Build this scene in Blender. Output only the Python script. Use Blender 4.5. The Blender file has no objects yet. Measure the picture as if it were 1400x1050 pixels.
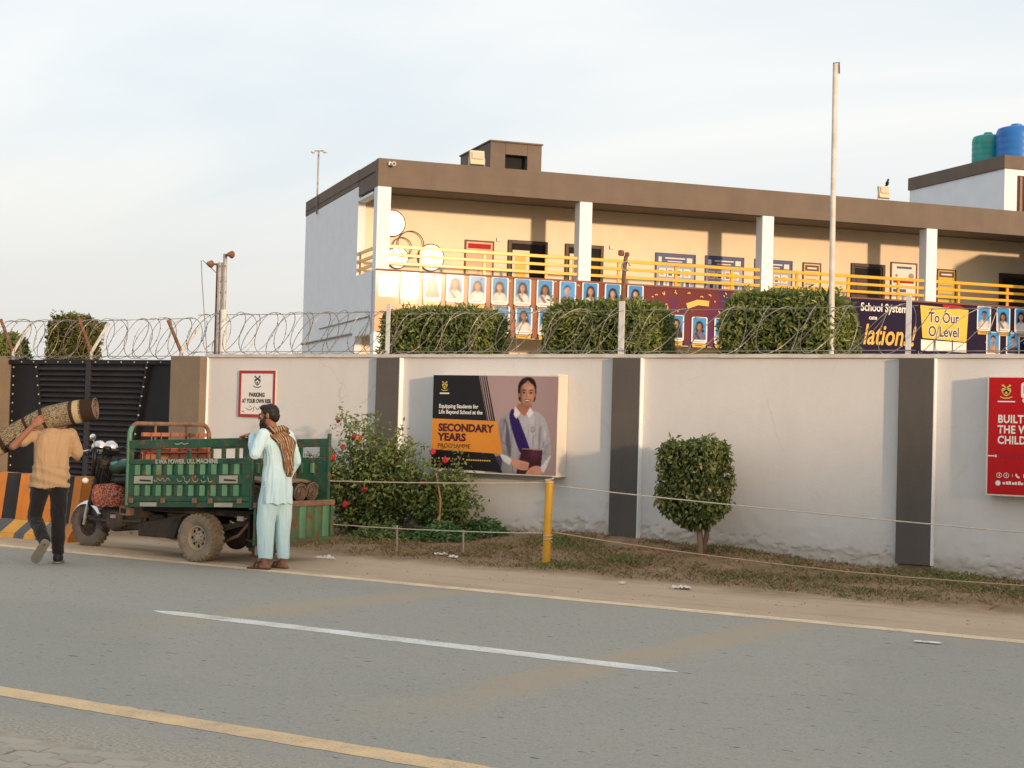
import bpy, bmesh, math, random
import numpy as np
from mathutils import Vector, Matrix, noise
random.seed(7); RNG = np.random.default_rng(11)
SC = bpy.context.scene
COL = SC.collection

# ------------------------------------------------------------------ camera, light, exposure
CAM_YAW, CAM_PITCH, CAM_ROLL = math.radians(-31.7529), math.radians(1.452), math.radians(1.5548)
FPX, CAM_H = 2141.72, 1.6
def cam_axes():
    y, p, r = CAM_YAW, CAM_PITCH, CAM_ROLL
    f = Vector((math.sin(y)*math.cos(p), math.cos(y)*math.cos(p), math.sin(p)))
    rt = Vector((math.cos(y), -math.sin(y), 0)); up = rt.cross(f)
    c, s = math.cos(r), math.sin(r)
    return c*rt + s*up, -s*rt + c*up, f
RT, UP, FW = cam_axes()
cd = bpy.data.cameras.new('camera'); cam = bpy.data.objects.new('camera', cd); COL.objects.link(cam)
cam.matrix_world = Matrix(((RT.x, UP.x, -FW.x, 0), (RT.y, UP.y, -FW.y, 0), (RT.z, UP.z, -FW.z, CAM_H), (0, 0, 0, 1)))
cd.sensor_fit = 'HORIZONTAL'; cd.sensor_width = 36.0; cd.lens = FPX/1400*36.0; cd.clip_end = 5000; cd.clip_start = 0.1
SC.camera = cam

SUN_AZ, SUN_EL = -24.0, 6.6          # degrees from +X (negative: in front of the wall), and above the horizon
sd = Vector((math.cos(math.radians(SUN_AZ))*math.cos(math.radians(SUN_EL)), math.sin(math.radians(SUN_AZ))*math.cos(math.radians(SUN_EL)), math.sin(math.radians(SUN_EL))))
sl = bpy.data.lights.new('sun', 'SUN'); sl.energy = 2.95; sl.angle = math.radians(2.0); sl.color = (1.0, 0.68, 0.42)
so = bpy.data.objects.new('sun', sl); COL.objects.link(so); so.rotation_euler = sd.to_track_quat('Z', 'Y').to_euler()

w = bpy.data.worlds.new('World'); SC.world = w; w.use_nodes = True
nt = w.node_tree; nt.nodes.clear()
def wn(t, **k):
    n = nt.nodes.new(t)
    for a, b in k.items(): setattr(n, a, b)
    return n
wout = wn('ShaderNodeOutputWorld'); bg = wn('ShaderNodeBackground'); bg.inputs['Strength'].default_value = 0.1
sky = wn('ShaderNodeTexSky', sky_type='NISHITA', sun_disc=False, sun_elevation=math.radians(SUN_EL), sun_rotation=math.radians(90-SUN_AZ), altitude=200, air_density=1.0, dust_density=6.0, ozone_density=1.0)
tc = wn('ShaderNodeTexCoord'); sep = wn('ShaderNodeSeparateXYZ'); nt.links.new(tc.outputs['Generated'], sep.inputs[0])
# thin high cloud: direction projected on a plane high above, stretched noise
dv = wn('ShaderNodeMath', operation='MAXIMUM'); nt.links.new(sep.outputs['Z'], dv.inputs[0]); dv.inputs[1].default_value = 0.0
ad = wn('ShaderNodeMath', operation='ADD'); nt.links.new(dv.outputs[0], ad.inputs[0]); ad.inputs[1].default_value = 0.16
q1 = wn('ShaderNodeMath', operation='DIVIDE'); nt.links.new(sep.outputs['X'], q1.inputs[0]); nt.links.new(ad.outputs[0], q1.inputs[1])
q2 = wn('ShaderNodeMath', operation='DIVIDE'); nt.links.new(sep.outputs['Y'], q2.inputs[0]); nt.links.new(ad.outputs[0], q2.inputs[1])
cb = wn('ShaderNodeCombineXYZ'); nt.links.new(q1.outputs[0], cb.inputs[0]); nt.links.new(q2.outputs[0], cb.inputs[1])
mp = wn('ShaderNodeMapping'); mp.inputs['Rotation'].default_value = (0, 0, -1.0); mp.inputs['Scale'].default_value = (0.42, 1.15, 1); mp.inputs['Location'].default_value = (0.3, 0.2, 0)
nt.links.new(cb.outputs[0], mp.inputs[0])
nz = wn('ShaderNodeTexNoise'); nz.inputs['Scale'].default_value = 1.1; nz.inputs['Detail'].default_value = 5; nz.inputs['Roughness'].default_value = 0.52; nz.inputs['Distortion'].default_value = 0.5
nt.links.new(mp.outputs[0], nz.inputs['Vector'])
cr = wn('ShaderNodeValToRGB'); cr.color_ramp.elements[0].position = 0.38; cr.color_ramp.elements[0].color = (0, 0, 0, 1); cr.color_ramp.elements[1].position = 0.74; cr.color_ramp.elements[1].color = (1, 1, 1, 1)
nt.links.new(nz.outputs['Fac'], cr.inputs[0])
hz = wn('ShaderNodeMix', data_type='RGBA'); hz.inputs['A'].default_value = (6.35, 6.85, 7.4, 1); hz.inputs['B'].default_value = (8.6, 8.3, 7.95, 1)
nt.links.new(cr.outputs[0], hz.inputs['Factor'])
lo = wn('ShaderNodeMapRange'); lo.inputs['From Min'].default_value = 0.0; lo.inputs['From Max'].default_value = 0.22; lo.inputs['To Min'].default_value = 1; lo.inputs['To Max'].default_value = 0
lo.interpolation_type = 'SMOOTHSTEP'; nt.links.new(sep.outputs['Z'], lo.inputs['Value'])
h2 = wn('ShaderNodeMix', data_type='RGBA'); nt.links.new(lo.outputs[0], h2.inputs['Factor']); nt.links.new(hz.outputs['Result'], h2.inputs['A']); h2.inputs['B'].default_value = (6.9, 6.65, 6.4, 1)
mx = wn('ShaderNodeMix', data_type='RGBA', blend_type='ADD'); mx.inputs['Factor'].default_value = 1.0
sk2 = wn('ShaderNodeMix', data_type='RGBA', blend_type='MULTIPLY'); sk2.inputs['Factor'].default_value = 1.0; sk2.inputs['B'].default_value = (.50, .46, .40, 1)
nt.links.new(sky.outputs[0], sk2.inputs['A']); nt.links.new(sk2.outputs['Result'], mx.inputs['A']); nt.links.new(h2.outputs['Result'], mx.inputs['B'])
nt.links.new(mx.outputs['Result'], bg.inputs['Color']); nt.links.new(bg.outputs[0], wout.inputs[0])

SC.view_settings.view_transform = 'Standard'; SC.view_settings.look = 'None'; SC.view_settings.exposure = 0.17; SC.view_settings.gamma = 1.0
try: SC.view_settings.use_curve_mapping = False
except Exception: pass

# ------------------------------------------------------------------ survey: rays of the photograph met with real planes
def ray(x, y): return FW + RT*((x-700)/FPX) + UP*((525-y)/FPX)
CP = Vector((0, 0, CAM_H))
def gz(x, y, z=0.0):
    d = ray(x, y); return CP + d*((z-CAM_H)/d.z)
def gy(x, y, Y):
    d = ray(x, y); return CP + d*(Y/d.y)
BTH = math.radians(50.8053)
BU = Vector((math.cos(BTH), math.sin(BTH), 0)); BV = Vector((-math.sin(BTH), math.cos(BTH), 0))   # along the front, into the building
BC = Vector((-25.195, 33.605, 0))
def bp(x, y, v=0.0):                 # -> (u, z) on the building plane v metres behind the front
    d = ray(x, y); P = BC + BV*v; t = (P-CP).dot(BV)/d.dot(BV); q = CP + d*t - BC
    return q.dot(BU), q.z
def bs(x, y, u=0.0):                 # -> (v, z) on a plane across the building at u
    d = ray(x, y); P = BC + BU*u; t = (P-CP).dot(BU)/d.dot(BU); q = CP + d*t - BC
    return q.dot(BV), q.z

# ------------------------------------------------------------------ object helpers
def wm(o):
    m = Matrix.Identity(4)
    while o is not None:
        m = Matrix.LocRotScale(o.location, o.rotation_euler, o.scale) @ m; o = o.parent
    return m
def thing(name, label, cat, loc=(0, 0, 0), rz=0.0, group=None):
    o = bpy.data.objects.new(name, None); COL.objects.link(o); o.empty_display_size = .2
    o.location = loc; o.rotation_euler = (0, 0, rz); o['label'] = label; o['category'] = cat
    if group: o['group'] = group
    return o
def tag(o, label, cat, group=None):
    o['label'] = label; o['category'] = cat
    if group: o['group'] = group
    return o
def struct(o): o['kind'] = 'structure'; return o
def stuff(o): o['kind'] = 'stuff'; return o
def link(name, me, mats, parent=None):
    if mats is not None and not me.materials:
        for m in (mats if isinstance(mats, (list, tuple)) else [mats]): me.materials.append(m)
    o = bpy.data.objects.new(name, me); COL.objects.link(o); o.parent = parent; return o
def copy_tree(o, parent=None):
    c = o.copy(); COL.objects.link(c); c.parent = parent
    for ch in o.children: copy_tree(ch, c)
    return c

class MB:
    def __init__(s): s.v = []; s.f = []; s.m = []; s.cm = 0; s.tint = None
    def add(s, vs, fs):
        b = len(s.v); s.v.extend([tuple(q) for q in vs]); s.f.extend([tuple(b+i for i in f) for f in fs]); s.m.extend([s.cm]*len(fs)); return s
    def box(s, c, sz, M=None, taper=None):
        x, y, z = sz[0]/2, sz[1]/2, sz[2]/2; t = taper or 1.0
        pts = [Vector(p) for p in ((-x,-y,-z),(x,-y,-z),(x,y,-z),(-x,y,-z),(-x*t,-y*t,z),(x*t,-y*t,z),(x*t,y*t,z),(-x*t,y*t,z))]
        c = Vector(c)
        if M is not None: pts = [M @ p for p in pts]
        return s.add([p+c for p in pts], [(3,2,1,0),(4,5,6,7),(0,1,5,4),(1,2,6,5),(2,3,7,6),(3,0,4,7)])
    def bx(s, x0, x1, y0, y1, z0, z1): return s.box(((x0+x1)/2, (y0+y1)/2, (z0+z1)/2), (x1-x0, y1-y0, z1-z0))
    def hexa(s, p): return s.add(p, [(3,2,1,0),(4,5,6,7),(0,1,5,4),(1,2,6,5),(2,3,7,6),(3,0,4,7)])
    def prism(s, poly, d, fn):           # poly 2-D (ccw), extruded 0..d; fn(a, b, t) -> point
        n = len(poly)
        vs = [fn(a, b, 0) for a, b in poly] + [fn(a, b, d) for a, b in poly]
        return s.add(vs, [tuple(range(n)), tuple(reversed(range(n, 2*n)))] + [(i, i+n, (i+1) % n + n, (i+1) % n) for i in range(n)])
    def tube(s, pts, r, n=8, closed=False, caps=True, squash=None):
        pts = [Vector(p) for p in pts]; N = len(pts); rs = r if isinstance(r, (list, tuple)) else [r]*N
        vs = []; fs = []; pu = None
        for i, p in enumerate(pts):
            a = pts[i-1] if (i > 0 or closed) else p; b = pts[(i+1) % N] if (i < N-1 or closed) else p
            t = (b-a).normalized()
            if pu is None:
                pu = t.orthogonal().normalized() if abs(t.z) > .9 else t.cross(Vector((0,0,1))).normalized()
            u = (pu - t*pu.dot(t)); u = u.normalized() if u.length > 1e-6 else t.orthogonal().normalized(); pu = u; w2 = t.cross(u)
            for k in range(n):
                an = 2*math.pi*k/n; q = (squash or 1.0)
                vs.append(p + u*math.cos(an)*rs[i] + w2*math.sin(an)*rs[i]*q)
        for i in range(N if closed else N-1):
            j = (i+1) % N
            for k in range(n): fs.append((i*n+k, i*n+(k+1) % n, j*n+(k+1) % n, j*n+k))
        if caps and not closed: fs.append(tuple(reversed(range(n)))); fs.append(tuple((N-1)*n+k for k in range(n)))
        return s.add(vs, fs)
    def lathe(s, prof, n=24, c=(0,0,0), axis='z', cap=True):
        vs = []; fs = []; c = Vector(c); N = len(prof)
        for r, h in prof:
            for k in range(n):
                a = 2*math.pi*k/n; p = (r*math.cos(a), r*math.sin(a), h)
                if axis == 'y': p = (p[0], h, p[1])
                if axis == 'x': p = (h, p[0], p[1])
                vs.append(c+Vector(p))
        for i in range(N-1):
            for k in range(n): fs.append((i*n+k, i*n+(k+1) % n, (i+1)*n+(k+1) % n, (i+1)*n+k))
        if cap: fs.append(tuple(reversed(range(n)))); fs.append(tuple((N-1)*n+k for k in range(n)))
        return s.add(vs, fs)
    def ball(s, c, r, nu=14, nv=9, M=None):
        c = Vector(c); r = (r, r, r) if not isinstance(r, (tuple, list)) else r
        vs = []; fs = []
        for j in range(1, nv):
            ph = math.pi*j/nv
            for i in range(nu):
                a = 2*math.pi*i/nu; p = Vector((r[0]*math.sin(ph)*math.cos(a), r[1]*math.sin(ph)*math.sin(a), r[2]*math.cos(ph)))
                vs.append(c + (M @ p if M is not None else p))
        top = len(vs); p = Vector((0,0,r[2])); vs.append(c+(M @ p if M is not None else p)); p = -p; vs.append(c+(M @ p if M is not None else p))
        for j in range(nv-2):
            for i in range(nu): fs.append((j*nu+i, (j+1)*nu+i, (j+1)*nu+(i+1) % nu, j*nu+(i+1) % nu))
        for i in range(nu): fs.append((top, i, (i+1) % nu)); fs.append((top+1, (nv-2)*nu+(i+1) % nu, (nv-2)*nu+i))
        return s.add(vs, fs)
    def cap(s, p1, p2, r1, r2, n=12):
        p1, p2 = Vector(p1), Vector(p2); s.ball(p1, r1, n, 8); s.ball(p2, r2, n, 8); return s.tube([p1, p2], [r1, r2], n)
    def loft(s, rings, n=24, power=2.0):     # ring: (cx, cy, cz, rx, ry[, tiltx])
        vs = []; fs = []; N = len(rings)
        for R_ in rings:
            cx, cy, cz, rx, ry = R_[:5]; tl = R_[5] if len(R_) > 5 else 0
            for k in range(n):
                a = 2*math.pi*k/n; ca, sa = math.cos(a), math.sin(a); e = 2.0/power
                x = rx*math.copysign(abs(ca)**e, ca); y = ry*math.copysign(abs(sa)**e, sa)
                vs.append((cx+x, cy+y, cz+y*tl))
        for i in range(N-1):
            for k in range(n): fs.append((i*n+k, i*n+(k+1) % n, (i+1)*n+(k+1) % n, (i+1)*n+k))
        fs.append(tuple(reversed(range(n)))); fs.append(tuple((N-1)*n+k for k in range(n)))
        return s.add(vs, fs)
    def grid(s, fn, nu, nv):
        b = [fn(i/nu, j/nv) for j in range(nv+1) for i in range(nu+1)]
        return s.add(b, [(j*(nu+1)+i, j*(nu+1)+i+1, (j+1)*(nu+1)+i+1, (j+1)*(nu+1)+i) for j in range(nv) for i in range(nu)])
    def mesh(s, name, parent=None, world=False, recalc=True):
        me = bpy.data.meshes.new(name); vs = s.v
        if world and parent is not None:
            inv = wm(parent).inverted(); vs = [tuple(inv @ Vector(p)) for p in vs]
        me.from_pydata(vs, [], s.f); me.polygons.foreach_set('material_index', s.m)
        if recalc:
            b = bmesh.new(); b.from_mesh(me); bmesh.ops.recalc_face_normals(b, faces=b.faces); b.to_mesh(me); b.free()
        me.update(); return me
    def build(s, name, mats, parent=None, world=False, smooth=False, bevel=0, recalc=True, seg=2):
        me = s.mesh(name, parent, world, recalc); o = link(name, me, mats, parent)
        if smooth:
            me.polygons.foreach_set('use_smooth', [True]*len(me.polygons))
            if smooth is not True:
                me.set_sharp_from_angle(angle=math.radians(smooth))
        if bevel:
            m = o.modifiers.new('bevel', 'BEVEL'); m.width = bevel; m.segments = seg; m.limit_method = 'ANGLE'; m.angle_limit = math.radians(35)
        return o

# ------------------------------------------------------------------ materials
def lin(r, g, b):
    f = lambda c: (c/255/12.92) if c/255 <= .04045 else ((c/255+.055)/1.055)**2.4
    return (f(r), f(g), f(b), 1)
def c4(c): return tuple(c)+(1,) if len(c) == 3 else tuple(c)
class N:
    def __init__(s, name):
        s.mat = bpy.data.materials.new(name); s.mat.use_nodes = True; s.t = s.mat.node_tree; s.t.nodes.clear()
        s.out = s.n('ShaderNodeOutputMaterial'); s.b = s.n('ShaderNodeBsdfPrincipled'); s.l(s.b.outputs[0], s.out.inputs[0])
    def n(s, t, ins=None, **k):
        x = s.t.nodes.new(t)
        for a, b in k.items(): setattr(x, a, b)
        for a, b in (ins or {}).items(): s.put(x.inputs[a], b)
        return x
    def l(s, a, b): s.t.links.new(a, b)
    def put(s, i, v):
        if isinstance(v, bpy.types.NodeSocket): s.l(v, i)
        else: i.default_value = v
    def obj(s): return s.n('ShaderNodeTexCoord').outputs['Object']
    def map(s, sc=(1,1,1), v=None, rot=(0,0,0), loc=(0,0,0)):
        return s.n('ShaderNodeMapping', {'Vector': v or s.obj(), 'Scale': sc, 'Rotation': rot, 'Location': loc}).outputs[0]
    def noise(s, scale, detail=5, rough=.55, v=None, dist=0): return s.n('ShaderNodeTexNoise', {'Vector': v or s.obj(), 'Scale': scale, 'Detail': detail, 'Roughness': rough, 'Distortion': dist}).outputs['Fac']
    def ramp(s, f, a, b, ca=(0,0,0,1), cb=(1,1,1,1)):
        x = s.n('ShaderNodeValToRGB', {0: f}); e = x.color_ramp.elements; e[0].position = a; e[1].position = b; e[0].color = ca; e[1].color = cb; return x.outputs[0]
    def mix(s, f, a, b, bt='MIX'):
        x = s.n('ShaderNodeMix', data_type='RGBA', blend_type=bt); s.put(x.inputs['Factor'], f); s.put(x.inputs['A'], a); s.put(x.inputs['B'], b); return x.outputs['Result']
    def math(s, op, a, b=0.0, c=0.0):
        x = s.n('ShaderNodeMath', operation=op); s.put(x.inputs[0], a); s.put(x.inputs[1], b)
        if len(x.inputs) > 2: s.put(x.inputs[2], c)
        return x.outputs[0]
    def mr(s, v, a, b, c=0.0, d=1.0, it='SMOOTHSTEP'): return s.n('ShaderNodeMapRange', {'Value': v, 'From Min': a, 'From Max': b, 'To Min': c, 'To Max': d}, interpolation_type=it).outputs[0]
    def sep(s, v): return s.n('ShaderNodeSeparateXYZ', {0: v}).outputs
    def attr(s, name): return s.n('ShaderNodeAttribute', attribute_name=name).outputs
    def bump(s, h, st=.3, d=.01): 
        o = s.n('ShaderNodeBump', {'Height': h, 'Strength': st, 'Distance': d}); s.l(o.outputs[0], s.b.inputs['Normal'])
    def fin(s, col, rough=.7, metal=0.0, spec=.35):
        s.put(s.b.inputs['Base Color'], col); s.put(s.b.inputs['Roughness'], rough); s.put(s.b.inputs['Metallic'], metal); s.put(s.b.inputs['Specular IOR Level'], spec); return s.mat
def scl(c, k): return (min(1, c[0]*k), min(1, c[1]*k), min(1, c[2]*k), 1)
def plain(name, col, rough=.7, var=.14, scale=6.0, bump=0.0, bscale=90.0, metal=0.0, spec=.35, dirt=None, dcol=(.16,.13,.09,1), dscale=3.0, rust=0.0):
    m = N(name); col = c4(col)
    f = m.noise(scale, 6, .6); g = m.noise(scale*7, 4, .6)
    c = m.mix(m.ramp(f, .3, .7), scl(col, 1-var), scl(col, 1+var)); c = m.mix(m.math('MULTIPLY', m.ramp(g, .35, .75), var), c, scl(col, .72))
    if dirt: c = m.mix(m.math('MULTIPLY', m.ramp(m.noise(dscale, 8, .65), .45, .72), dirt), c, dcol)
    r = rough
    if rust:
        rm = m.ramp(m.noise(9, 9, .7), .62-rust*.2, .68-rust*.2); c = m.mix(rm, c, m.mix(m.noise(40), (.10,.045,.022,1), (.22,.10,.05,1))); r = m.mr(rm, 0, 1, rough, .9)
    if bump: m.bump(m.noise(bscale, 5, .6), bump, .006)
    return m.fin(c, r, metal, spec)
# ------------------------------------------------------------------ colours
M = {}
def weathered(name, col):
    m = N(name); col = c4(col); run = m.noise(2.2, 8, .65, v=m.map((1, 1, .10))); lvl = m.noise(1.1, 8, .6, v=m.map((.15, .15, 3))); f = m.noise(1.3, 7, .6); g = m.noise(30, 6, .7)
    c = m.mix(m.ramp(f, .3, .7), scl(col, .90), scl(col, 1.10)); c = m.mix(m.math('MULTIPLY', m.ramp(run, .50, .72), .35), c, scl(col, .70)); c = m.mix(m.math('MULTIPLY', m.ramp(lvl, .56, .70), .30), c, scl(col, 1.35)); c = m.mix(m.math('MULTIPLY', m.ramp(g, .62, .75), .4), c, scl(col, 1.5))
    m.bump(m.math('ADD', m.noise(14, 6, .6), g), .25, .01); return m.fin(c, .8, 0, .2)
M['brown'] = weathered('brown_grey_paint', (.170,.136,.108)); M['pilaster'] = weathered('charcoal_brown_paint', (.105,.095,.086))
M['tan'] = plain('tan_paint', (.20,.155,.11), .75, .10, 3, .2, 60)
M['white_paint'] = plain('white_paint', (.79,.83,.87), .7, .04, 2)
M['cream_paint'] = plain('cream_paint', (.69,.59,.43), .42, .05, 2)
M['grey_paint'] = plain('pale_grey_paint', (.50,.50,.50), .7, .05, 1.5); M['soffit'] = plain('brown_soffit', (.20,.155,.115), .8, .08, 2)  # soffit in one even, darker brown
M['white_metal'] = plain('white_metal', (.70,.69,.66), .45, .06, 5, 0, dirt=.4, dcol=(.3,.25,.18,1))
M['black_sheet'] = plain('black_sheet_metal', (.008,.008,.011), .5, .25, 4, .08, 30, dirt=.08, dcol=(.08,.07,.06,1))
M['slat'] = plain('dark_slat_metal', (.028,.027,.031), .5, .2, 4, 0, dirt=.12, dcol=(.12,.10,.08,1))
M['yellow'] = plain('yellow_paint', (.70,.37,.03), .5, .12, 5, 0, dirt=.25, dcol=(.3,.2,.08,1))
M['rail_yellow'] = plain('rail_yellow_paint', (.80,.42,.05), .22, .08, 4, spec=.12)
M['steel'] = plain('galvanised_steel', (.42,.41,.39), .5, .2, 10, 0, metal=.4, rust=.3)
M['wire'] = plain('razor_wire_steel', (.30,.275,.245), .5, .25, 6, 0, metal=.5)
M['rust'] = plain('rusty_iron', (.20,.10,.055), .9, .35, 14, .4, 50)
M['dark_wood'] = plain('dark_brown_door', (.055,.03,.022), .5, .2, 5)
M['dark'] = plain('dark_recess', (.012,.012,.013), .8, .2, 5)
M['black'] = plain('black_print', (.008,.007,.008), .45, .1, 5)
M['white'] = plain('white_print', (.74,.73,.70), .5, .03, 5)
M['orange'] = plain('orange_print', (.64,.24,.025), .5, .05, 5)
M['maroon'] = plain('maroon_print', (.075,.010,.018), .5, .05, 5)
M['mauve'] = plain('mauve_print', (.33,.235,.235), .5, .06, 1.2)
M['sign_red'] = plain('sign_red', (.43,.010,.014), .55, .06, 4, spec=.15)
M['crest_yellow'] = plain('crest_yellow', (.62,.47,.10), .5, .05, 4)
M['grey_print'] = plain('grey_print', (.28,.27,.27), .5, .05, 4)
M['navy'] = plain('navy_print', (.014,.013,.07), .4, .2, 1.3)
M['card_blue'] = plain('card_blue', (.06,.26,.58), .45, .08, 2)
M['gold'] = plain('gold_print', (.66,.40,.06), .45, .1, 4)
M['skin_print'] = plain('skin_print', (.40,.22,.15), .5, .08, 6)
M['hair_print'] = plain('hair_print', (.02,.014,.013), .5, .1, 6)
M['shirt_print'] = plain('shirt_print', (.42,.41,.44), .5, .1, 30)
M['indigo'] = plain('indigo_print', (.03,.016,.10), .5, .15, 9)
M['folder'] = plain('folder_print', (.05,.018,.026), .5, .1, 9)

def soil_mat():
    m = N('verge_soil'); P = m.obj(); s = m.sep(P)
    big = m.noise(.9, 8, .62); mid = m.noise(7, 7, .65); fine = m.noise(60, 6, .7); vf = m.noise(240, 3, .7)
    dust = m.mix(m.ramp(big, .35, .7), (.62,.47,.325,1), (.54,.405,.28,1))
    soil = m.mix(m.ramp(mid, .3, .7), (.27,.175,.105,1), (.42,.29,.18,1))
    y = m.math('ADD', s['Y'], m.math('MULTIPLY', m.math('SUBTRACT', m.noise(1.6, 7, .65), .5), 1.0))
    k = m.mr(y, 14.05, 14.75); c = m.mix(k, dust, soil)
    green = m.math('MULTIPLY', m.ramp(m.noise(1.3, 8, .7), .50, .68), k)
    c = m.mix(m.math('MULTIPLY', green, .55), c, (.12,.115,.045,1))
    c = m.mix(m.math('MULTIPLY', m.ramp(fine, .48, .75), m.mr(k, 0, 1, .22, .5)), c, scl((.2,.13,.08), .55))
    c = m.mix(m.math('MULTIPLY', m.ramp(vf, .6, .75), .35), c, (.48,.38,.27,1))
    rut = m.noise(1.0, 7, .65, v=m.map((.22, 3.4, 1), rot=(0, 0, .03))); c = m.mix(m.math('MULTIPLY', m.ramp(rut, .50, .68), .42), c, (.30,.20,.125,1)); c = m.mix(m.math('MULTIPLY', m.ramp(m.noise(2.2, 8, .7), .55, .72), .35), c, (.36,.25,.16,1))
    m.bump(m.math('ADD', m.math('ADD', m.math('MULTIPLY', fine, 1.0), m.math('MULTIPLY', mid, 2.0)), m.math('MULTIPLY', rut, 3.0)), .8, .02)
    return m.fin(c, .95, 0, .12)
def road_mat():
    m = N('asphalt'); P = m.obj(); s = m.sep(P)
    st = m.n('ShaderNodeTexVoronoi', {'Vector': P, 'Scale': 70.0}).outputs['Color']
    sv = m.sep(st)['X']
    big = m.noise(.35, 8, .6); mid = m.noise(3, 8, .65); fine = m.noise(120, 4, .7)
    streak = m.noise(1.0, 7, .6, v=m.map((.12, 2.2, 1)))
    c = m.mix(m.ramp(big, .35, .68), (.243,.236,.203,1), (.296,.282,.242,1))
    c = m.mix(m.math('MULTIPLY', m.ramp(streak, .42, .72), .38), c, (.31,.275,.225,1))
    c = m.mix(m.math('MULTIPLY', m.ramp(mid, .5, .8), .30), c, (.215,.215,.20,1))
    c = m.mix(m.mr(sv, .80, 1.0, 0, .22), c, (.45,.43,.39,1)); c = m.mix(m.mr(sv, 0.0, .26, .42, 0), c, (.13,.13,.12,1))
    c = m.mix(m.math('MULTIPLY', m.ramp(fine, .55, .72), .32), c, (.15,.145,.125,1)); s2 = m.noise(15, 5, .8, v=m.map((1, 1.5, 1))); c = m.mix(m.math('MULTIPLY', m.ramp(s2, .56, .64), .50), c, (.12,.115,.095,1)); c = m.mix(m.math('MULTIPLY', m.ramp(s2, .42, .34), .25), c, (.44,.41,.34,1)); sp = m.noise(34, 6, .8); c = m.mix(m.math('MULTIPLY', m.ramp(sp, .53, .62), .70), c, (.135,.128,.105,1)); c = m.mix(m.math('MULTIPLY', m.ramp(sp, .45, .32), .34), c, (.50,.465,.39,1))
    # small dark pits and scuffs
    pit = m.ramp(m.noise(9, 3, .5, v=m.map((1, 2.6, 1))), .675, .70); c = m.mix(m.math('MULTIPLY', pit, .8), c, (.075,.075,.07,1)); sc_ = m.ramp(m.noise(16, 4, .6, v=m.map((.35, 1.4, 1), rot=(0, 0, .15))), .66, .70); c = m.mix(m.math('MULTIPLY', sc_, .6), c, (.09,.088,.08,1)); lt = m.ramp(m.noise(38, 2, .5), .70, .73); c = m.mix(m.math('MULTIPLY', lt, .7), c, (.62,.59,.52,1)); pt = m.ramp(m.noise(.16, 3, .4, dist=1.2), .50, .54); c = m.mix(m.math('MULTIPLY', pt, .14), c, (.22,.22,.20,1))
    # dust trails left by wheels turning across the road, and dust along the edges
    wob = m.math('MULTIPLY', m.math('SUBTRACT', m.noise(1.1, 6, .6), .5), .55)
    for (a, b, wd, k) in ((gz(560, 968), gz(1100, 850), .30, .72), (gz(240, 850), gz(625, 806), .42, .62)):
        L = (b-a).length; dx, dy = (b.x-a.x)/L, (b.y-a.y)/L
        rx = m.math('SUBTRACT', s['X'], a.x); ry = m.math('SUBTRACT', s['Y'], a.y)
        al = m.math('ADD', m.math('MULTIPLY', rx, dx), m.math('MULTIPLY', ry, dy))
        ac = m.math('ADD', m.math('SUBTRACT', m.math('MULTIPLY', rx, dy), m.math('MULTIPLY', ry, dx)), wob)
        f = m.math('MULTIPLY', m.mr(m.math('ABSOLUTE', ac), wd*1.15, wd*.3), m.math('MULTIPLY', m.mr(al, -1.2, L*.35), m.mr(al, L+.6, L-.4)))
        f = m.math('MULTIPLY', f, m.mr(m.noise(5, 7, .7), .25, .6, .45, 1)); c = m.mix(m.math('MULTIPLY', f, k), c, (.44,.34,.23,1))
    e = m.math('MULTIPLY', m.mr(s['Y'], 11.7, 12.6, 0, 1), m.ramp(m.noise(2.2, 8, .7), .40, .68)); c = m.mix(m.math('MULTIPLY', e, .5), c, (.42,.32,.23,1))
    e2 = m.mr(m.math('ADD', s['Y'], m.math('MULTIPLY', m.math('SUBTRACT', m.noise(1.5, 7, .7), .5), 1.1)), 6.0, 5.35); gv = m.mix(m.ramp(m.noise(48, 5, .75), .42, .62), (.52,.45,.35,1), (.22,.19,.15,1)); c = m.mix(m.math('MULTIPLY', e2, .75), c, gv)
    h = m.math('ADD', m.math('MULTIPLY', sv, .6), m.math('MULTIPLY', fine, .8)); m.bump(h, .55, .01)
    return m.fin(c, .9, 0, .2)
def line_mat(name, col, wear=.5):
    m = N(name); n1 = m.noise(55, 8, .8); n2 = m.noise(3, 6, .6)
    c = m.mix(m.ramp(n2, .3, .75), col, scl(col, .84))
    c = m.mix(m.ramp(m.math('ADD', m.math('MULTIPLY', n1, .75), m.math('MULTIPLY', n2, .35)), .52+.06*(1-wear), .64+.08*(1-wear)), c, (.27,.255,.225,1))
    c = m.mix(m.math('MULTIPLY', m.ramp(m.noise(1.2, 6), .4, .7), .3), c, (.42,.32,.22,1))
    m.bump(m.noise(120, 4), .4, .006); return m.fin(c, .85, 0, .2)
def paver_mat():
    m = N('concrete_paver'); i = m.n('ShaderNodeObjectInfo').outputs['Random']
    c = m.mix(i, (.37,.335,.275,1), (.46,.41,.335,1)); c = m.mix(m.math('MULTIPLY', m.ramp(m.noise(14, 8, .7), .4, .7), .5), c, (.40,.34,.26,1))
    c = m.mix(m.math('MULTIPLY', m.ramp(m.noise(150, 4), .5, .7), .4), c, (.2,.18,.15,1)); m.bump(m.noise(90, 5), .5, .008); return m.fin(c, .92, 0, .15)
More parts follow.
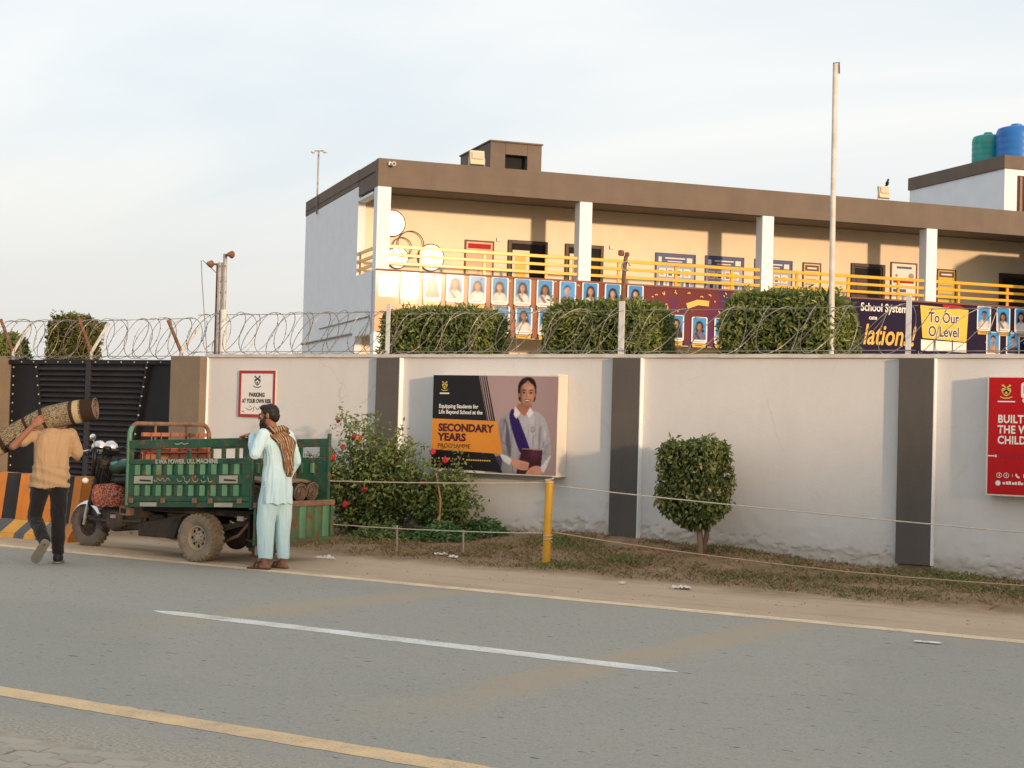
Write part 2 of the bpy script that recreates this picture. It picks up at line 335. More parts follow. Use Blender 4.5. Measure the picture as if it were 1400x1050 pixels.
def wall_mat():
    m = N('boundary_wall_paint'); s = m.sep(m.n('ShaderNodeNewGeometry').outputs['Position'])
    peel = m.attr('peel')['Fac']
    big = m.noise(.6, 7, .6); mid = m.noise(4, 8, .65); run = m.noise(3, 7, .6, v=m.map((1, 1, .12)))
    c = m.mix(m.ramp(big, .3, .7), (.615,.607,.593,1), (.655,.645,.63,1)); c = m.mix(m.math('MULTIPLY', m.ramp(mid, .5, .8), .18), c, (.50,.46,.41,1))
    c = m.mix(m.math('MULTIPLY', m.ramp(run, .5, .78), .2), c, (.47,.43,.38,1))
    low = m.mr(m.math('ADD', s['Z'], m.math('MULTIPLY', m.math('SUBTRACT', mid, .5), .7)), .62, .12)
    c = m.mix(m.math('MULTIPLY', low, .25), c, (.40,.36,.31,1))
    splash = m.mr(m.math('ADD', s['Z'], m.math('MULTIPLY', m.math('SUBTRACT', m.noise(6, 8, .7), .5), .35)), .30, .12); c = m.mix(m.math('MULTIPLY', splash, .5), c, (.27,.19,.13,1))
    c = m.mix(peel, c, m.mix(m.noise(18, 6, .7), (.42,.385,.33,1), (.60,.57,.52,1)))
    cv = m.n('ShaderNodeTexVoronoi', {'Vector': m.n('ShaderNodeMix', {'Factor': .25, 'A': m.map((1, 1, .7)), 'B': m.n('ShaderNodeTexNoise', {'Vector': m.obj(), 'Scale': 2.5, 'Detail': 6}).outputs['Color']}, data_type='VECTOR').outputs[1], 'Scale': 1.1}, feature='DISTANCE_TO_EDGE').outputs['Distance']
    crk = m.math('MULTIPLY', m.mr(cv, .010, .002), m.ramp(m.noise(.8, 5, .6), .5, .62)); c = m.mix(m.math('MULTIPLY', crk, .22), c, (.28,.25,.21,1)); tm = m.ramp(m.noise(10, 3, .5, v=m.map((.5, 1, 2.2), rot=(0, .5, 0))), .72, .80); c = m.mix(m.math('MULTIPLY', tm, .35), c, (.50,.46,.41,1))
    m.bump(m.math('ADD', m.noise(35, 7, .65), m.math('MULTIPLY', m.noise(5, 5), 1.2)), .16, .015); return m.fin(c, .85, 0, .2)
M['soil'] = soil_mat(); M['road'] = road_mat(); M['wall'] = wall_mat(); M['paver'] = paver_mat()
M['near_line'] = line_mat('yellow_line', (.80,.56,.31,1), .4); M['edge_line'] = line_mat('cream_yellow_line', (.86,.66,.42,1), .4); M['dash_line'] = line_mat('white_line', (.82,.80,.74,1), .5)

# ------------------------------------------------------------------ ground, road, verge
def sheet(name, x0, x1, y0, y1, z, mat, nx=1, ny=1):
    return struct(MB().grid(lambda a, b: (x0+(x1-x0)*a, y0+(y1-y0)*b, z), nx, ny).build(name, mat, recalc=False))
sheet('ground', -1500, 1500, -1500, 1500, -.06, plain('dry_ground', (.22,.15,.09), .95, .2, .3, .3, 20, dirt=.4, dcol=(.10,.10,.04,1), dscale=.5))
sheet('road', -400, 400, 4.2, 12.8, 0.0, M['road'])
YF, YN, YC = 12.62, 6.11, 9.37
def stripe(name, x0, x1, y, wd, mat, z=.002, step=.06, taper=0.0):
    n = int((x1-x0)/step); mb = MB(); vs = []; 
    for i in range(n+1):
        x = x0+(x1-x0)*i/n; k = 1.0
        if taper: k = min(1, min(x-x0, x1-x)/taper+.12)
        e1 = (noise.noise((x*6, y, 1))*.010+noise.noise((x*23, y, 5))*.014); e2 = (noise.noise((x*6, y, 9))*.010+noise.noise((x*23, y, 3))*.014)
        vs += [(x, y-wd/2*k+e1, z), (x, y+wd/2*k+e2, z)]
    mb.add(vs, [(2*i, 2*i+2, 2*i+3, 2*i+1) for i in range(n)]); return struct(mb.build(name, mat, recalc=False))
stripe('edge_line', -60, 12, YF, .20, M['edge_line'], step=.1)
stripe('edge_line', -40, 12, YN, .205, M['near_line'], step=.08)
stripe('centre_line', -9.17, -4.46, YC, .2, M['dash_line'], taper=.25, step=.04)
for k in (-1, 1, 2): stripe('centre_line', -9.17+k*10.9, -4.46+k*10.9, YC, .2, M['dash_line'], taper=.25)

def vz(x, y):                         # height of the verge
    t = max(0, min(1, (y-13.2)/4.0)); side = max(0, min(1, (-x-4.5)/5.0))
    tyre = max(0, 1-abs(x+12.6)/2.6)
    h = .012+t*t*(.05+.13*side)*(1-.35*tyre)
    h += (noise.noise((x*.9, y*1.3, 0))*.022+noise.noise((x*3.1, y*3.3, 4))*.014+noise.noise((x*9, y*9, 2))*.007)*min(1, .15+t*2)
    heap = math.exp(-((x+9.3)/1.3)**2-((y-17.2)/.45)**2)*.06+math.exp(-((x+7.4)/.55)**2-((y-16.9)/.5)**2)*.05
    return h+heap
def verge():
    mb = MB(); X0, X1 = -26.0, 8.0
    def f(a, b):
        x = X0+(X1-X0)*a; y0 = 12.74+noise.noise((x*.8, 3, 0))*.03+noise.noise((x*4, 7, 0))*.015; y = y0+(17.45-y0)*b
        return (x, y, vz(x, y) if b > 0 else -.01)
    return struct(mb.grid(f, 560, 78).build('verge', M['soil'], smooth=True, recalc=False))
verge()

# interlocking pavers at the near edge
pav = struct(thing('pavement', 'grey zigzag concrete paving by the near road edge', 'paving', (0, 0, 0))); del pav['category']
MB().bx(-12, 2, 3.2, 5.33, -.05, .011).build('bedding_sand', plain('bedding_sand', (.38,.32,.245), .95, .2, 8, .5, 60), pav)
def paver_mesh():
    L, Wd, k = .232, .115, .026
    top = [(-L/2, -Wd/2), (-L/4, -Wd/2+k), (0, -Wd/2), (L/4, -Wd/2+k), (L/2, -Wd/2)]; up = [(a, b+Wd) for a, b in reversed(top)]
    poly = [(a*.965, b*.955) for a, b in top+up]; mb = MB(); mb.prism(poly, .03, lambda a, b, t: (a, b, -.03+t)); 
    ins = MB(); n = len(poly)
    vs = [(a, b, -.03) for a, b in poly]+[(a, b, -.005) for a, b in poly]+[(a*.94, b*.9, 0) for a, b in poly]
    ins.add(vs, [tuple(range(2*n, 3*n))]+[(i, (i+1) % n, n+(i+1) % n, n+i) for i in range(n)]+[(n+i, n+(i+1) % n, 2*n+(i+1) % n, 2*n+i) for i in range(n)])
    return ins.mesh('paver')
pm = paver_mesh(); pm.materials.append(M['paver'])
ca, sa = math.cos(.28), math.sin(.28); cnt = 0
for r in range(-14, 16):
    for q in range(-16, 18):
        a = (q+.5*(r % 2))*.235; b = r*.118; x = -5.45+a*ca-b*sa; y = 4.72+a*sa+b*ca
        edge = 5.24+noise.noise((x*1.3, 2, 0))*.05
        if y > edge or y < 4.25 or x < -7.2 or x > -4.15 or cnt > 300: continue
        o = bpy.data.objects.new('paver', pm); COL.objects.link(o); o.parent = pav; cnt += 1
        o.location = (x, y, .021+random.uniform(-.005, .002)); o.rotation_euler = (random.uniform(-.02,.02), random.uniform(-.02,.02), .28+random.uniform(-.01,.01))

# ------------------------------------------------------------------ boundary wall
WY = 17.3; PILX = [(-12.84, -12.455), (-9.19, -8.805), (-5.555, -5.16), (-1.92, -1.53), (1.72, 2.11)]
wall = thing('boundary_wall', 'long white plastered boundary wall with dark brown pilasters along the road', 'wall', (-6, WY+.1, 0))
def wall_front():
    X0, X1 = -15.98, 5.0; zs = [-.25+i*.018 for i in range(54)]+[.75, 1.0, 1.4, 1.8, 2.2, 2.456]; nx = 1100; vs = []; pl = []
    for z in zs:
        for i in range(nx+1):
            x = X0+(X1-X0)*i/nx; p = 0
            if z < .72:
                g = vz(x, WY); q = noise.fractal((x*7.5, z*12, 2), .9, 2.1, 5); lim = .19+.10*noise.noise((x*.7, 5, 5))
                amt = (lim-(z-g))/.22; p = max(0, min(1, (q*.9+amt-.35)*5)) if z-g < .36 else 0
            dz = -.012*p + (noise.noise((x*7, z*7, 3))*.004+noise.noise((x*19, z*19, 5))*.005*max(0, 1-max(0, z-.1)/.5))*(1 if z < .7 else .2)
            vs.append((x, WY+.0-dz, z)); pl.append(p)
    n1 = nx+1; fs = [(j*n1+i, j*n1+i+1, (j+1)*n1+i+1, (j+1)*n1+i) for j in range(len(zs)-1) for i in range(nx)]
    mb = MB(); mb.add(vs, fs); b0 = len(mb.v); mb.bx(X0, X1, WY+.035, WY+.2, -.25, 2.452); pl += [0]*(len(mb.v)-b0)
    o = mb.build('plaster_panel', M['wall'], wall, world=True, smooth=30, recalc=False)
    at = o.data.attributes.new('peel', 'FLOAT', 'POINT'); at.data.foreach_set('value', pl)
wall_front()
def wob(x0, x1, fn, n=60): return [fn(x0+(x1-x0)*i/n) for i in range(n+1)]
mb = MB(); n = 160
vs = []
for i in range(n+1):
    x = -16.02+21.0*i/n; e = noise.noise((x*2.3, 0, 0))*.006+noise.noise((x*9, 0, 0))*.003; e2 = noise.noise((x*3.1, 9, 0))*.005
    vs += [(x, WY-.035+e, 2.458+e2*.6), (x, WY-.038+e, 2.503+e2), (x, WY+.24, 2.505+e2), (x, WY+.24, 2.458)]
mb.add(vs, [(4*i+k, 4*i+4+k, 4*i+4+(k+1) % 4, 4*i+(k+1) % 4) for i in range(n) for k in range(4)]+[(0, 1, 2, 3), (4*n+3, 4*n+2, 4*n+1, 4*n)])
mb.build('coping', plain('coping_plaster', (.62,.59,.55), .85, .12, 5, .3, 40, dirt=.4, dcol=(.33,.28,.22,1)), wall, world=True)
for k, (a, b) in enumerate(PILX):
    zb = (.02, .06, .155, .1, .1)[k]
    mb = MB(); mb.bx(a, b, WY-.09, WY+.03, zb, 2.452); o = mb.build('pilaster', M['pilaster'], wall, world=True, bevel=.006)
    mb = MB(); mb.bx(b+.0015, b+.012, WY-.086, WY+.02, zb, 2.452); mb.build('pilaster_sunlit_side', M['white_paint'], wall, world=True)  # white strip paints in the sunlight on the pilaster's right side
    if zb > .1: MB().bx(a+.02, b-.02, WY-.055, WY+.03, -.1, zb-.004).build('plinth', plain('brown_plinth', (.22,.15,.11), .9, .2, 8, .4, 40), wall, world=True, bevel=.004)

# ------------------------------------------------------------------ gate and its pillars
gp = thing('gate_pillar', 'square tan gate pillar between the black gate and the white wall', 'pillar', (-16.29, 17.4, 0), group='gate pillars')
mb = MB(); mb.bx(-16.585, -15.985, 17.13, 17.62, -.1, 2.47); mb.build('shaft', M['tan'], gp, world=True, bevel=.01)
mb = MB(); mb.bx(-15.983, -15.972, 17.262, 17.298, .0, 2.46); mb.build('white_edge', M['white_paint'], gp, world=True)
gp2 = thing('gate_pillar', 'tan gate pillar left of the black gate, cut by the picture edge', 'pillar', (-20.75, 17.4, 0), group='gate pillars')
MB().bx(-21.05, -20.44, 17.13, 17.62, -.1, 2.47).build('shaft', M['tan'], gp2, world=True, bevel=.01)
gate = thing('gate', 'wide black sheet metal double gate with louvred middle', 'gate', (-18.6, 17.42, 0))
GX0, GX1, GXC = -20.40, -16.62, -18.57; gy0 = 17.40
for a, b in ((GX0, GXC-.045), (GXC+.045, GX1)):
    MB().bx(a, b, gy0+.03, gy0+.06, .06, 2.42).build('sheet_panel', M['black_sheet'], gate, world=True, bevel=.004)
MB().bx(GXC-.05, GXC+.05, gy0-.035, gy0+.05, .06, 2.425).build('centre_bar', M['slat'], gate, world=True, bevel=.006)
MB().bx(GX0, GX1, gy0-.02, gy0+.028, 2.35, 2.422).build('top_rail', M['black_sheet'], gate, world=True, bevel=.005)
def gl(z): t = (2.35-z)/2.2; return -19.72+.42*t, -17.32-.42*t
nsl = 25
for k in range(nsl):
    z = 2.30-k*.0855; l, r = gl(z)
    for a, b in ((l, GXC-.06), (GXC+.06, r)):
        mb = MB(); mb.hexa([(a, gy0-.045, z-.035), (b, gy0-.045, z-.035), (b, gy0-.035, z-.045), (a, gy0-.035, z-.045), (a, gy0+.02, z+.022), (b, gy0+.02, z+.022), (b, gy0+.028, z+.012), (a, gy0+.028, z+.012)])
        mb.build('slat', M['slat'], gate, world=True)
for sgn in (0, 1):
    mb = MB(); p = [gl(2.36)[sgn], gl(.2)[sgn]]; wd = .035 if sgn else -.035
    mb.hexa([(p[1]+(wd if wd < 0 else 0), gy0-.04, .2), (p[1]+(wd if wd > 0 else 0), gy0-.04, .2), (p[1]+(wd if wd > 0 else 0), gy0+.03, .2), (p[1]+(wd if wd < 0 else 0), gy0+.03, .2),
             (p[0]+(wd if wd < 0 else 0), gy0-.04, 2.36), (p[0]+(wd if wd > 0 else 0), gy0-.04, 2.36), (p[0]+(wd if wd > 0 else 0), gy0+.03, 2.36), (p[0]+(wd if wd < 0 else 0), gy0+.03, 2.36)])
    mb.build('louvre_frame', M['black_sheet'], gate, world=True)
mb = MB()
for k in range(16):
    z = 2.3-k*.145
    for x in (GX0+.06, gl(z)[0]-.03, gl(z)[1]+.03): mb.ball((x, gy0+.025 if x < -20 else gy0-.04, z), .016, 8, 5)
for k in range(13): mb.ball((GX0+.3+k*.28, gy0-.022, 2.385), .014, 8, 5)
stuff(mb.build('rivets', M['steel'], gate, world=True))

# ------------------------------------------------------------------ striped concrete barrier
br = thing('road_barrier', 'concrete road barrier with orange and black stripes before the gate', 'barrier', (-15.3, 13.75, 0))
BX0, BX1 = -18.3, -14.56
prof = [(13.38, 0), (13.40, .07), (13.52, .23), (13.60, .80), (13.80, .80), (13.88, .23), (14.0, .07), (14.02, 0)]
pe = [plain('barrier_orange', (.62,.20,.02), .6, .12, 4, 0, dirt=.3, dcol=(.25,.14,.06,1)), plain('barrier_black', (.012,.010,.012), .6, .3, 4, 0, dirt=.25, dcol=(.10,.08,.06,1)), plain('barrier_yellow', (.62,.32,.05), .7, .15, 5, 0, dirt=.4, dcol=(.35,.24,.12,1)), plain('barrier_grey', (.10,.105,.12), .8, .15, 5, 0, dirt=.4, dcol=(.25,.2,.14,1))]
mb = MB(); mb.prism([(a, b) for a, b in prof], BX1-BX0, lambda a, b, t: (BX0+t, a, b)); mb.build('concrete_body', plain('old_concrete', (.30,.27,.23), .9, .15, 6, .3, 50), br, world=True, bevel=.01)
edges = [BX1]; wds = [.14, .31, .21, .18, .26, .25, .27, .24, .28, .26, .28, .26]
for q in wds: edges.append(edges[-1]-q)
for k in range(len(wds)):
    a, b = edges[k+1]+.004, edges[k]-.0 ; o_ = .004; sk = .12
    mb = MB(); mb.cm = 0
    F = lambda x, y, z: (max(x, BX0+.003) if k else x, y, z)
    mb.add([F(a, 13.52-o_, .235), F(b, 13.52-o_, .235), F(b, 13.60-o_, .803), F(a, 13.60-o_, .803)], [(0, 1, 2, 3)])
    mb.add([F(a, 13.60-o_, .804), F(b, 13.60-o_, .804), F(b, 13.80, .804), F(a, 13.80, .804)], [(0, 1, 2, 3)])
    mb.cm = 1; s2 = sk if k else 0
    mb.add([F(a-s2, 13.40-o_, .07), F(b-s2, 13.40-o_, .07), F(b, 13.52-o_, .232), F(a, 13.52-o_, .232)], [(0, 1, 2, 3)])
    mb.add([F(a-s2, 13.38-o_, .0), F(b-s2, 13.38-o_, .0), F(b-s2, 13.40-o_, .067), F(a-s2, 13.40-o_, .067)], [(0, 1, 2, 3)])
    mb.build('stripe', [pe[0], pe[0]] if k == 0 else [pe[k % 2 and 1 or 0], pe[3 if k % 2 else 2]], br, world=True, recalc=False)
mb = MB(); mb.add([(BX1+.004, a, b) for a, b in prof], [tuple(range(len(prof)))]); mb.build('stripe', pe[0], br, world=True)

# unseen house added beyond the right edge to shade the street and lower wall
nb = thing('shade_block_house', 'plain flat-roofed house added unseen to the right to cast shade', 'building', (42, -16, 0))
MB().bx(36.5, 48, -34, 1.6, -.05, 6.35).build('wall', M['cream_paint'], nb, world=True, bevel=.02); MB().bx(36.2, 48.3, -34.3, 1.9, 6.352, 6.65).build('roof', M['brown'], nb, world=True, bevel=.02)
for y in (-29, -23, -17, -11, -5):
    for z in (1.0, 4.3): MB().bx(36.46, 36.498, y, y+1.5, z, z+1.4).build('window', M['dark'], nb, world=True)
MB().bx(36.45, 36.498, -2.2, -1.1, .0, 2.1).build('door', M['dark_wood'], nb, world=True)
# ------------------------------------------------------------------ flat print helpers (local x along the sign, z up, -y towards the viewer)
def flat(mb, pts, y): mb.add([(a, y, b) for a, b in pts], [tuple(range(len(pts)))]); return mb
def spl(pts, n=5, closed=True):
    out = []; L = len(pts)
    for i in range(L if closed else L-1):
        p0, p1, p2, p3 = (Vector(pts[(i+k-1) % L] if closed else pts[max(0, min(L-1, i+k-1))]).to_2d() for k in range(4))
        for j in range(n):
            t = j/n; out.append(tuple(.5*((2*p1)+(p2-p0)*t+(2*p0-5*p1+4*p2-p3)*t*t+(3*p1-p0-3*p2+p3)*t**3)))
    if not closed: out.append(tuple(pts[-1]))
    return out
def ell(cx, cz, rx, rz, n=18): return [(cx+rx*math.cos(2*math.pi*k/n), cz+rz*math.sin(2*math.pi*k/n)) for k in range(n)]
def rrect(x0, z0, x1, z1, r, n=4):
    o = []
    for cx, cz, a in ((x1-r, z1-r, 0), (x0+r, z1-r, 90), (x0+r, z0+r, 180), (x1-r, z0+r, 270)):
        for k in range(n+1): t = math.radians(a+90*k/n); o.append((cx+r*math.cos(t), cz+r*math.sin(t)))
    return o
def printed(name, pts, y, mat, parent): return flat(MB(), pts, y).build(name, mat, parent, recalc=False)
def txt(s, x, z, size, mat, parent, y=-.003, align='LEFT', bold=0.0, sx=1.0, sp=1.0, width=None, shear=0.0):
    cu = bpy.data.curves.new('lettering', 'FONT'); cu.body = s; cu.size = size; cu.align_x = align; cu.offset = bold; cu.space_character = sp; cu.shear = shear; cu.fill_mode = 'FRONT'; cu.resolution_u = 3
    cu.materials.append(mat); o = bpy.data.objects.new('tmp_text', cu); COL.objects.link(o); o.parent = parent
    o.location = (x, y, z); o.rotation_euler = (math.pi/2, 0, 0); o.scale = (sx, 1, 1)
    if width:
        bpy.context.view_layer.update(); d = o.dimensions.x/ (o.scale.x or 1)
        if d > 1e-4: o.scale = (width/d, 1, 1)
    bpy.context.view_layer.update(); me = bpy.data.meshes.new_from_object(o.evaluated_get(bpy.context.evaluated_depsgraph_get())); me.name = 'lettering'
    q = bpy.data.objects.new('lettering', me); q.location, q.rotation_euler, q.scale, q.parent = o.location, o.rotation_euler, o.scale, parent; bpy.data.objects.remove(o); COL.objects.link(q); bpy.data.curves.remove(cu)
    return q
def strokes(mb, lines, wd, y):           # pen strokes as flat ribbons
    for ln in lines:
        p = [Vector(q) for q in ln]; vs = []
        for i in range(len(p)):
            t = (p[min(i+1, len(p)-1)]-p[max(i-1, 0)]); t = t.normalized() if t.length else Vector((1, 0)); n_ = Vector((-t.y, t.x))*wd/2
            vs += [(p[i].x+n_.x, y, p[i].y+n_.y), (p[i].x-n_.x, y, p[i].y-n_.y)]
        mb.add(vs, [(2*i, 2*i+1, 2*i+3, 2*i+2) for i in range(len(p)-1)])
    return mb
def crest(parent, cx, cz, h, y, c1, c2, c3):       # shield with crossed torches over a name scroll
    mb = MB(); s = h/2
    sh = spl([(cx-.62*s, cz+.35*s), (cx-.6*s, cz-.2*s), (cx, cz-.75*s), (cx+.6*s, cz-.2*s), (cx+.62*s, cz+.35*s), (cx, cz+.42*s)], 4)
    flat(mb, sh, y); mb.cm = 1; flat(mb, [(cx+(a-cx)*.74, cz+(b-cz)*.74) for a, b in sh], y-.0012)
    mb.cm = 2
    for q in (-1, 1):
        strokes(mb, [[(cx-q*.50*s, cz+.02*s), (cx+q*.50*s, cz+.80*s)]], .20*s, y-.0024); strokes(mb, [[(cx+q*.36*s, cz+.86*s), (cx+q*.66*s, cz+.74*s)]], .22*s, y-.0026)
    mb.cm = 0; flat(mb, [(cx, cz-.52*s), (cx+.22*s, cz-.22*s), (cx, cz-.02*s), (cx-.22*s, cz-.22*s)], y-.0030)
    strokes(mb, [spl([(cx-.85*s, cz-.78*s), (cx-.4*s, cz-1.0*s), (cx+.4*s, cz-1.0*s), (cx+.85*s, cz-.78*s)], 4, False)], .14*s, y-.002)
    return mb.build('crest', [c1, c2, c3], parent, recalc=False)

# ------------------------------------------------------------------ school building
bld = thing('school_building', 'two storey school building with open balcony and brown roof band', 'building', BC, BTH)
def BB(name, mat, *boxes, parent=None, bevel=.01):
    mb = MB()
    for q in boxes: mb.bx(*q)
    return mb.build(name, mat, parent or bld, bevel=bevel)
BL = 27.0
BB('roof_band', M['brown'], (0, BL, 0, .28, 7.87, 8.63)); BB('roof_band', M['brown'], (0, .26, .283, 2.2, 7.87, 8.62)); BB('roof_band', M['brown'], (-.012, .26, 2.203, 9.56, 8.16, 8.63))
BB('band_groove', M['brown'], (-.03, -.001, .3, 9.5, 8.30, 8.325)); BB('roof_band', M['brown'], (.262, BL, 9.3, 9.56, 8.2, 8.63))
BB('roof_slab', M['soffit'], (.265, BL, .29, 9.29, 8.0, 8.2))
BB('side_wall', M['white_paint'], (0, .22, 2.2, 9.54, 0, 8.155))
BB('back_wall', M['cream_paint'], (.225, BL, 2.3, 2.52, 4.80, 7.998))
BB('ground_wall', M['cream_paint'], (.225, BL, 2.3, 2.52, 0, 4.5)); BB('rear_wall', M['white_paint'], (.225, BL, 9.3, 9.54, 0, 7.998))
BB('floor_slab', M['grey_paint'], (.16, BL, .16, 2.298, 4.55, 4.79)); BB('parapet', M['white_paint'], (.0, BL, .02, .155, 3.95, 5.635), (.0, .155, .157, 2.198, 3.92, 5.64))
BB('end_ledge', M['white_paint'], (-.03, .22, .45, 2.19, 7.70, 7.78))
for u in (0.0, 5.825, 11.553, 17.139, 22.85): BB('column', M['white_paint'], (u, u+.375, -.012, .38, 0, 7.868))
# notch under the band groove and thin conduits on the end wall
mb = MB(); mb.tube([(-.03, 2.5, 4.02), (-.03, 9.5, 4.0)], .035, 6); mb.tube([(-.02, .5, 4.4), (-.02, 6.9, 4.37)], .02, 6); mb.build('conduit', M['steel'], bld)
BB('wing', M['white_paint'], (21.35, 27, -3.7, -.02, 0, 7.8))
def bay(u0, u1, nm='railing'):
    r = MB(); r.bx(u0, u1, .05, .10, 6.235, 6.325); r.bx(u0, u1, .05, .10, 6.015, 6.095); r.bx(u0, u1, .05, .10, 5.79, 5.87); rr = r.build(nm, M['rail_yellow'], bld, bevel=.008)
    n = max(2, int(round((u1-u0)/1.62))); 
    for k in range(n):
        u = u0+(k+.5)*(u1-u0)/n; p = MB(); p.bx(u-.04, u+.04, .102, .16, 5.64, 6.30); p.build('railing_post', M['rail_yellow'], rr, bevel=.006)
for a, b in ((.38, 5.82), (6.21, 11.55), (11.935, 17.13), (17.52, 22.84)): bay(a, b)
r = MB(); 
for z in (5.80, 6.03, 6.26): r.bx(.05, .10, .40, 2.16, z-.045, z+.045)
r.bx(.10, .16, 2.08, 2.16, 5.64, 6.3); r.build('railing', M['rail_yellow'], bld, bevel=.006)
for u0, u1, op in ((4.506, 5.734, 1), (6.288, 7.502, 1), (15.926, 17.149, 0), (21.452, 22.7, 0)):
    d = MB(); d.bx(u0, u0+.1, 2.235, 2.298, 4.8, 6.95); d.bx(u1-.1, u1, 2.235, 2.298, 4.8, 6.95); d.bx(u0+.1, u1-.1, 2.235, 2.298, 6.84, 6.95); d = d.build('door', M['dark_wood'], bld, bevel=.008)
    MB().bx(u0+.1, u1-.1, 2.285, 2.297, 4.8, 6.838).build('door_infill', M['dark'] if op else M['dark_wood'], d)  # in open doors a dark sheet stands for the unlit doorway
    if op:
        mb = MB(); mb.bx(u0+.13, u0+.66, 2.24, 2.275, 4.82, 6.66); mb.build('open_leaf', M['cream_paint'], d, bevel=.006)
        MB().bx(u0+.22, u0+.55, 2.232, 2.239, 5.75, 6.5).build('door_panel', M['gold'], d)
    else:
        MB().bx(u0+.14, u1-.14, 2.275, 2.283, 6.55, 6.8).build('fanlight', M['dark'], d); MB().bx(u0+.2, u1-.2, 2.272, 2.284, 4.9, 6.45).build('door_panel', M['dark_wood'], d, bevel=.02)
for u in (4.21, 7.76): BB('wall_lamp', M['white'], (u-.06, u+.06, 2.25, 2.298, 6.87, 6.99))
sh = BB('stair_head', M['brown'], (3.635, 4.085, 1.5, 4.4, 8.2, 9.62), (4.755, 5.19, 1.5, 4.4, 8.2, 9.62), (4.086, 4.754, 1.5, 1.75, 8.2, 8.86), (4.086, 4.754, 1.5, 1.75, 9.29, 9.62), (4.086, 4.754, 4.2, 4.39, 8.2, 9.62)); BB('roof_cap', M['brown'], (3.60, 5.22, 1.46, 4.44, 9.622, 9.67), parent=sh)
BB('window_opening', M['dark'], (4.087, 4.753, 1.78, 1.8, 8.862, 9.288), parent=sh, bevel=0)

# noticeboards and decorations on the balcony wall (local frame of the building, so rz = BTH)
def bpos(u, v, z): return BC+BU*u+BV*v+Vector((0, 0, z))
def board(name, label, cat, u0, u1, z0, z1, frame, face, draw, group='framed boards on the balcony wall', v=2.298, d=.04):
    t = thing(name, label, cat, bpos(u0, v, z0), BTH, group); W_, H_ = u1-u0, z1-z0; f = .045
    fr = MB(); fr.bx(0, W_, -d, 0, 0, f); fr.bx(0, W_, -d, 0, H_-f, H_); fr.bx(0, f, -d, 0, f, H_-f); fr.bx(W_-f, W_, -d, 0, f, H_-f); fr.build('frame', frame, t, bevel=.005)
    MB().bx(f, W_-f, -d*.6, -.001, f, H_-f).build('sheet', face, t); draw(t, W_, H_, -d*.6-.004); return t
def d_blue(t, W_, H_, y):
    printed('header', [(.05, H_-.33), (W_-.05, H_-.33), (W_-.05, H_-.05), (.05, H_-.05)], y, M['board_blue'], t)
    mb = MB(); mb.bx(.1, .2, y-.002, y-.001, H_-.27, H_-.12); mb.bx(.32, W_-.36, y-.002, y-.001, H_-.17, H_-.13); mb.bx(.4, W_-.45, y-.002, y-.001, H_-.26, H_-.23); mb.bx(W_-.3, W_-.12, y-.002, y-.001, H_-.27, H_-.12); mb.build('title_line', M['white'], t)
    for r in range(3):
        for c in range(4):
            x = .12+c*(W_-.24)/4; z = H_-.40-(r+1)*.31; mb = MB(); flat(mb, [(x, z), (x+(W_-.24)/4-.05, z), (x+(W_-.24)/4-.05, z+.25), (x, z+.25)], y-.002); mb.cm = 1 if (r+c) % 3 else 2; x2 = x+.04+.03*((r*c) % 2)
            flat(mb, [(x2, z+.03), (x2+.12, z+.03), (x2+.12, z+.2), (x2, z+.2)], y-.003); mb.build('photo_card', [M['white'], M['board_blue'], M['gold']], t, recalc=False)
M['board_blue'] = plain('board_blue', (.05,.075,.20), .5, .1, 4); M['frame_dark'] = plain('board_frame', (.12,.05,.03), .5, .15, 6)
M['pale_blue'] = plain('pale_blue_sheet', (.30,.38,.50), .5, .06, 5); M['pink_sheet'] = plain('pink_sheet', (.62,.40,.30), .5, .1, 5); M['paper_cream'] = plain('paper_cream', (.70,.58,.38), .5, .06, 5); M['yel_sheet'] = plain('yellow_sheet', (.66,.47,.06), .5, .1, 4)
def d_pink(t, W_, H_, y):
    mb = MB(); mb.bx(.1, W_-.1, y-.001, y, H_-.24, H_-.10); mb.bx(.25, W_-.22, y-.001, y, H_-.36, H_-.30); mb.build('heading', M['sign_red'], t)
    mb = MB(); mb.bx(.12, .38, y-.001, y, .35, .58); mb.bx(.46, W_-.1, y-.001, y, .3, .56); mb.build('picture', M['paper_cream'], t); mb = MB(); mb.bx(.08, W_-.08, y-.001, y, .07, .22); mb.build('footer', M['sign_red'], t)
def d_plain(t, W_, H_, y):
    mb = MB(); mb.bx(.08, W_-.08, y-.001, y, H_-.26, H_-.08); mb.build('heading', M['frame_dark'], t); mb = MB(); mb.bx(.16, W_-.16, y-.003, y-.002, H_-.2, H_-.15); mb.build('title_line', M['white'], t)
    mb = MB()
    for k in range(5): mb.bx(.1, W_-.1-.07*(k % 3), y-.001, y, H_-.42-k*.14, H_-.37-k*.14)
    mb.build('text_line', M['grey_print'], t)
def d_white(t, W_, H_, y):
    mb = MB(); mb.bx(.22, W_-.2, y-.001, y, H_-.2, H_-.13); mb.bx(.1, W_-.4, y-.001, y, H_-.95, H_-.85); mb.build('text_line', M['board_blue'], t)
    mb = MB(); flat(mb, ell(W_-.22, H_-.42, .1, .09), y); flat(mb, ell(.22, H_-.42, .05, .05), y); mb.build('emblem', M['grey_print'], t, recalc=False)
    mb = MB(); mb.bx(.1, W_-.12, y-.001, y, H_-.66, H_-.58); mb.build('red_line', M['sign_red'], t)
board('notice_board', 'pinkish notice with red heading left of the first balcony door', 'notice board', 3.19, 4.08, 5.55, 6.87, M['frame_dark'], M['pink_sheet'], d_pink)
board('notice_board', 'blue headed photo board between flood lamp post and next board', 'notice board', 9.195, 10.532, 5.42, 6.87, M['board_blue'], M['pale_blue'], d_blue)
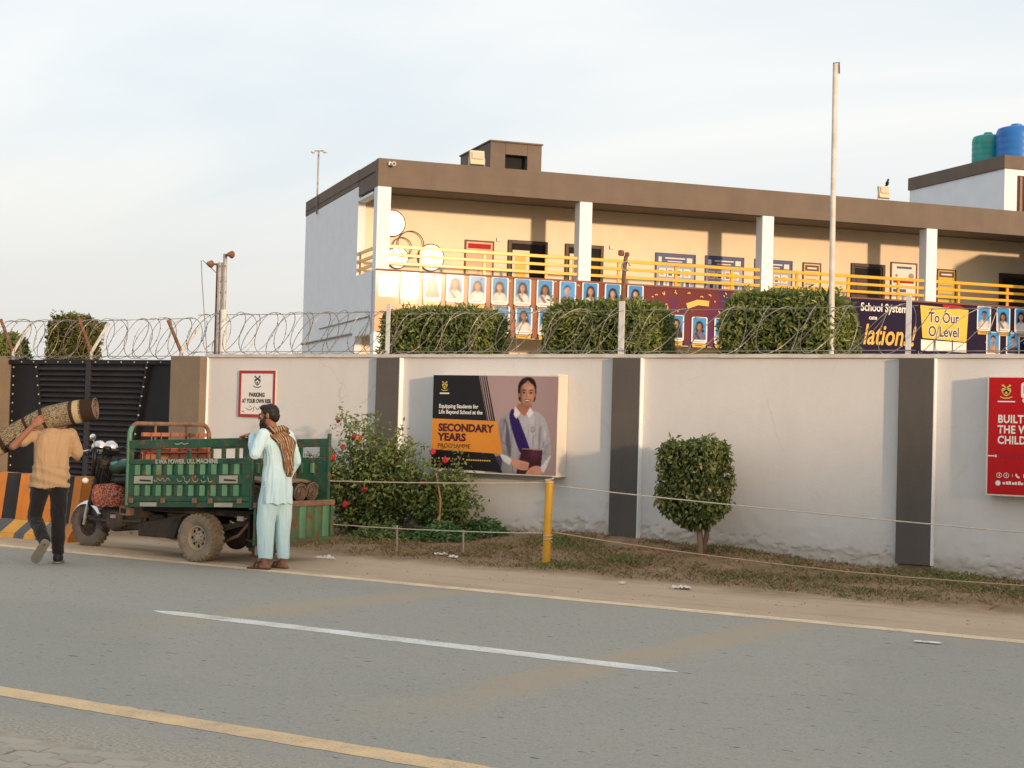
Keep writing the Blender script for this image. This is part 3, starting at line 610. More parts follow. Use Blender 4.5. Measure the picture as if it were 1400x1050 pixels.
board('notice_board', 'blue headed photo board crossed by a column shadow', 'notice board', 10.852, 12.169, 5.42, 6.88, M['board_blue'], M['pale_blue'], d_blue)
board('notice_board', 'blue headed photo board half hidden behind the third balcony column', 'notice board', 12.53, 13.845, 5.42, 6.88, M['board_blue'], M['pale_blue'], d_blue)
board('notice_board', 'narrow cream notice with brown heading seen just left of the flagpole', 'notice board', 14.205, 14.853, 5.45, 6.87, M['frame_dark'], M['paper_cream'], d_plain)
board('notice_board', 'white poster in a thin brown frame beside a dark balcony door', 'poster', 17.36, 18.335, 5.45, 7.07, M['frame_dark'], M['white'], d_white)
board('notice_board', 'yellow poster right of the fourth balcony column', 'poster', 19.08, 19.80, 5.45, 6.95, M['frame_dark'], M['yel_sheet'], d_plain)
M['gloss_white'] = plain('gloss_white_disc', (.90,.89,.86), .24, .01, 4, spec=.6)
for (px_, py_, r, lb) in ((537, 305, .36, 'high white disc on the balcony wall beside the corner column'), (544, 352, .30, 'low white disc on the balcony wall next to the corner column'), (590, 352, .37, 'large white disc behind the balcony rails right of two others')):
    u, z = bp(px_, py_, 2.2); t = thing('wall_disc', lb, 'wall decoration', bpos(u, 2.26, z), BTH, 'white discs on the balcony wall')
    MB().lathe([(r*.99, .03), (r, .0), (r*.98, -.028), (r*.6, -.033), (0.01, -.034)], 32, (0, 0, 0), 'y').build('disc', M['gloss_white'], t, smooth=40)
    MB().tube([(r*1.04*math.cos(a), -.01, r*1.04*math.sin(a)) for a in [k*math.pi/16 for k in range(32)]], .014, 6, closed=True).build('rim', M['rust'], t, smooth=True)
for (px_, py_, r, lb) in ((562, 334, .38, 'thin wire hoop overlapping the white discs on the balcony wall'), (550, 338, .28, 'smaller thin wire hoop close to the corner column')):
    u, z = bp(px_, py_, 2.2); t = MB().tube([(r*math.cos(a), 0, r*math.sin(a)) for a in [k*math.pi/20 for k in range(40)]], .013, 6, closed=True).build('wire_hoop', M['rust'], None, smooth=True); t.location = bpos(u, 2.22, z); t.rotation_euler = (0, 0, BTH); tag(t, lb, 'wall decoration', 'wire hoops on the balcony wall')

# ------------------------------------------------------------------ banners on the parapet
def banner_mat():
    m = N('printed_banner'); s = m.sep(m.obj()); n_ = m.math('MULTIPLY', m.math('SUBTRACT', m.noise(.9, 5, .6), .5), 3.0); x = m.math('ADD', s['X'], n_)
    c = m.mix(m.mr(x, 1.2, 4.0), (.50,.22,.09,1), (.30,.10,.045,1)); c = m.mix(m.mr(x, 4.2, 8.5), c, (.15,.038,.045,1)); c = m.mix(m.ramp(m.noise(.8, 3, .5), .45, .62), c, m.mix(m.mr(x, 4, 9), c, (.075,.03,.13,1)))
    return m.fin(c, .135, 0, .06)
def wavy(u0, u1, z0, z1):
    def f(a, b): u = u0+(u1-u0)*a; return (u, -.006+noise.noise((u*1.1, b*1.4, 3))*.003, z0+(z1-z0)*b+noise.noise((u*.6, 1, b))*.012)
    return MB().grid(f, int((u1-u0)*6), 8)
bn = thing('banner', 'long copper and purple banner of student portraits below the balcony rails', 'banner', bpos(0, -.06, 0), BTH, 'banners on the balcony parapet')
wavy(.0, 14.48, 3.98, 5.64).build('banner_sheet', banner_mat(), bn, smooth=True)
M['banner_edge'] = plain('banner_edge', (.17,.05,.03), .5, .1, 3); M['glare_print'] = plain('pale_yellow_glare', (.80,.74,.52), .135, .04, 2, spec=.06)
MB().bx(0, 14.48, -.035, -.024, 5.60, 5.648).build('top_hem', M['banner_edge'], bn)
printed('glare_panel', rrect(.06, 4.9, .62, 5.5, .06), -.024, M['glare_print'], bn)  # pale patch paints in the sun glare at the banner's left end
# soft printed pictures: colour per point of a fine flat sheet (vertex colours hold the ink, and glare on the first cards)
def blur(a, n):
    for _ in range(n):
        for ax in (0, 1): a = (np.roll(a, 1, ax)+2*a+np.roll(a, -1, ax))/4
    return a
class Ink:
    def __init__(s, nx, ny, w_, h_): s.nx, s.ny, s.w, s.h = nx, ny, w_, h_; s.X, s.Z = np.meshgrid(np.linspace(0, w_, nx), np.linspace(0, h_, ny)); s.img = np.zeros((ny, nx, 3)); s.rg = np.random.default_rng(nx*ny+17)
    def lay(s, m, col, k=1.0): col = np.asarray(col); m = (m*k)[..., None]; s.img = s.img*(1-m)+col*m
    def poly(s, pts, soft=1):
        m = np.zeros(s.X.shape, bool); n = len(pts)
        for i in range(n):
            (x0, z0), (x1, z1) = pts[i], pts[(i+1) % n]
            if z0 == z1: continue
            c_ = ((s.Z >= min(z0, z1)) & (s.Z < max(z0, z1))); xi = x0+(s.Z-z0)/(z1-z0)*(x1-x0); m ^= c_ & (s.X < xi)
        return np.clip(blur(m.astype(float), soft), 0, 1)
    def ell(s, cx, cz, rx, rz, soft=1): return np.clip(blur(((((s.X-cx)/rx)**2+((s.Z-cz)/rz)**2) < 1).astype(float), soft), 0, 1)
    def glow(s, cx, cz, rx, rz): return np.exp(-(((s.X-cx)/rx)**2+((s.Z-cz)/rz)**2))
    def noise(s, n, amp): return 1+amp*blur(s.rg.normal(size=s.X.shape), n)*(2*n+1)**.5
    def mesh(s, name, y=0.0, x0=0.0, z0=0.0):
        nx, ny = s.nx, s.ny; V = np.stack([s.X+x0, np.full(s.X.shape, y), s.Z+z0], 2).reshape(-1, 3); i = np.arange(nx*ny).reshape(ny, nx); F = np.stack([i[:-1, :-1], i[:-1, 1:], i[1:, 1:], i[1:, :-1]], 2).reshape(-1)
        me = bpy.data.meshes.new(name); me.vertices.add(nx*ny); me.vertices.foreach_set('co', V.astype(np.float32).reshape(-1)); q = len(F)//4; me.loops.add(q*4); me.loops.foreach_set('vertex_index', F.astype(np.int32)); me.polygons.add(q); me.polygons.foreach_set('loop_start', (np.arange(q)*4).astype(np.int32)); me.update(calc_edges=True)
        at = me.attributes.new('ink', 'FLOAT_COLOR', 'POINT'); at.data.foreach_set('color', np.concatenate([np.clip(s.img, 0, 1).reshape(-1, 3), np.ones((nx*ny, 1))], 1).astype(np.float32).reshape(-1)); me.materials.append(M['ink_print']); return me
q_ = N('printed_picture'); q_.l(q_.attr('ink')['Color'], q_.b.inputs['Base Color']); q_.b.inputs['Roughness'].default_value = .135; q_.b.inputs['Specular IOR Level'].default_value = .06; M['ink_print'] = q_.mat
CARD = {}
def card_mesh(k):
    if k in CARD: return CARD[k]
    rg = random.Random(k*7+3); P = Ink(27, 44, .52, .88); U = lambda: rg.uniform(-1, 1)
    P.img[:] = (.012, .010, .05); fr = P.poly(rrect(.012, .12, .508, .868, .05), 0); P.lay(fr, (.74, .73, .71)); inn = P.poly(rrect(.045, .215, .475, .84, .035), 0)
    blu = np.array([.05, .25, .56])*(1+.12*U()); P.lay(inn, blu*(1+.25*P.glow(.26, .6, .2, .25)[..., None])); cx = .26+.012*U(); cz = .60+.02*U(); sk = np.array([[.42,.25,.17],[.33,.19,.12],[.25,.14,.09],[.48,.30,.22]][rg.randrange(4)]); female = rg.random() < .5
    if female: P.lay(P.poly(spl([(cx-.13, .32), (cx-.12, cz+.05), (cx, cz+.155), (cx+.12, cz+.05), (cx+.13+.02*U(), .32)], 4), 1)*inn, (.018, .012, .012))
    sh = np.array([[.68,.67,.66],[.62,.60,.57],[.05,.045,.05],[.45,.28,.20],[.58,.57,.60],[.16,.16,.26]][rg.randrange(6)]); body = P.poly(spl([(cx-.205, .215), (cx-.19+.02*U(), .36), (cx-.07, .445), (cx+.07, .445), (cx+.19+.02*U(), .36), (cx+.205, .215)], 4), 1)*inn; P.lay(body, sh*(1-.35*np.abs((P.X-cx-.03)/.22)[..., None])*P.noise(1, .05)[..., None])
    if rg.random() < .45: P.lay(P.poly([(cx-.16, .40), (cx-.09, .44), (cx+.07, .215), (cx-.03, .215)], 1)*body, (.05, .035, .10), .85)
    P.lay(P.poly([(cx-.03, .44), (cx, .36), (cx+.03, .44)], 1), sk*.8); P.lay(P.poly([(cx-.035, .42), (cx+.035, .42), (cx+.036, .52), (cx-.036, .52)], 1), sk*.7)
    f = P.ell(cx, cz, .078, .108, 1); P.lay(f, sk*(1.12-.55*np.clip((P.X-cx+.02)/.12, 0, 1)-.25*np.clip((cz-.03-P.Z)/.12, 0, 1))[..., None]); 
    P.lay(P.poly(spl([(cx-.088, cz), (cx-.085, cz+.10), (cx, cz+.15), (cx+.088, cz+.10), (cx+.088, cz), (cx+.06, cz+.07+.02*U()), (cx-.05, cz+.075)], 4), 1), (.016, .011, .010))
    for q in (-1, 1): P.lay(P.ell(cx+q*.032, cz+.022, .018, .009, 1), (.03, .02, .018), .9)
    P.lay(P.ell(cx, cz-.055, .026, .008, 1), (.25, .08, .07), .8); P.lay(P.glow(cx+.012, cz-.015, .012, .03), sk*.6, .5)
    if not female and rg.random() < .4: P.lay(P.ell(cx, cz-.085, .055, .035, 1)*f, (.05, .035, .03), .7)
    P.lay(P.poly([(.08, .15), (.44, .15), (.44, .175), (.08, .175)], 0), (.08, .08, .12), .8); P.lay(P.poly([(.06, .0), (.46, .0), (.49, .10), (.03, .10)], 0), (.66, .42, .08)); P.lay(P.poly([(.14, .035), (.38, .035), (.38, .07), (.14, .07)], 0), (.25, .12, .02), .8)
    fd = {0: .15, 1: .1}.get(k, 0); P.img = P.img*(1-fd)+np.array([.86, .80, .62])*fd; me = P.mesh('portrait_card', 0, -.26, -.12); CARD[k] = me; return me  # first cards washed paler to paint in the glare
def cards(root, lst, y=-.03):
    for k, (px_, py_, q) in enumerate(lst):
        u, z = bp(px_, py_, -.08); o = bpy.data.objects.new('portrait_card', card_mesh(q)); COL.objects.link(o); o.parent = root; o.location = (u-root_u(root), y, z-.36)
def root_u(r): return (Vector(r.location)-BC).dot(BU)
cards(bn, [(560+31*k-(k*.15), 391.5+1.72*k, k) for k in range(11)]+[(716, 439, 14), (685, 437.5, 13), (747, 441, 12), (809, 444, 15), (924, 449, 11), (956, 452, 19), (987, 453.5, 16)])
mb = MB()
for k in range(46):
    u = random.uniform(8.1, 11.2) if k < 34 else random.uniform(.3, 8); z = random.uniform(4.7, 5.5) if k < 34 else random.uniform(5.48, 5.58); a = random.uniform(0, 3); l = random.uniform(.05, .11)
    strokes(mb, [[(u, z), (u+l*.5*math.cos(a), z+l*.5*math.sin(a)), (u+l*math.cos(a+.6), z+l*math.sin(a+.6))]], .03, -.03)
strokes(mb, [[(9.15, 5.1), (9.5, 5.22), (9.85, 5.2)]], .16, -.032)
stuff(mb.build('confetti_print', M['gold'], bn, recalc=False))
bn2 = thing('banner', 'navy congratulations banner with gold script and yellow panel', 'banner', bpos(14.52, -.06, 0), BTH, 'banners on the balcony parapet')
wavy(0, 7.2, 3.95, 5.64).build('banner_sheet', plain('navy_banner', (.014,.008,.036), .55, .3, .8, spec=.1), bn2, smooth=True)
MB().bx(0, 7.2, -.035, -.024, 5.60, 5.648).build('top_hem', M['banner_edge'], bn2)
def b2(px_, py_): u, z = bp(px_, py_, -.08); return u-14.52, z
x, z = b2(1241, 428); txt('School System', x, z, .34, M['white'], bn2, -.028, 'RIGHT', .006, .82)
x, z = b2(1199, 437); txt('cate', x, z, .17, M['white'], bn2, -.028, 'RIGHT', .004)
x, z = b2(1250, 471); txt('lations!', x, z-.05, .86, M['gold'], bn2, -.028, 'RIGHT', .014, .72, shear=.25)
q = [b2(1258, 417), (b2(1324, 424)[0], b2(1324, 424)[1]), b2(1321, 468), b2(1261, 462)]
printed('yellow_panel', q, -.027, M['yel_sheet'], bn2); printed('red_panel', [b2(1288, 416), b2(1312, 418), b2(1324, 424), b2(1290, 420.5)], -.029, M['sign_red'], bn2)
printed('white_panel', [b2(1259, 464), b2(1321, 469), b2(1321, 482), b2(1259, 479)], -.027, M['white'], bn2)
for px_ in (1277, 1302): a = b2(px_, 465); MB().bx(a[0]-.02, a[0]+.02, -.031, -.029, 3.99, a[1]).build('panel_gap', M['navy'], bn2)
for s_, px_, py_ in (('To Our', 1290, 440), ('O Level', 1290, 459)):
    x, z = b2(px_, py_); txt(s_, x, z-.03, .44, M['white'], bn2, -.030, 'CENTER', .028, .78); txt(s_, x, z-.03, .44, M['black'], bn2, -.032, 'CENTER', .008, .78)
cards(bn2, [(1345, 436, 21), (1371.5, 438, 22), (1396, 439.5, 23), (1357.5, 471, 24), (1384.5, 472, 25), (1410, 473, 26)])
mb = MB()
for k in range(30):
    a = (random.uniform(4.6, 7.0), random.uniform(4.1, 5.5)); flat(mb, ell(a[0], a[1], .02, .02, 6), -.028)
stuff(mb.build('confetti_print', M['gold'], bn2, recalc=False))

# ------------------------------------------------------------------ rooftop things
def flood(px_, py_, w_, h_, label, v=.5):
    u, z = bp(px_, py_, v); t = thing('floodlight', label, 'floodlight', bpos(u, v, 8.64), BTH, 'floodlights on the roof edge'); dz = z-8.64
    mb = MB(); Mx = Matrix.Rotation(-.18, 3, 'X'); mb.box((0, 0, dz), (w_, .12, h_), Mx); mb.build('housing', M['paper_cream'], t, bevel=.015)
    mb = MB(); mb.box((0, -.075, dz+.06), (w_*.78, .02, h_*.5), Mx); mb.build('lens', plain('lamp_glass', (.55,.52,.42), .2, .05), t, bevel=.005)
    mb = MB(); mb.tube([(-w_/2-.02, 0, 0), (-w_/2-.02, 0, dz), (-w_/2, 0, dz)], .014, 6); mb.tube([(w_/2+.02, 0, 0), (w_/2+.02, 0, dz), (w_/2, 0, dz)], .014, 6); mb.build('bracket', M['steel'], t); return t, u, z
flood(652, 216, .42, .40, 'square cream floodlight on the roof edge beside the stair head')
t, u, z = flood(1208, 263, .36, .38, 'square cream floodlight on the roof edge with a bird perched on it')
bird = MB(); bird.ball((0, 0, .07), (.045, .07, .09), 10, 7, Matrix.Rotation(.5, 3, 'X')); bird.ball((0, -.05, .17), .035, 8, 6); bird.tube([(0, -.08, .17), (0, -.115, .165)], [.012, .002], 5); bird.hexa([(-.02, .05, .02), (.02, .05, .02), (.025, .13, -.04), (-.025, .13, -.04), (-.02, .06, .035), (.02, .06, .035), (.025, .14, -.03), (-.025, .14, -.03)]); bird.tube([(-.015, 0, 0), (-.015, 0, -.03)], .005, 4); bird.tube([(.015, 0, 0), (.015, 0, -.03)], .005, 4)
o = bird.build('bird', plain('crow_black', (.015,.015,.017), .5, .1), None, smooth=50); o.location = bpos(u+.12, .5, z+.215); o.rotation_euler = (0, 0, BTH); tag(o, 'small black bird perched on a rooftop floodlight', 'bird')
cc = thing('security_camera', 'small white security camera at the roof corner', 'camera', bpos(.33, -.0, 8.42), BTH); mb = MB(); mb.box((-.03, -.04, .07), (.07, .08, .1)); mb.build('mount', M['white_metal'], cc, bevel=.01); MB().lathe([(.055, 0), (.065, -.02), (.065, -.12), (.05, -.14)], 16, (.05, -.06, .05), 'y').build('housing', M['white_metal'], cc, smooth=40); MB().lathe([(.03, -.002), (.035, 0)], 12, (.05, -.205, .05), 'y').build('lens', M['black'], cc)
v, z = bs(437, 275, 0); an = thing('lamp_mast', 'thin mast with two small lamps on the left roof end', 'mast', bpos(-.02, 7.6, 8.1), BTH)
MB().tube([(-.03, 0, -.1), (-.03, 0, 1.88)], .028, 6).build('pole', M['steel'], an, smooth=True); mb = MB(); mb.tube([(-.2, .1, 1.9), (.16, -.1, 1.9)], .02, 6); mb.build('crossbar', M['steel'], an)
for q in (-1, 1): MB().ball((-.02-.17*q, .1*q, 1.87), (.07, .07, .05), 10, 6).build('lamp', M['white_metal'], an, smooth=True)

# tall block behind with two water tanks
u0, ztop = 22.12, 10.98; vb = bs(1244, 246, u0)[0]
tb = thing('roof_block', 'white upper block with dark roof band at the right end', 'building', bpos(u0, 3.0, 0), BTH)
ct = lambda *b: MB().bx(*b)
ct(0, 7, 0, vb-3.0, 8.21, ztop-.45).build('wall', M['white_paint'], tb, bevel=.01); ct(-.05, 7.05, -.05, vb-2.95, ztop-.448, ztop).build('roof_band', M['brown'], tb, bevel=.01)
wq = bp(1391, 240, 3.0); wf = ct(wq[0]-u0, wq[0]-u0+1.6, -.03, -.002, 8.9, wq[1]).build('window', M['dark_wood'], tb)
for k in range(8): ct(wq[0]-u0+.06+k*.19, wq[0]-u0+.15+k*.19, -.07, -.033, 8.92, wq[1]-.03).build('slat', plain('louvre_rose', (.28,.16,.12), .6, .1), wf, bevel=.006)
def tank(px0, px1, pyt, v, mat, label):
    a, zt = bp(px0, pyt, v); b, _ = bp(px1, pyt, v); r = (b-a)/2; t = thing('water_tank', label, 'water tank', bpos((a+b)/2, v, ztop), BTH, 'water tanks on the upper block'); h = zt-ztop
    pr = [(r*.96, 0)]
    for k in range(5): q = h*.86*(k/5); pr += [(r, q+.03), (r, q+h*.13), (r*.985, q+h*.15)]
    pr += [(r*.98, h*.87), (r*.9, h*.94), (r*.6, h*.985), (r*.3, h)]; MB().lathe(pr, 28).build('shell', mat, t, smooth=35); MB().lathe([(r*.28, h), (r*.28, h+.07), (r*.22, h+.09)], 20).build('lid', mat, t, smooth=35)
tank(1333, 1369, 183, 5.6, plain('tank_teal', (.015,.30,.27), .45, .12, 2, 0, dirt=.25, dcol=(.3,.27,.16,1), dscale=2), 'teal plastic water tank on the upper roof')
tank(1367, 1412, 171, 4.6, plain('tank_blue', (.025,.17,.52), .4, .1, 2), 'blue plastic water tank on the upper roof, cut by the picture edge')
# ------------------------------------------------------------------ signs on the wall
M['box_white'] = plain('light_box_white', (.70,.66,.58), .55, .08, 3, .1, 30, dirt=.3, dcol=(.40,.33,.24,1))
sg = thing('parking_sign', 'white parking sign with red border on the white wall', 'sign', (-15.355, WY-.004, 1.595)); SW, SH = .685, .672
MB().bx(0, SW, -.02, 0, 0, SH).build('sign_board', M['white'], sg, bevel=.003)
mb = MB(); f = .042; mb.bx(0, SW, -.026, -.0205, 0, f); mb.bx(0, SW, -.026, -.0205, SH-f, SH); mb.bx(0, f, -.026, -.0205, f, SH-f); mb.bx(SW-f, SW, -.026, -.0205, f, SH-f); mb.build('red_border', plain('border_red', (.36,.035,.035), .5, .1, 6), sg)
M['ink'] = plain('ink_brown_black', (.035,.025,.022), .5, .1, 9)
crest(sg, SW/2+.005, SH-.155, .17, -.021, M['ink'], M['white'], M['ink'])
txt('PARKING', SW/2, .295, .082, M['ink'], sg, -.022, 'CENTER', .0035, .86); txt('AT YOUR OWN RISK', SW/2, .205, .082, M['ink'], sg, -.022, 'CENTER', .0035, .8, width=.56)
mb = MB(); zc = .12     # the Urdu line, pen strokes
U = lambda pts: spl([(SW-a, zc+b) for a, b in pts], 4, False)
strokes(mb, [U([(.09,.03),(.10,.0),(.14,-.004),(.17,.01)]), U([(.19,.045),(.192,.0)]), U([(.21,.012),(.22,-.01),(.25,-.008),(.26,.012),(.245,.02)]), U([(.29,.04),(.295,0),(.33,-.006),(.36,.02)]), U([(.38,.035),(.40,.005),(.38,-.02)]), U([(.42,.01),(.45,-.014),(.50,-.014),(.535,.012)]), U([(.44,.03),(.47,.04)])], .009, -.022)
for a, b in ((.14,-.028),(.32,-.03),(.40,-.035),(.41,-.035),(.48,.022)): flat(mb, ell(SW-a, zc+b, .006, .006, 6), -.022)
mb.build('urdu_lettering', M['ink'], sg, recalc=False)
mb = MB(); strokes(mb, [spl([(.06,.085),(.075,.075),(.09,.088),(.10,.074),(.115,.08)], 4, False)], .008, -.022); mb.build('small_red_mark', M['sign_red'], sg, recalc=False)

# school light box: secondary years
lb = thing('advertising_light_box', 'black and orange advertising light box showing a student', 'sign board', (-11.78, WY-.002, .945), group='advertising light boxes on the wall'); LW, LH, LD = 1.915, 1.285, .25
mb = MB(); mb.bx(0, LW, -LD, 0, 0, LH); mb.build('box_frame', M['box_white'], lb, bevel=.008); y0 = -LD-.003
def S(px_, pz_): return ((px_-135)*.001822+.008, LH-.012-(pz_-138)*.001512)      # proportions of the print
P_ = lambda *q: [S(*a) for a in q]
PRX = 1182
printed('print_backdrop', P_((137,140),(PRX,145),(1172,968),(137,945)), y0, M['mauve'], lb)
printed('print_black_panel', P_((137,140),(528,141),(607,526),(137,518)), y0-.002, M['black'], lb)
mb = MB()
for k in range(4): a = 534+k*17; flat(mb, P_((a, 141), (a+5+k, 141), (a+84+k*2, 528), (a+76, 528)), y0-.002)
mb.build('print_lines', M['black'], lb, recalc=False)
printed('print_black_footer', P_((137,788),(672,802),(748,962),(137,945)), y0-.002, M['black'], lb)
printed('print_orange_panel', P_((137,519),(694,530),(746,806),(137,787)), y0-.0035, M['orange'], lb)
cx, cz = S(238, 232); crest(lb, cx, cz, .125, y0-.004, M['crest_yellow'], M['black'], M['crest_yellow']); a = S(196, 300); mb = MB(); mb.bx(a[0], a[0]+.15, y0-.005, y0-.004, a[1]-.006, a[1]+.012); mb.build('crest_name_line', M['white'], lb)
for s_, px_, pz_, sz, m_, bd, wpx in (('Equipping Students for', 193, 424, .070, 'white', .002, 338), ('Life Beyond School at the', 193, 474, .070, 'white', .002, 374), ('SECONDARY', 194, 624, .135, 'maroon', .006, 474), ('YEARS', 194, 706, .135, 'maroon', .006, 247), ('PROGRAMME', 190, 770, .082, 'maroon', .0, 280)):
    x, z = S(px_, pz_); txt(s_, x, z, sz, M[m_], lb, y0-.006, 'LEFT', bd, width=wpx*.001822)
mb = MB()
for k in range(8): a = S(205+k*30, 862); flat(mb, ell(a[0], a[1], .012, .012, 8), y0-.004)
for k in range(11): a = S(440+k*19, 868); mb.bx(a[0], a[0]+.026, y0-.005, y0-.004, a[1]-.008, a[1]+.008)
stuff(mb.build('contact_line', M['gold'], lb, recalc=False))
# the student on the print: one soft printed picture
A0, A1 = S(600, 968), S(1182, 145); INK = Ink(170, 208, A1[0]-A0[0], A1[1]-A0[1])
def Q(pts, n=5, smooth=True): p = [(a-A0[0], b-A0[1]) for a, b in P_(*pts)]; return spl(p, n) if smooth else p
def QP(x, z): a = S(x, z); return a[0]-A0[0], a[1]-A0[1]
INK.img[:] = np.array([.34, .245, .245])*(.92+.20*INK.glow(*QP(760, 300), .5, .7)+.0)[..., None]
fx = lambda px_: QP(px_, 500)[0]; fz = lambda pz_: QP(900, pz_)[1]; XX, ZZ = INK.X, INK.Z
shirt = INK.poly(Q([(748,975),(742,860),(722,800),(712,700),(706,600),(712,530),(760,470),(850,430),(905,445),(985,432),(1060,470),(1100,540),(1125,640),(1140,760),(1110,860),(1055,960),(1046,975),(900,975)]), 1)
base = np.array([.43, .42, .46]); t_ = (XX-fx(925))/(fx(1130)-fx(925)); shade = 1.06-.42*np.clip(-t_, 0, 1.2)-.30*np.clip(t_-.30, 0, 1)-.25*np.clip((fz(700)-ZZ)/.5, 0, 1)
stripe = .5+.5*np.sin(XX*420+3*np.sin(ZZ*9)); INK.lay(shirt, base*(shade*(1-.24*stripe)*INK.noise(3, .07))[..., None])
INK.lay(INK.poly(Q([(762,500),(800,640),(812,780),(800,830),(765,700),(745,560)]), 3)*shirt, (.035,.025,.06), .75)
for a_, b_ in (((806,520),(814,700)),((814,700),(798,850)),((1048,560),(1040,760)),((1040,760),(1075,800)),((870,520),(858,700)),((990,640),(985,750)),((1085,640),(1070,740)),((1130,700),(1085,740)),((740,700),(775,740)),((735,770),(790,800)),((880,800),(872,960)),((830,860),(826,965))):
    p_, q2 = QP(*a_), QP(*b_); INK.lay(INK.poly([p_, (p_[0]+.014, p_[1]), (q2[0]+.010, q2[1]), q2], 3)*shirt, (.07,.06,.09), .75)
for px_, pz_, rx, rz, k in ((730,640,.02,.16,.45),(1040,650,.02,.18,.5),(1090,780,.03,.05,.4),(770,800,.03,.05,.4),(870,820,.02,.15,.3),(950,640,.015,.10,.3),(1010,560,.01,.14,.3),(1075,700,.015,.03,.4),(1100,730,.02,.02,.4)): INK.lay(INK.glow(*QP(px_, pz_), rx, rz)*shirt, (.12,.105,.14), k)
for px_, pz_, rx, rz, k in ((760,600,.012,.1,.5),(1085,640,.02,.08,.5),(980,520,.03,.05,.35)): INK.lay(INK.glow(*QP(px_, pz_), rx, rz)*shirt, (.62,.61,.62), k)
INK.lay(INK.poly(Q([(862,380),(966,380),(972,440),(935,478),(890,465),(858,430)]), 1), np.array([.27,.115,.08])*(1.15-.5*np.clip((fz(400)-ZZ)/.1, -1, 1)*-.5)[..., None])
sash = INK.poly(Q([(796,452),(838,440),(965,745),(962,790),(885,785),(800,540)], 3), 1); INK.lay(sash, np.array([.030,.016,.10])*(1+.5*np.sin(XX*160-ZZ*190))[..., None])
for q in ([(838,402),(884,455),(850,502),(828,470)], [(962,402),(988,450),(956,496),(930,465)]): INK.lay(INK.poly(Q(q, 3, False), 1), (.66,.64,.63))
hair = INK.poly(Q([(862,310),(856,230),(884,172),(936,150),(986,170),(1008,230),(1006,310),(985,360),(880,360)]), 1); INK.lay(hair, (.020,.012,.012)); INK.lay(INK.glow(*QP(915, 185), .025, .03)*hair, (.07,.045,.04), .6)
facep = INK.poly(Q([(873,275),(886,226),(936,197),(985,226),(999,278),(990,335),(966,388),(932,412),(896,388),(878,335)]), 1); fs = np.array([.45,.225,.15]); lt = .98+.34*INK.glow(*QP(958, 262), .045, .08)-.75*np.clip((fx(908)-XX)/.06, 0, 1)-.5*np.clip((fz(352)-ZZ)/.09, 0, 1)-.25*np.clip((XX-fx(975))/.04, 0, 1); INK.lay(facep, fs*lt[..., None])
INK.lay(INK.poly(Q([(908,232),(938,180),(972,232),(938,215)], 3), 1), fs*.9, .8)
for ex in (906, 964):
    INK.lay(INK.glow(*QP(ex, 282), .036, .022), fs*.40, .75); INK.lay(INK.poly(Q([(ex-26,270),(ex,254),(ex+26,266),(ex,265)], 4), 1), (.025,.015,.013), .9); INK.lay(INK.ell(*QP(ex, 287), .026, .0100, 1), (.52,.45,.42), .7); INK.lay(INK.ell(*QP(ex, 286), .0155, .0130, 1), (.02,.012,.01)); INK.lay(INK.poly(Q([(ex-21,285),(ex,276),(ex+21,285),(ex,281)], 4), 0), (.02,.012,.01), .9)
INK.lay(INK.glow(*QP(944, 312), .012, .026), fs*1.35, .5); INK.lay(INK.glow(*QP(928, 312), .010, .030), fs*.40, .75); INK.lay(INK.glow(*QP(948, 325), .006, .006), fs*.4, .6)
INK.lay(INK.poly(Q([(906,345),(922,338),(938,341),(952,338),(966,343),(940,364),(922,360)], 4), 1), (.22,.035,.04), 1); INK.lay(INK.poly(Q([(914,347),(938,345),(958,346),(938,354)], 4), 0), (.70,.66,.62), .9)
for q in (898, 972): INK.lay(INK.glow(*QP(q, 340), .008, .02), fs*.6, .5)
for ear in (868, 1002): INK.lay(INK.ell(*QP(ear, 305), .010, .022, 1), fs*.8)
fold = INK.poly(Q([(903,752),(1072,758),(1062,885),(1035,975),(858,975),(880,860)], 2, False), 1); INK.lay(fold, np.array([.050,.018,.027])*(1+.8*INK.glow(*QP(1010, 790), .08, .08))[..., None]); INK.lay(INK.poly(Q([(905,750),(1072,756),(1071,764),(905,759)], 2, False), 0), (.30,.22,.22), .8)
for q in ([(800,845),(850,848),(905,856),(960,870),(962,890),(955,925),(925,936),(875,926),(828,897)], [(946,948),(985,906),(1040,893),(1064,925),(1052,972),(950,972)]): h_ = INK.poly(Q(q), 1); INK.lay(h_, fs*(1.0+.15*INK.noise(3, .1))[..., None])
for k in range(3): a_, b_ = QP(892, 880+k*17), QP(956, 888+k*15); INK.lay(INK.poly([(a_[0], a_[1]), (b_[0], b_[1]), (b_[0], b_[1]-.006), (a_[0], a_[1]-.006)], 1), fs*.4, .8)
for k in range(3): a_, b_ = QP(975+k*16, 930), QP(960+k*18, 968); INK.lay(INK.poly([(a_[0], a_[1]), (a_[0]+.006, a_[1]), (b_[0]+.006, b_[1]), (b_[0], b_[1])], 1), fs*.4, .7)
for q in ([(733,805),(815,842),(800,893),(735,842)], [(1060,903),(1098,850),(1138,800),(1085,945)]): INK.lay(INK.poly(Q(q, 3), 1), np.array([.56,.55,.57])*INK.noise(2, .08)[..., None])
cx, cz = QP(988, 592); INK.lay(INK.ell(cx, cz, .035, .040, 1), (.20,.20,.16), .75); INK.lay(INK.ell(cx, cz+.005, .018, .02, 1), (.42,.42,.36), .7)
INK.lay(INK.poly(Q([(668,830),(745,815),(752,975),(705,975)], 2, False), 1)*(1-shirt), (.03,.028,.06), .9)
me = INK.mesh('print_student', y0-.0012, A0[0], A0[1]); link('print_student', me, None, lb)
printed('print_edge_strip', P_((1183,142),(1186,142),(1176,970),(1173,970)), y0, M['box_white'], lb)
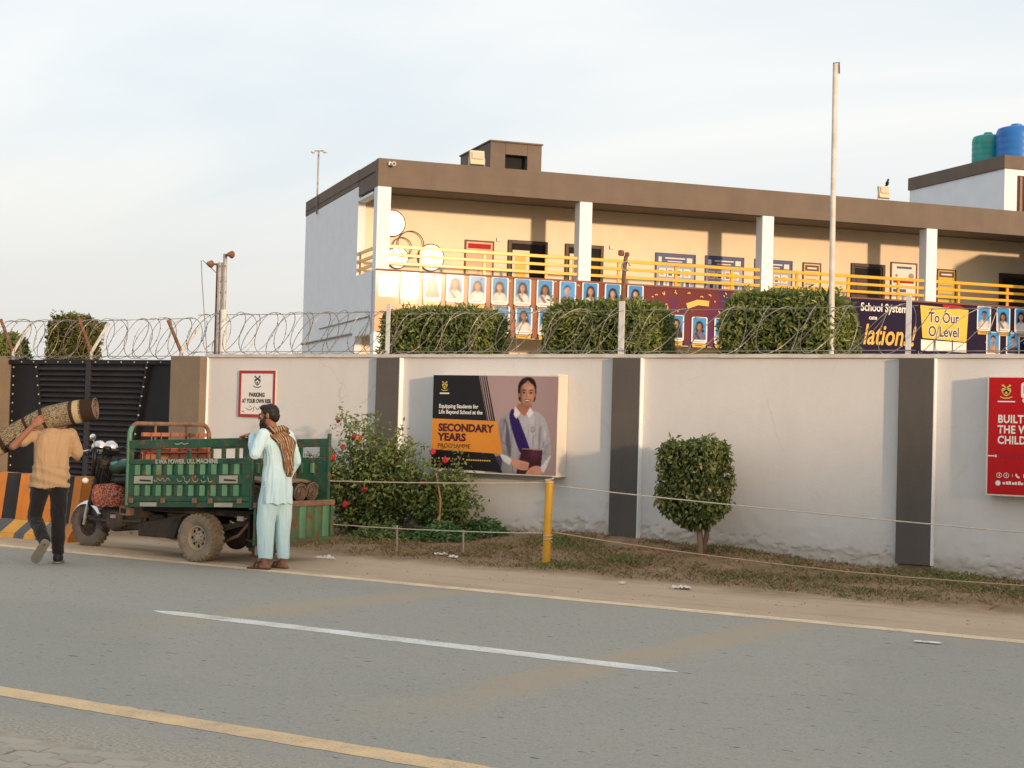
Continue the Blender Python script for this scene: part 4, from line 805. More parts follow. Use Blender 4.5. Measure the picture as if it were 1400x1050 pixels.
mb = MB(); mb.bx(LW-.10, LW+.004, -LD-.004, -.005, LH-.03, LH+.012); mb.build('torn_flap', M['box_white'], lb, bevel=.01); mb = MB(); mb.bx(LW-.07, LW+.004, -LD-.004, -.005, -.008, .02); mb.build('torn_flap', M['box_white'], lb, bevel=.01)

# red light box, cut by the right edge of the photograph
rb = thing('advertising_light_box', 'red advertising light box with white lettering on the wall', 'sign board', (-4.54, WY-.002, .965), group='advertising light boxes on the wall'); RW, RH, RD = 1.9, 1.295, .2
MB().bx(0, RW, -RD, 0, 0, RH).build('box_frame', M['box_white'], rb, bevel=.008)
printed('print_backdrop', [(.02, .02), (RW-.02, .02), (RW-.02, RH-.02), (.02, RH-.02)], -RD-.003, M['sign_red'], rb); y1 = -RD-.005
crest(rb, .205, RH-.165, .15, y1, M['crest_yellow'], M['black'], M['crest_yellow']); mb = MB(); mb.bx(.115, .30, y1-.001, y1, RH-.285, RH-.272); mb.build('crest_name_line', M['white'], rb)
mb = MB(); flat(mb, rrect(.36, RH-.24, .52, RH-.07, .03), y1); flat(mb, ell(.40, RH-.265, .025, .025), y1); mb.cm = 1; flat(mb, rrect(.385, RH-.19, .495, RH-.10, .01), y1-.001); mb.build('robot_emblem', [M['white'], M['grey_print']], rb, recalc=False)
for k, s_ in enumerate(('BUILT', 'THE WORLD', 'CHILDREN')): txt(s_, .12, RH-.505-k*.113, .118, M['white'], rb, y1-.001, 'LEFT', .0035, .84, sp=1.06)
mb = MB(); strokes(mb, [[(.02, .43), (.10, .43)]], .012, y1); flat(mb, ell(.105, .43, .014, .014, 8), y1); mb.build('pointer_line', M['white'], rb, recalc=False)
mb = MB()
for k in range(12): mb.bx(.16+k*.05, .19+k*.05, y1-.001, y1, .415, .44)
mb.build('faint_line', plain('dark_red_print', (.30,.01,.015), .5, .05), rb)['kind'] = 'stuff'
mb = MB()
for k in range(2): strokes(mb, [ell(.145+k*.075, .225, .026, .026, 14)+[ell(.145+k*.075, .225, .026, .026, 14)[0]]], .006, y1); strokes(mb, [[(.147+k*.075, .21), (.147+k*.075, .24)]], .008, y1)
strokes(mb, [[(.285, .21), (.285, .24)]], .005, y1); strokes(mb, [spl([(.325, .245), (.33, .22), (.36, .205)], 4, False)], .018, y1)
for k in range(5): flat(mb, rrect(.40+k*.075, .205, .445+k*.075, .245, .008), y1)
flat(mb, ell(.135, .14, .028, .028, 14), y1)
for k in range(16): mb.bx(.185+k*.032, .185+k*.032+.022+.006*(k % 2), y1-.001, y1, .128, .153+.006*(k % 3))
stuff(mb.build('contact_line', M['white'], rb, recalc=False))

# ------------------------------------------------------------------ wall top: posts, razor wire, lamps
def gpost(x, z1, label, r=.035, rust=False, extra=None, y=WY+.12):
    t = thing('wire_post', label, 'post', (x, y, 2.49), group='posts on the wall top')
    mb = MB(); mb.bx(-r, r, -r, -r+.012, -.05, z1-2.49); mb.bx(-r, -r+.012, -r+.013, r, -.05, z1-2.49); mb.build('angle_iron', M['white_metal'], t, bevel=.003); return t
gpost(gy(532, 450, WY+.12).x, gy(532, 415, WY+.12).z, 'pale angle iron post above the pilaster behind the rose bushes', .034)
p = gpost(gy(851.5, 450, WY+.12).x, gy(852, 412, WY+.12).z, 'white post with a rusty bent pipe above the middle pilaster', .042)
zz = gy(852, 412, WY+.12).z-2.49; zt = gy(852, 348, WY+.12).z-2.49
MB().tube([(-.0, 0, zz-.25), (-.01, 0, zz+.1), (.0, 0, zt-.2), (.02, 0, zt-.02)], .026, 7).build('rusty_pipe', M['rust'], p, smooth=True)
MB().tube([(.03+.055*math.cos(a), -.02, zt-.15+.055*math.sin(a)) for a in [k*math.pi/8 for k in range(15)]], .012, 6).build('cable_loop', M['steel'], p, smooth=True)
MB().box((-.05, 0, zt+.02), (.06, .07, .07)).build('lamp_head', M['rust'], p, bevel=.012); MB().box((.035, 0, zt+.0), (.05, .05, .055)).build('lamp_head', M['rust'], p, bevel=.012)
gpost(gy(1243, 450, WY+.12).x, gy(1243, 405, WY+.12).z, 'pale angle iron post above the pilaster near the red sign', .032)
gpost(gy(1100, 450, WY+.5).x+4, 3.1, 'pale angle iron post beyond the red sign', .045)

def yarm(px_, label, h=.52):
    x = gy(px_, 480, WY+.14).x; t = thing('razor_wire_bracket', label, 'bracket', (x, WY+.14, 2.42), group='forked brackets on the gate top')
    MB().tube([(0, 0, 0), (0, 0, .14)], .03, 6).build('stub', M['steel'], t)
    MB().tube([(0, 0, .12), (-.14, -.16, .14+h)], .026, 6).build('arm', M['rust'], t); MB().tube([(0, 0, .12), (.20, .16, .10+h*.95)], .026, 6).build('arm', M['white_metal'], t)
yarm(18, 'forked wire bracket at the left end of the gate top'); yarm(125, 'forked wire bracket above the middle of the gate'); yarm(248, 'forked wire bracket on the right gate pillar', .46)

def coil(x0, x1, label, r=.29, pitch=.27, z=2.50, seed=0, ry=.26):
    t = thing('razor_wire_coil', label, 'razor wire', ((x0+x1)/2, WY+.12, z), group='razor wire coils along the wall top'); L = x1-x0; rnd = random.Random(seed)
    for s_ in (1, -1):
        mb = MB(); nloop = int(L/pitch/1.25*(1 if s_ > 0 else .65)); pts = []; nseg = 30
        for k in range(nloop*nseg+1):
            a = 2*math.pi*k/nseg; kk = k/(nloop*nseg); x = -L/2+L*kk
            jr = 1+.09*noise.noise((k/nseg*.8, seed, s_)); jx = .12*noise.noise((k/nseg*.6, seed+5, s_))+.17*math.sin(a*s_+s_)
            pts.append(Vector((x+jx, ry*jr*math.cos(a*s_+s_), r+r*jr*math.sin(a*s_+s_)+.012+.02*noise.noise((k/nseg*.4, seed+9, 0)))))
        mb.tube(pts, .0050, 4); mb.build('wire', M['wire'], t)
        b = MB()
        for i in range(1, len(pts)-1, 3):
            d = (pts[i+1]-pts[i-1]).normalized(); e = d.orthogonal().normalized() if i % 4 else d.cross(d.orthogonal()).normalized(); p = pts[i]; h_ = .010
            b.add([p-d*.026, p+e*h_, p+d*.026, p-e*h_], [(0, 1, 2, 3)])
        stuff(b.build('barbs', M['wire'], t, recalc=False))
    mb = MB(); mb.tube([(-L/2, .02, r*2.0), (0, .02, r*1.96), (L/2, .02, r*2.0)], .005, 4); mb.tube([(-L/2, -.05, .04), (L/2, -.05, .05)], .005, 4); mb.build('tie_wire', M['wire'], t)
coil(-20.6, -16.45, 'razor wire coil along the top of the black gate', .31, .25, 2.43, 3, .28)
coil(-16.35, -12.78, 'razor wire coil above the parking sign', .30, .24, 2.50, 4)
coil(-12.6, -9.06, 'razor wire coil above the black and orange light box', .28, .30, 2.50, 5)
coil(-8.9, -5.42, 'razor wire coil on the wall top above the clipped round-topped shrub', .28, .36, 2.50, 6)
coil(-5.3, -1.75, 'razor wire coil above the red light box', .26, .42, 2.50, 7)

for (px0, pyt, q, lb_, rr) in ((297, 359, -1, 'shorter bundled lamp pole beside the gate pillar with a lamp facing the gate', .028), (304.5, 347, 1, 'taller lamp pole beside the gate pillar with a lamp facing the street', .05)):
    b = gy(px0, 487, WY+.14); tp = gy(px0+3.5, pyt, WY+.14); t = thing('lamp_pole', lb_, 'lamp pole', (b.x, WY+.14, 2.49), group='lamp poles beside the gate'); h = tp.z-2.49; lean = (tp.x-b.x)
    zs = .45*h if q > 0 else .02
    if q > 0: MB().tube([(0, 0, -.03), (lean*.45, 0, zs)], rr, 8).build('base_pipe', M['white_metal'], t, smooth=40)
    MB().tube([(lean*.45*(q > 0), 0, zs-.02), (lean, 0, h)], .03, 8).build('pipe', M['steel'], t, smooth=40)
    if q < 0: MB().tube([(-.06, .02, -.03), (lean-.055, .02, h-.02)], .022, 6).build('rusty_pipe', M['rust'], t); MB().tube([(.045, .02, -.03), (lean+.045, .02, h+.0)], .018, 6).build('white_pipe', M['white_metal'], t)
    MB().tube([(lean, 0, h-.03), (lean+.12*q, -.03, h-.02)], .018, 6).build('arm', M['rust'], t); MB().lathe([(.015, -.05), (.03, -.03), (.058, .04), (.05, .05)], 14, (lean+q*.15, -.06, h-.02), 'y').build('lamp_head', M['rust'], t, smooth=40)
a, b = gy(283, 480, WY+.1), gy(275, 356, WY+.1); c = gy(297, 375, WY+.1); mb = MB(); mb.tube([(a.x, WY+.1, 2.5), (b.x+.03, WY+.1, b.z-.3), (b.x, WY+.1, b.z), (b.x+.05, WY+.1, b.z-.01), (c.x, WY+.12, c.z)], .007, 5); tag(mb.build('bent_wire', M['wire'], None), 'thin bent wire standing beside the lamp poles', 'wire')
fb, ft = gy(1136, 480, 19.0), gy(1142, 86, 19.0); fp = thing('flagpole', 'tall white flagpole with peeling paint behind the wall', 'flagpole', (fb.x, 19.0, 0)); lx = (ft.x-fb.x)
MB().tube([(-lx*.4, 0, -.05), (0, 0, fb.z), (lx*.55, 0, fb.z+(ft.z-fb.z)*.5), (lx, 0, ft.z-.02)], [.042, .040, .034, .03], 12).build('pole', plain('flagpole_paint', (.68,.64,.58), .5, .12, 4, 0, dirt=.55, dcol=(.25,.18,.13,1), dscale=2.5), fp, smooth=40); MB().tube([(lx-.02, 0, ft.z-.12), (lx-.02, 0, ft.z), (lx+.05, 0, ft.z), (lx+.055, 0, ft.z-.14)], .012, 6).build('pulley_bracket', M['rust'], fp)

# ------------------------------------------------------------------ plants
def leaf_mat(name, dark, light, tip=None, trans=.3):
    m = N(name); t = m.attr('tint')['Fac']; c = m.mix(t, c4(dark), c4(light))
    if tip: c = m.mix(m.mr(t, .86, .98), c, c4(tip))
    m.fin(c, .5, 0, .35); tr = m.n('ShaderNodeBsdfTranslucent', {'Color': m.mix(.6, c, (.12,.2,.02,1))}); mx_ = m.n('ShaderNodeMixShader', {'Fac': trans}); m.l(m.b.outputs[0], mx_.inputs[1]); m.l(tr.outputs[0], mx_.inputs[2]); m.l(mx_.outputs[0], m.out.inputs[0]); return m.mat
def leaves(name, P, Nn, L, Wd, mat, parent, tint, fold=.25, droop=None):
    n = len(P); Nn = Nn/np.linalg.norm(Nn, axis=1, keepdims=True); r = RNG.normal(size=(n, 3)); 
    if droop is not None: r = r*.8+droop
    T = r-(r*Nn).sum(1, keepdims=True)*Nn; T /= np.linalg.norm(T, axis=1, keepdims=True)+1e-9; B = np.cross(Nn, T); L = L[:, None]; Wd = Wd[:, None]
    V = np.stack([P, P+T*L*.5+B*Wd*.5+Nn*Wd*fold, P+T*L-Nn*L*.12, P+T*L*.5-B*Wd*.5+Nn*Wd*fold], 1).reshape(-1, 3)
    i = np.arange(n)[:, None]*4; F = np.concatenate([i+np.array([[0, 1, 2]]), i+np.array([[0, 2, 3]])], 1).reshape(-1)
    me = bpy.data.meshes.new(name); me.vertices.add(n*4); me.vertices.foreach_set('co', V.astype(np.float32).reshape(-1)); me.loops.add(n*6); me.loops.foreach_set('vertex_index', F.astype(np.int32)); me.polygons.add(n*2); me.polygons.foreach_set('loop_start', (np.arange(n*2)*3).astype(np.int32)); me.update(calc_edges=True)
    at = me.attributes.new('tint', 'FLOAT', 'POINT'); at.data.foreach_set('value', np.repeat(tint, 4).astype(np.float32)); return link(name, me, mat, parent)
def np_noise(P, f, seed=0): return np.array([noise.noise((p[0]*f+seed, p[1]*f, p[2]*f)) for p in P])
def hedge_pts(n, sx, sy, sz, power=5, shell=.16, lump=.06, seed=0):
    d = RNG.normal(size=(n, 3)); d[:, 2] = np.where(d[:, 2] < 0, d[:, 2]*.9, d[:, 2]); d /= np.linalg.norm(d, axis=1, keepdims=True)
    # uniform-ish on a superellipsoid: push random cube points outwards
    c = RNG.uniform(-1, 1, size=(n, 3)); ax = RNG.integers(0, 3, n); wts = RNG.random(n); area = np.array([sy*sz, sx*sz, sx*sy]); area = area/area.sum(); ax = np.where(wts < area[0], 0, np.where(wts < area[0]+area[1], 1, 2)); sg_ = RNG.choice([-1, 1], n); c[np.arange(n), ax] = sg_
    nr = (np.abs(c)**power).sum(1)**(1/power); c = c/nr[:, None]; nrm = np.sign(c)*np.abs(c)**(power-1)/np.array([sx, sy, sz]); nrm /= np.linalg.norm(nrm, axis=1, keepdims=True)
    P = c*np.array([sx, sy, sz]); P = P+nrm*(np_noise(P, 2.2, seed)*lump+np_noise(P, 7, seed)*lump*.5)[:, None]; dep = np.abs(RNG.normal(size=n))*shell*.45; P = P-nrm*dep[:, None]; return P, nrm, dep
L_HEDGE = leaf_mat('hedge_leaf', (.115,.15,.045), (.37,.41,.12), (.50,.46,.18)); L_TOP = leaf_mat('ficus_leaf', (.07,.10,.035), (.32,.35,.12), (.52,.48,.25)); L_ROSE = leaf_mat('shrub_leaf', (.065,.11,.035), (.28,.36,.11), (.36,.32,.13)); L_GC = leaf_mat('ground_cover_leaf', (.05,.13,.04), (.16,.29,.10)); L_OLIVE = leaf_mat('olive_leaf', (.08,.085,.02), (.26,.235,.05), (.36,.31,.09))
BARK = plain('bark', (.17,.105,.065), .9, .25, 9, .5, 50); TWIG = plain('twig', (.11,.065,.04), .9, .25, 9)
SHOOT = plain('young_leaf', (.20,.26,.07), .6, .2, 20)
def hedge(label, x0, x1, z1, y=19.4, mat=L_HEDGE, n=19000, depth=1.1, cat='hedge', power=6, group='clipped hedges behind the wall', lf=.085, name='clipped_hedge', upsun=.25):
    t = thing(name, label, cat, ((x0+x1)/2, y, 0), group=group); sx, sz = (x1-x0)/2, z1/2
    sz = (z1-1.3)/2; P, nr, dep = hedge_pts(n, sx, depth/2, sz, power, .14, .05, x0); P[:, 2] += 1.3+sz; m_ = len(P)
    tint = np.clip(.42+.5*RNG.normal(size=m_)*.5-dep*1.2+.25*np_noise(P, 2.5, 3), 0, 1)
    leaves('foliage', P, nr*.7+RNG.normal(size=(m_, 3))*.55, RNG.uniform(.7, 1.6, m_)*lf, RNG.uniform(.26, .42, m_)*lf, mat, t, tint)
    ns_ = int(sx*16); sh_ = MB()
    for k_ in range(ns_):
        a_ = Vector((RNG.uniform(-sx*.9, sx*.9), RNG.uniform(-depth*.45, depth*.1), z1-.06)); d_ = Vector((RNG.normal()*.25, RNG.normal()*.2, 1))*RNG.uniform(.04, .12); sh_.tube([a_, a_+d_*.6, a_+d_], [.004, .003, .002], 4)
        for j_ in range(6): p_ = a_+d_*(.3+.7*j_/5); e_ = Vector((RNG.normal(), RNG.normal(), .6)).normalized()*.07; s_ = e_.cross(Vector((0, 1, .2))).normalized()*.012; sh_.cm = 1; sh_.add([p_, p_+e_*.5+s_, p_+e_, p_+e_*.5-s_], [(0, 1, 2, 3)]); sh_.cm = 0
    stuff(sh_.build('shoots', [TWIG, SHOOT], t, recalc=False))
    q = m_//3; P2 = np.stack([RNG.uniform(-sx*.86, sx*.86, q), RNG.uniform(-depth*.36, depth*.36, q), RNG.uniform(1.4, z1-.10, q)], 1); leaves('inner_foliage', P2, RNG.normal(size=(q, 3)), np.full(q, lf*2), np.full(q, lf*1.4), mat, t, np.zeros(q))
    for s_ in (-.5, 0, .5): MB().tube([(s_*sx, 0, -.05), (s_*sx+.05, 0, 1.0), (s_*sx-.03, .03, z1*.75)], [.06, .05, .02], 7).build('trunk', BARK, t, smooth=True)
    for k_ in range(20):
        a = (RNG.uniform(-sx, sx)*.9, RNG.uniform(-.3, .3), z1*.6); MB
    return t
HY = 19.4
def hx(px_): return gy(px_, 450, HY-.5).x
def hr_(px_): return gy(px_, 450, HY+.5).x-.06
def hzv(px_, py_): return gy(px_, py_, HY-.5).z
hedge('clipped rectangular hedge behind the wall, left of three', hx(516), hr_(704), hzv(610, 419), power=9)
hedge('clipped hedge with rounded shoulders in the middle behind the wall', hx(735), hr_(936), hzv(830, 409), power=6)
hedge('largest clipped hedge with rounded shoulders behind the wall beside the flagpole', hx(974), hr_(1187), hzv(1080, 396), n=18000, power=5)
hedge('tall round-topped olive green shrub rising behind the gate', gy(56, 450, 19.95).x, gy(146, 450, 20.75).x-.08, gy(100, 428, 20).z, y=20.4, mat=L_OLIVE, n=9000, depth=.8, cat='shrub', group=None, power=4.5, name='round_shrub')
hedge('low green shrub behind the left end of the gate', gy(-60, 450, 20).x, gy(52, 450, 20.9).x, gy(30, 452, 20).z, y=20.4, mat=L_HEDGE, n=7000, cat='shrub', group=None, power=4, name='low_shrub')

# topiary: clipped ficus with a forked trunk
tp_ = thing('clipped_ficus', 'small clipped ficus with squared leafy crown and forked trunk before the wall', 'shrub', (-7.66, 16.62, vz(-7.66, 16.62)-.01))
n = 7200; P, nr, dep = hedge_pts(n, .365, .30, .50, 6, .22, .09, 5); P[:, 2] += .84
lowk = np.clip((.60-P[:, 2])/.28, 0, 1); P[:, 0] *= 1-.62*lowk**1.3; P[:, 0] += -.11+.10*lowk; P[:, 1] *= 1-.5*lowk; keep = (P[:, 2] > .32) & (RNG.random(n) > lowk*.45); P, nr, dep = P[keep], nr[keep], dep[keep]; n = len(P)
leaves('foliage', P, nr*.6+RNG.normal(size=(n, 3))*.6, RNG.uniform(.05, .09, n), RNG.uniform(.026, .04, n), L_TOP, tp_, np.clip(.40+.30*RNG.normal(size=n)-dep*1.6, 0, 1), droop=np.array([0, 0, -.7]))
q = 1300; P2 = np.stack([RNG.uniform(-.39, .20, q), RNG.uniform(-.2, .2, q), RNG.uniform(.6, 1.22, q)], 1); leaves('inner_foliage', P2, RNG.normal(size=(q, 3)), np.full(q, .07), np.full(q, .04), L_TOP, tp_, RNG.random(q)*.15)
MB().tube([(0, 0, -.03), (.005, 0, .12), (-.02, 0, .28), (-.06, .02, .5), (-.14, .03, .8)], [.048, .04, .036, .026, .014], 9).build('trunk', plain('ficus_bark', (.30,.19,.12), .85, .15, 10, .3, 40), tp_, smooth=True)
MB().tube([(.04, .01, -.03), (.05, .0, .12), (.075, 0, .26), (.07, -.02, .5), (.15, -.02, .8)], [.03, .028, .03, .022, .012], 9).build('trunk', BARK, tp_, smooth=True)
for k in range(14):
    a = random.uniform(0, 6.28); MB().tube([(random.uniform(-.05, .06), 0, .34), (.2*math.cos(a), .15*math.sin(a), .55), (.4*math.cos(a), .3*math.sin(a), .8)], [.010, .007, .003], 5).build('branch', TWIG, tp_)

# flowering shrubs against the wall
PET = plain('red_petal', (.52,.035,.05), .55, .2, 20)
def shrub(label, cx, cy, halfw, halfd, h, nst, nlf, flowers, seed, bare=.25, top=None):
    rg = random.Random(seed); t = thing('flowering_shrub', label, 'shrub', (cx, cy, vz(cx, cy)-.02), group='flowering shrubs at the wall'); tips = []; LP = []; LN = []
    st = MB()
    for k in range(nst):
        a = rg.uniform(0, 6.283); rr = math.sqrt(rg.random()); bx_, by_ = .25*halfw*math.cos(a)*rr, .25*halfd*math.sin(a)*rr; ex, ey = halfw*math.cos(a)*rr, halfd*math.sin(a)*rr
        hh = h*(rg.uniform(.45, .95) if k % 4 else rg.uniform(.9, 1.25))*(1-.35*abs(ex/halfw)**2); pts = []
        for j in range(8):
            s_ = j/7; pts.append(Vector((bx_+(ex-bx_)*s_**1.3+rg.uniform(-.02, .02), by_+(ey-by_)*s_**1.3+rg.uniform(-.02, .02), hh*(s_**.9)-(.05*s_*s_*s_ if k % 3 else 0))))
        st.tube(pts, [.010-.0010*j for j in range(8)], 5); tips.append((pts[-1], hh))
        for j in range(2, 8):
            for _ in range(rg.randint(0, 2)):
                d = Vector((rg.gauss(0, 1), rg.gauss(0, 1), rg.gauss(.3, .6))).normalized()*rg.uniform(.12, .28); st.tube([pts[j], pts[j]+d*.5+Vector((0, 0, .02)), pts[j]+d], [.005, .004, .002], 4); tips.append((pts[j]+d, hh))
                for i in range(7): LP.append(pts[j]+d*rg.uniform(.3, 1.05)+Vector((rg.gauss(0, .025), rg.gauss(0, .025), rg.gauss(0, .025)))); LN.append((rg.gauss(0, .6), rg.gauss(-.3, .6), rg.gauss(.7, .5)))
        lo_ = bare
        for j in range(int(nlf/nst)):
            s_ = lo_+(1-lo_)*rg.random()**.75; i = min(6, int(s_*7)); p = pts[i].lerp(pts[i+1], s_*7-i); sp = .05+.09*rg.random()
            LP.append(p+Vector((rg.gauss(0, sp), rg.gauss(0, sp), rg.gauss(0, sp)))); LN.append((rg.gauss(0, .6), rg.gauss(-.3, .6), rg.gauss(.7, .5)))
    st.build('stems', TWIG, t, smooth=True)
    P = np.array([tuple(p) for p in LP]); n = len(P); Nn = np.array(LN); hh = np.clip(P[:, 2]/h, 0, 1)
    leaves('foliage', P, Nn, RNG.uniform(.045, .09, n), RNG.uniform(.024, .045, n), L_ROSE, t, np.clip(.30+.22*hh+.28*RNG.normal(size=n)*.8, 0, 1), droop=np.array([0, -.2, -.4]))
    for (fx, fz) in flowers:
        mb = MB(); c = Vector((fx-cx, -halfd*.75, fz)); r = rg.uniform(.035, .055)
        for k in range(9):
            a = k*2.4; rr = r*(.35+.65*k/9); Mx = Matrix.Rotation(a, 3, 'Y') @ Matrix.Rotation(.6, 3, 'X'); d = Vector((math.cos(a)*rr, -r*.5*(1-k/9), math.sin(a)*rr)); mb.ball(c+d*.6, (r*.55, r*.16, r*.5), 6, 5, Mx)
        mb.build('flower', PET, t, smooth=True)
shrub('tall bushy flowering shrub with red blooms behind the cart tailgate', -12.45, 16.55, .95, .42, 1.34, 90, 7200, [(-12.70, 1.50), (-12.35, 1.28), (-12.62, 1.16), (-12.25, .62), (-12.55, .42), (-12.78, 1.02), (-12.44, 1.30)], 2, .05)
shrub('sparse flowering shrub with bare stems under the black and orange light box', -11.38, 16.72, .52, .32, .94, 40, 2500, [(-11.36, 1.12), (-11.16, 1.02), (-11.52, .72)], 5, .38)
stk = MB(); stk.tube([(gy(600, 720, 16.35).x, 16.35, .05), (gy(602, 690, 16.4).x, 16.4, .62), (gy(596, 655, 16.42).x, 16.42, .95)], [.012, .014, .008], 6); tag(stk.build('garden_stake', plain('stake_wood', (.30,.17,.10), .9, .2, 10), None), 'reddish stake tied to the sparse flowering shrub', 'stake')
def cover(label, cx, cy, rx, ry, h, n, mat=L_GC):
    t = thing('ground_cover_plant', label, 'plant', (cx, cy, vz(cx, cy)), group='low leafy plants along the wall bed'); a = RNG.uniform(0, 6.283, n); r = np.sqrt(RNG.random(n)); P = np.stack([rx*r*np.cos(a), ry*r*np.sin(a), (h*(1-r**2)*RNG.random(n)**.6)+.015], 1)
    leaves('foliage', P, np.stack([RNG.normal(size=n)*.5, RNG.normal(size=n)*.5-.3, np.full(n, .8)], 1), RNG.uniform(.05, .09, n), RNG.uniform(.022, .036, n), mat, t, np.clip(.45+.3*RNG.normal(size=n), 0, 1))
a = gz(606, 747, .06); cover('bright green ground cover plant, larger one left of the rope stake', a.x-.22, a.y+.3, .42, .35, .22, 1100)
a = gz(664, 746, .06); cover('bright green ground cover plant, smaller one right of the rope stake', a.x-.22, a.y+.3, .34, .3, .21, 800)
a = gz(500, 742, .06); cover('dull green ground cover plant under the tall flowering shrub', a.x, a.y+.35, .5, .3, .2, 700, L_ROSE)

# short patchy grass on the verge
def grass():
    n = 150000; X = RNG.uniform(-15, 1.5, n); Y = RNG.uniform(13.7, 17.28, n); k = []
    G1 = np.array([noise.fractal((x*.9, y*1.2, 0), .9, 2, 4) for x, y in zip(X, Y)]); G2 = np.array([noise.noise((x*3.1, y*3.1, 8)) for x, y in zip(X, Y)])
    edge = 14.5+.25*np.array([noise.noise((x*.7, 2, 2)) for x in X]); prob = np.clip((Y-edge)*1.4, 0, 1)*np.clip(.42+.8*G1+.35*G2, .06, 1); prob *= np.where((X < -11.4) & (Y < 15.6), .35, 1); kp = RNG.random(n) < prob; X, Y, G1 = X[kp], Y[kp], G1[kp]; n = len(X)
    Z = np.array([vz(x, y) for x, y in zip(X, Y)])-.004; h = RNG.uniform(.02, .055, n)*(1+.5*np.clip(G1, 0, 1)); a = RNG.uniform(0, 6.283, n); lx_, ly_ = RNG.normal(size=n)*.030, RNG.normal(size=n)*.030; wd = RNG.uniform(.004, .009, n)
    V = np.stack([np.stack([X-np.cos(a)*wd, Y-np.sin(a)*wd, Z], 1), np.stack([X+np.cos(a)*wd, Y+np.sin(a)*wd, Z], 1), np.stack([X+lx_*.5+np.cos(a)*wd*.7, Y+ly_*.5+np.sin(a)*wd*.7, Z+h*.6], 1), np.stack([X+lx_*1.3, Y+ly_*1.3, Z+h], 1)], 1).reshape(-1, 3)
    i = np.arange(n)[:, None]*4; F = np.concatenate([i+np.array([[0, 1, 2]]), i+np.array([[0, 2, 3]])], 1).reshape(-1)
    me = bpy.data.meshes.new('grass'); me.vertices.add(n*4); me.vertices.foreach_set('co', V.astype(np.float32).reshape(-1)); me.loops.add(n*6); me.loops.foreach_set('vertex_index', F.astype(np.int32)); me.polygons.add(n*2); me.polygons.foreach_set('loop_start', (np.arange(n*2)*3).astype(np.int32)); me.update(calc_edges=True)
    tint = np.clip(.40+.16*np.clip((X+8)/5, -1, 1)+1.0*np.clip(G1-.08, -1, 1)*.6+.28*RNG.normal(size=n), 0, 1)
    at = me.attributes.new('tint', 'FLOAT', 'POINT'); at.data.foreach_set('value', np.repeat(tint, 4).astype(np.float32))
    m = N('dry_grass_blade'); t = m.attr('tint')['Fac']; x = m.n('ShaderNodeValToRGB', {0: t}); e = x.color_ramp.elements; e[0].color = (.22,.145,.08,1); e[1].color = (.10,.17,.04,1); q = e.new(.42); q.color = (.32,.23,.13,1); q = e.new(.68); q.color = (.20,.17,.07,1); m.fin(x.outputs[0], .8, 0, .15)
    o = link('grass', me, m.mat); stuff(o); o['label'] = 'short patchy brown and green grass on the verge'
grass()

# ------------------------------------------------------------------ bollard, ropes, stakes, litter
bo = thing('bollard', 'yellow painted pipe post at the edge of the verge', 'bollard', (-8.75, 14.96, 0)); zb = .985
MB().tube([(-.005, 0, -.05), (0, 0, .25), (.012, 0, zb-.02)], [.046, .045, .045], 18).build('pipe', plain('bollard_yellow', (.62,.335,.025), .5, .12, 5, 0, dirt=.35, dcol=(.36,.25,.12,1), dscale=4), bo, smooth=40, bevel=.003)
MB().lathe([(.047, zb-.022), (.047, zb-.006), (.03, zb), (.0, zb)], 18, (.012, 0, 0)).build('cap', M['yellow'], bo, smooth=40)
ROPE = plain('rope', (.55,.49,.40), .9, .15, 30); OR_ = plain('jute_rope', (.44,.32,.20), .9, .15, 30)
for q in (.93, .31): MB().tube([(.05*math.cos(a)+.008, .05*math.sin(a), q+.006*a) for a in [k*math.pi/8 for k in range(36)]], .006, 5).build('rope_wrap', ROPE, bo)
def rope(label, a, b, sag, mat, r=.007, n=40):
    a, b = Vector(a), Vector(b); mb = MB(); mb.tube([a.lerp(b, k/n)-Vector((0, 0, sag*4*(k/n)*(1-k/n)-noise.noise((k*.5, a.x, 0))*.004)) for k in range(n+1)], r, 6)
    return tag(mb.build('rope', mat, None, smooth=True), label, 'rope', 'ropes fencing the verge')
rope('upper rope from the yellow post to the left past the flowering shrubs', (-8.79, 14.97, .955), (-13.6, 15.1, .83), .03, ROPE)
rope('lower rope from the yellow post to the left in front of the shrubs', (-8.79, 14.97, .40), (-13.6, 15.25, .34), .05, ROPE)
rope('upper rope from the yellow post sloping right past the clipped ficus', (-8.70, 14.97, .93), (.2, 15.0, .64), .05, ROPE)
e = gz(1400, 800, .05); rope('lower sagging jute rope from the yellow post to the right near the ground', (-8.71, 14.97, .42), (e.x+1.2, 16.6, .10), .10, OR_, .008)
for px_, lb_ in ((543, 'thin pale rope stake left of the ground cover plants'), (634, 'thin pale rope stake between the ground cover plants')):
    a = gy(px_, 744, 15.12); mb = MB(); mb.tube([(a.x, 15.12, .0), (a.x-.01, 15.12, .36)], .011, 6); tag(mb.build('rope_stake', plain('stake_grey', (.36,.31,.25), .9, .2, 8), None), lb_, 'stake', 'rope stakes')
M['paper'] = plain('paper_scrap', (.75,.72,.66), .8, .06, 10)
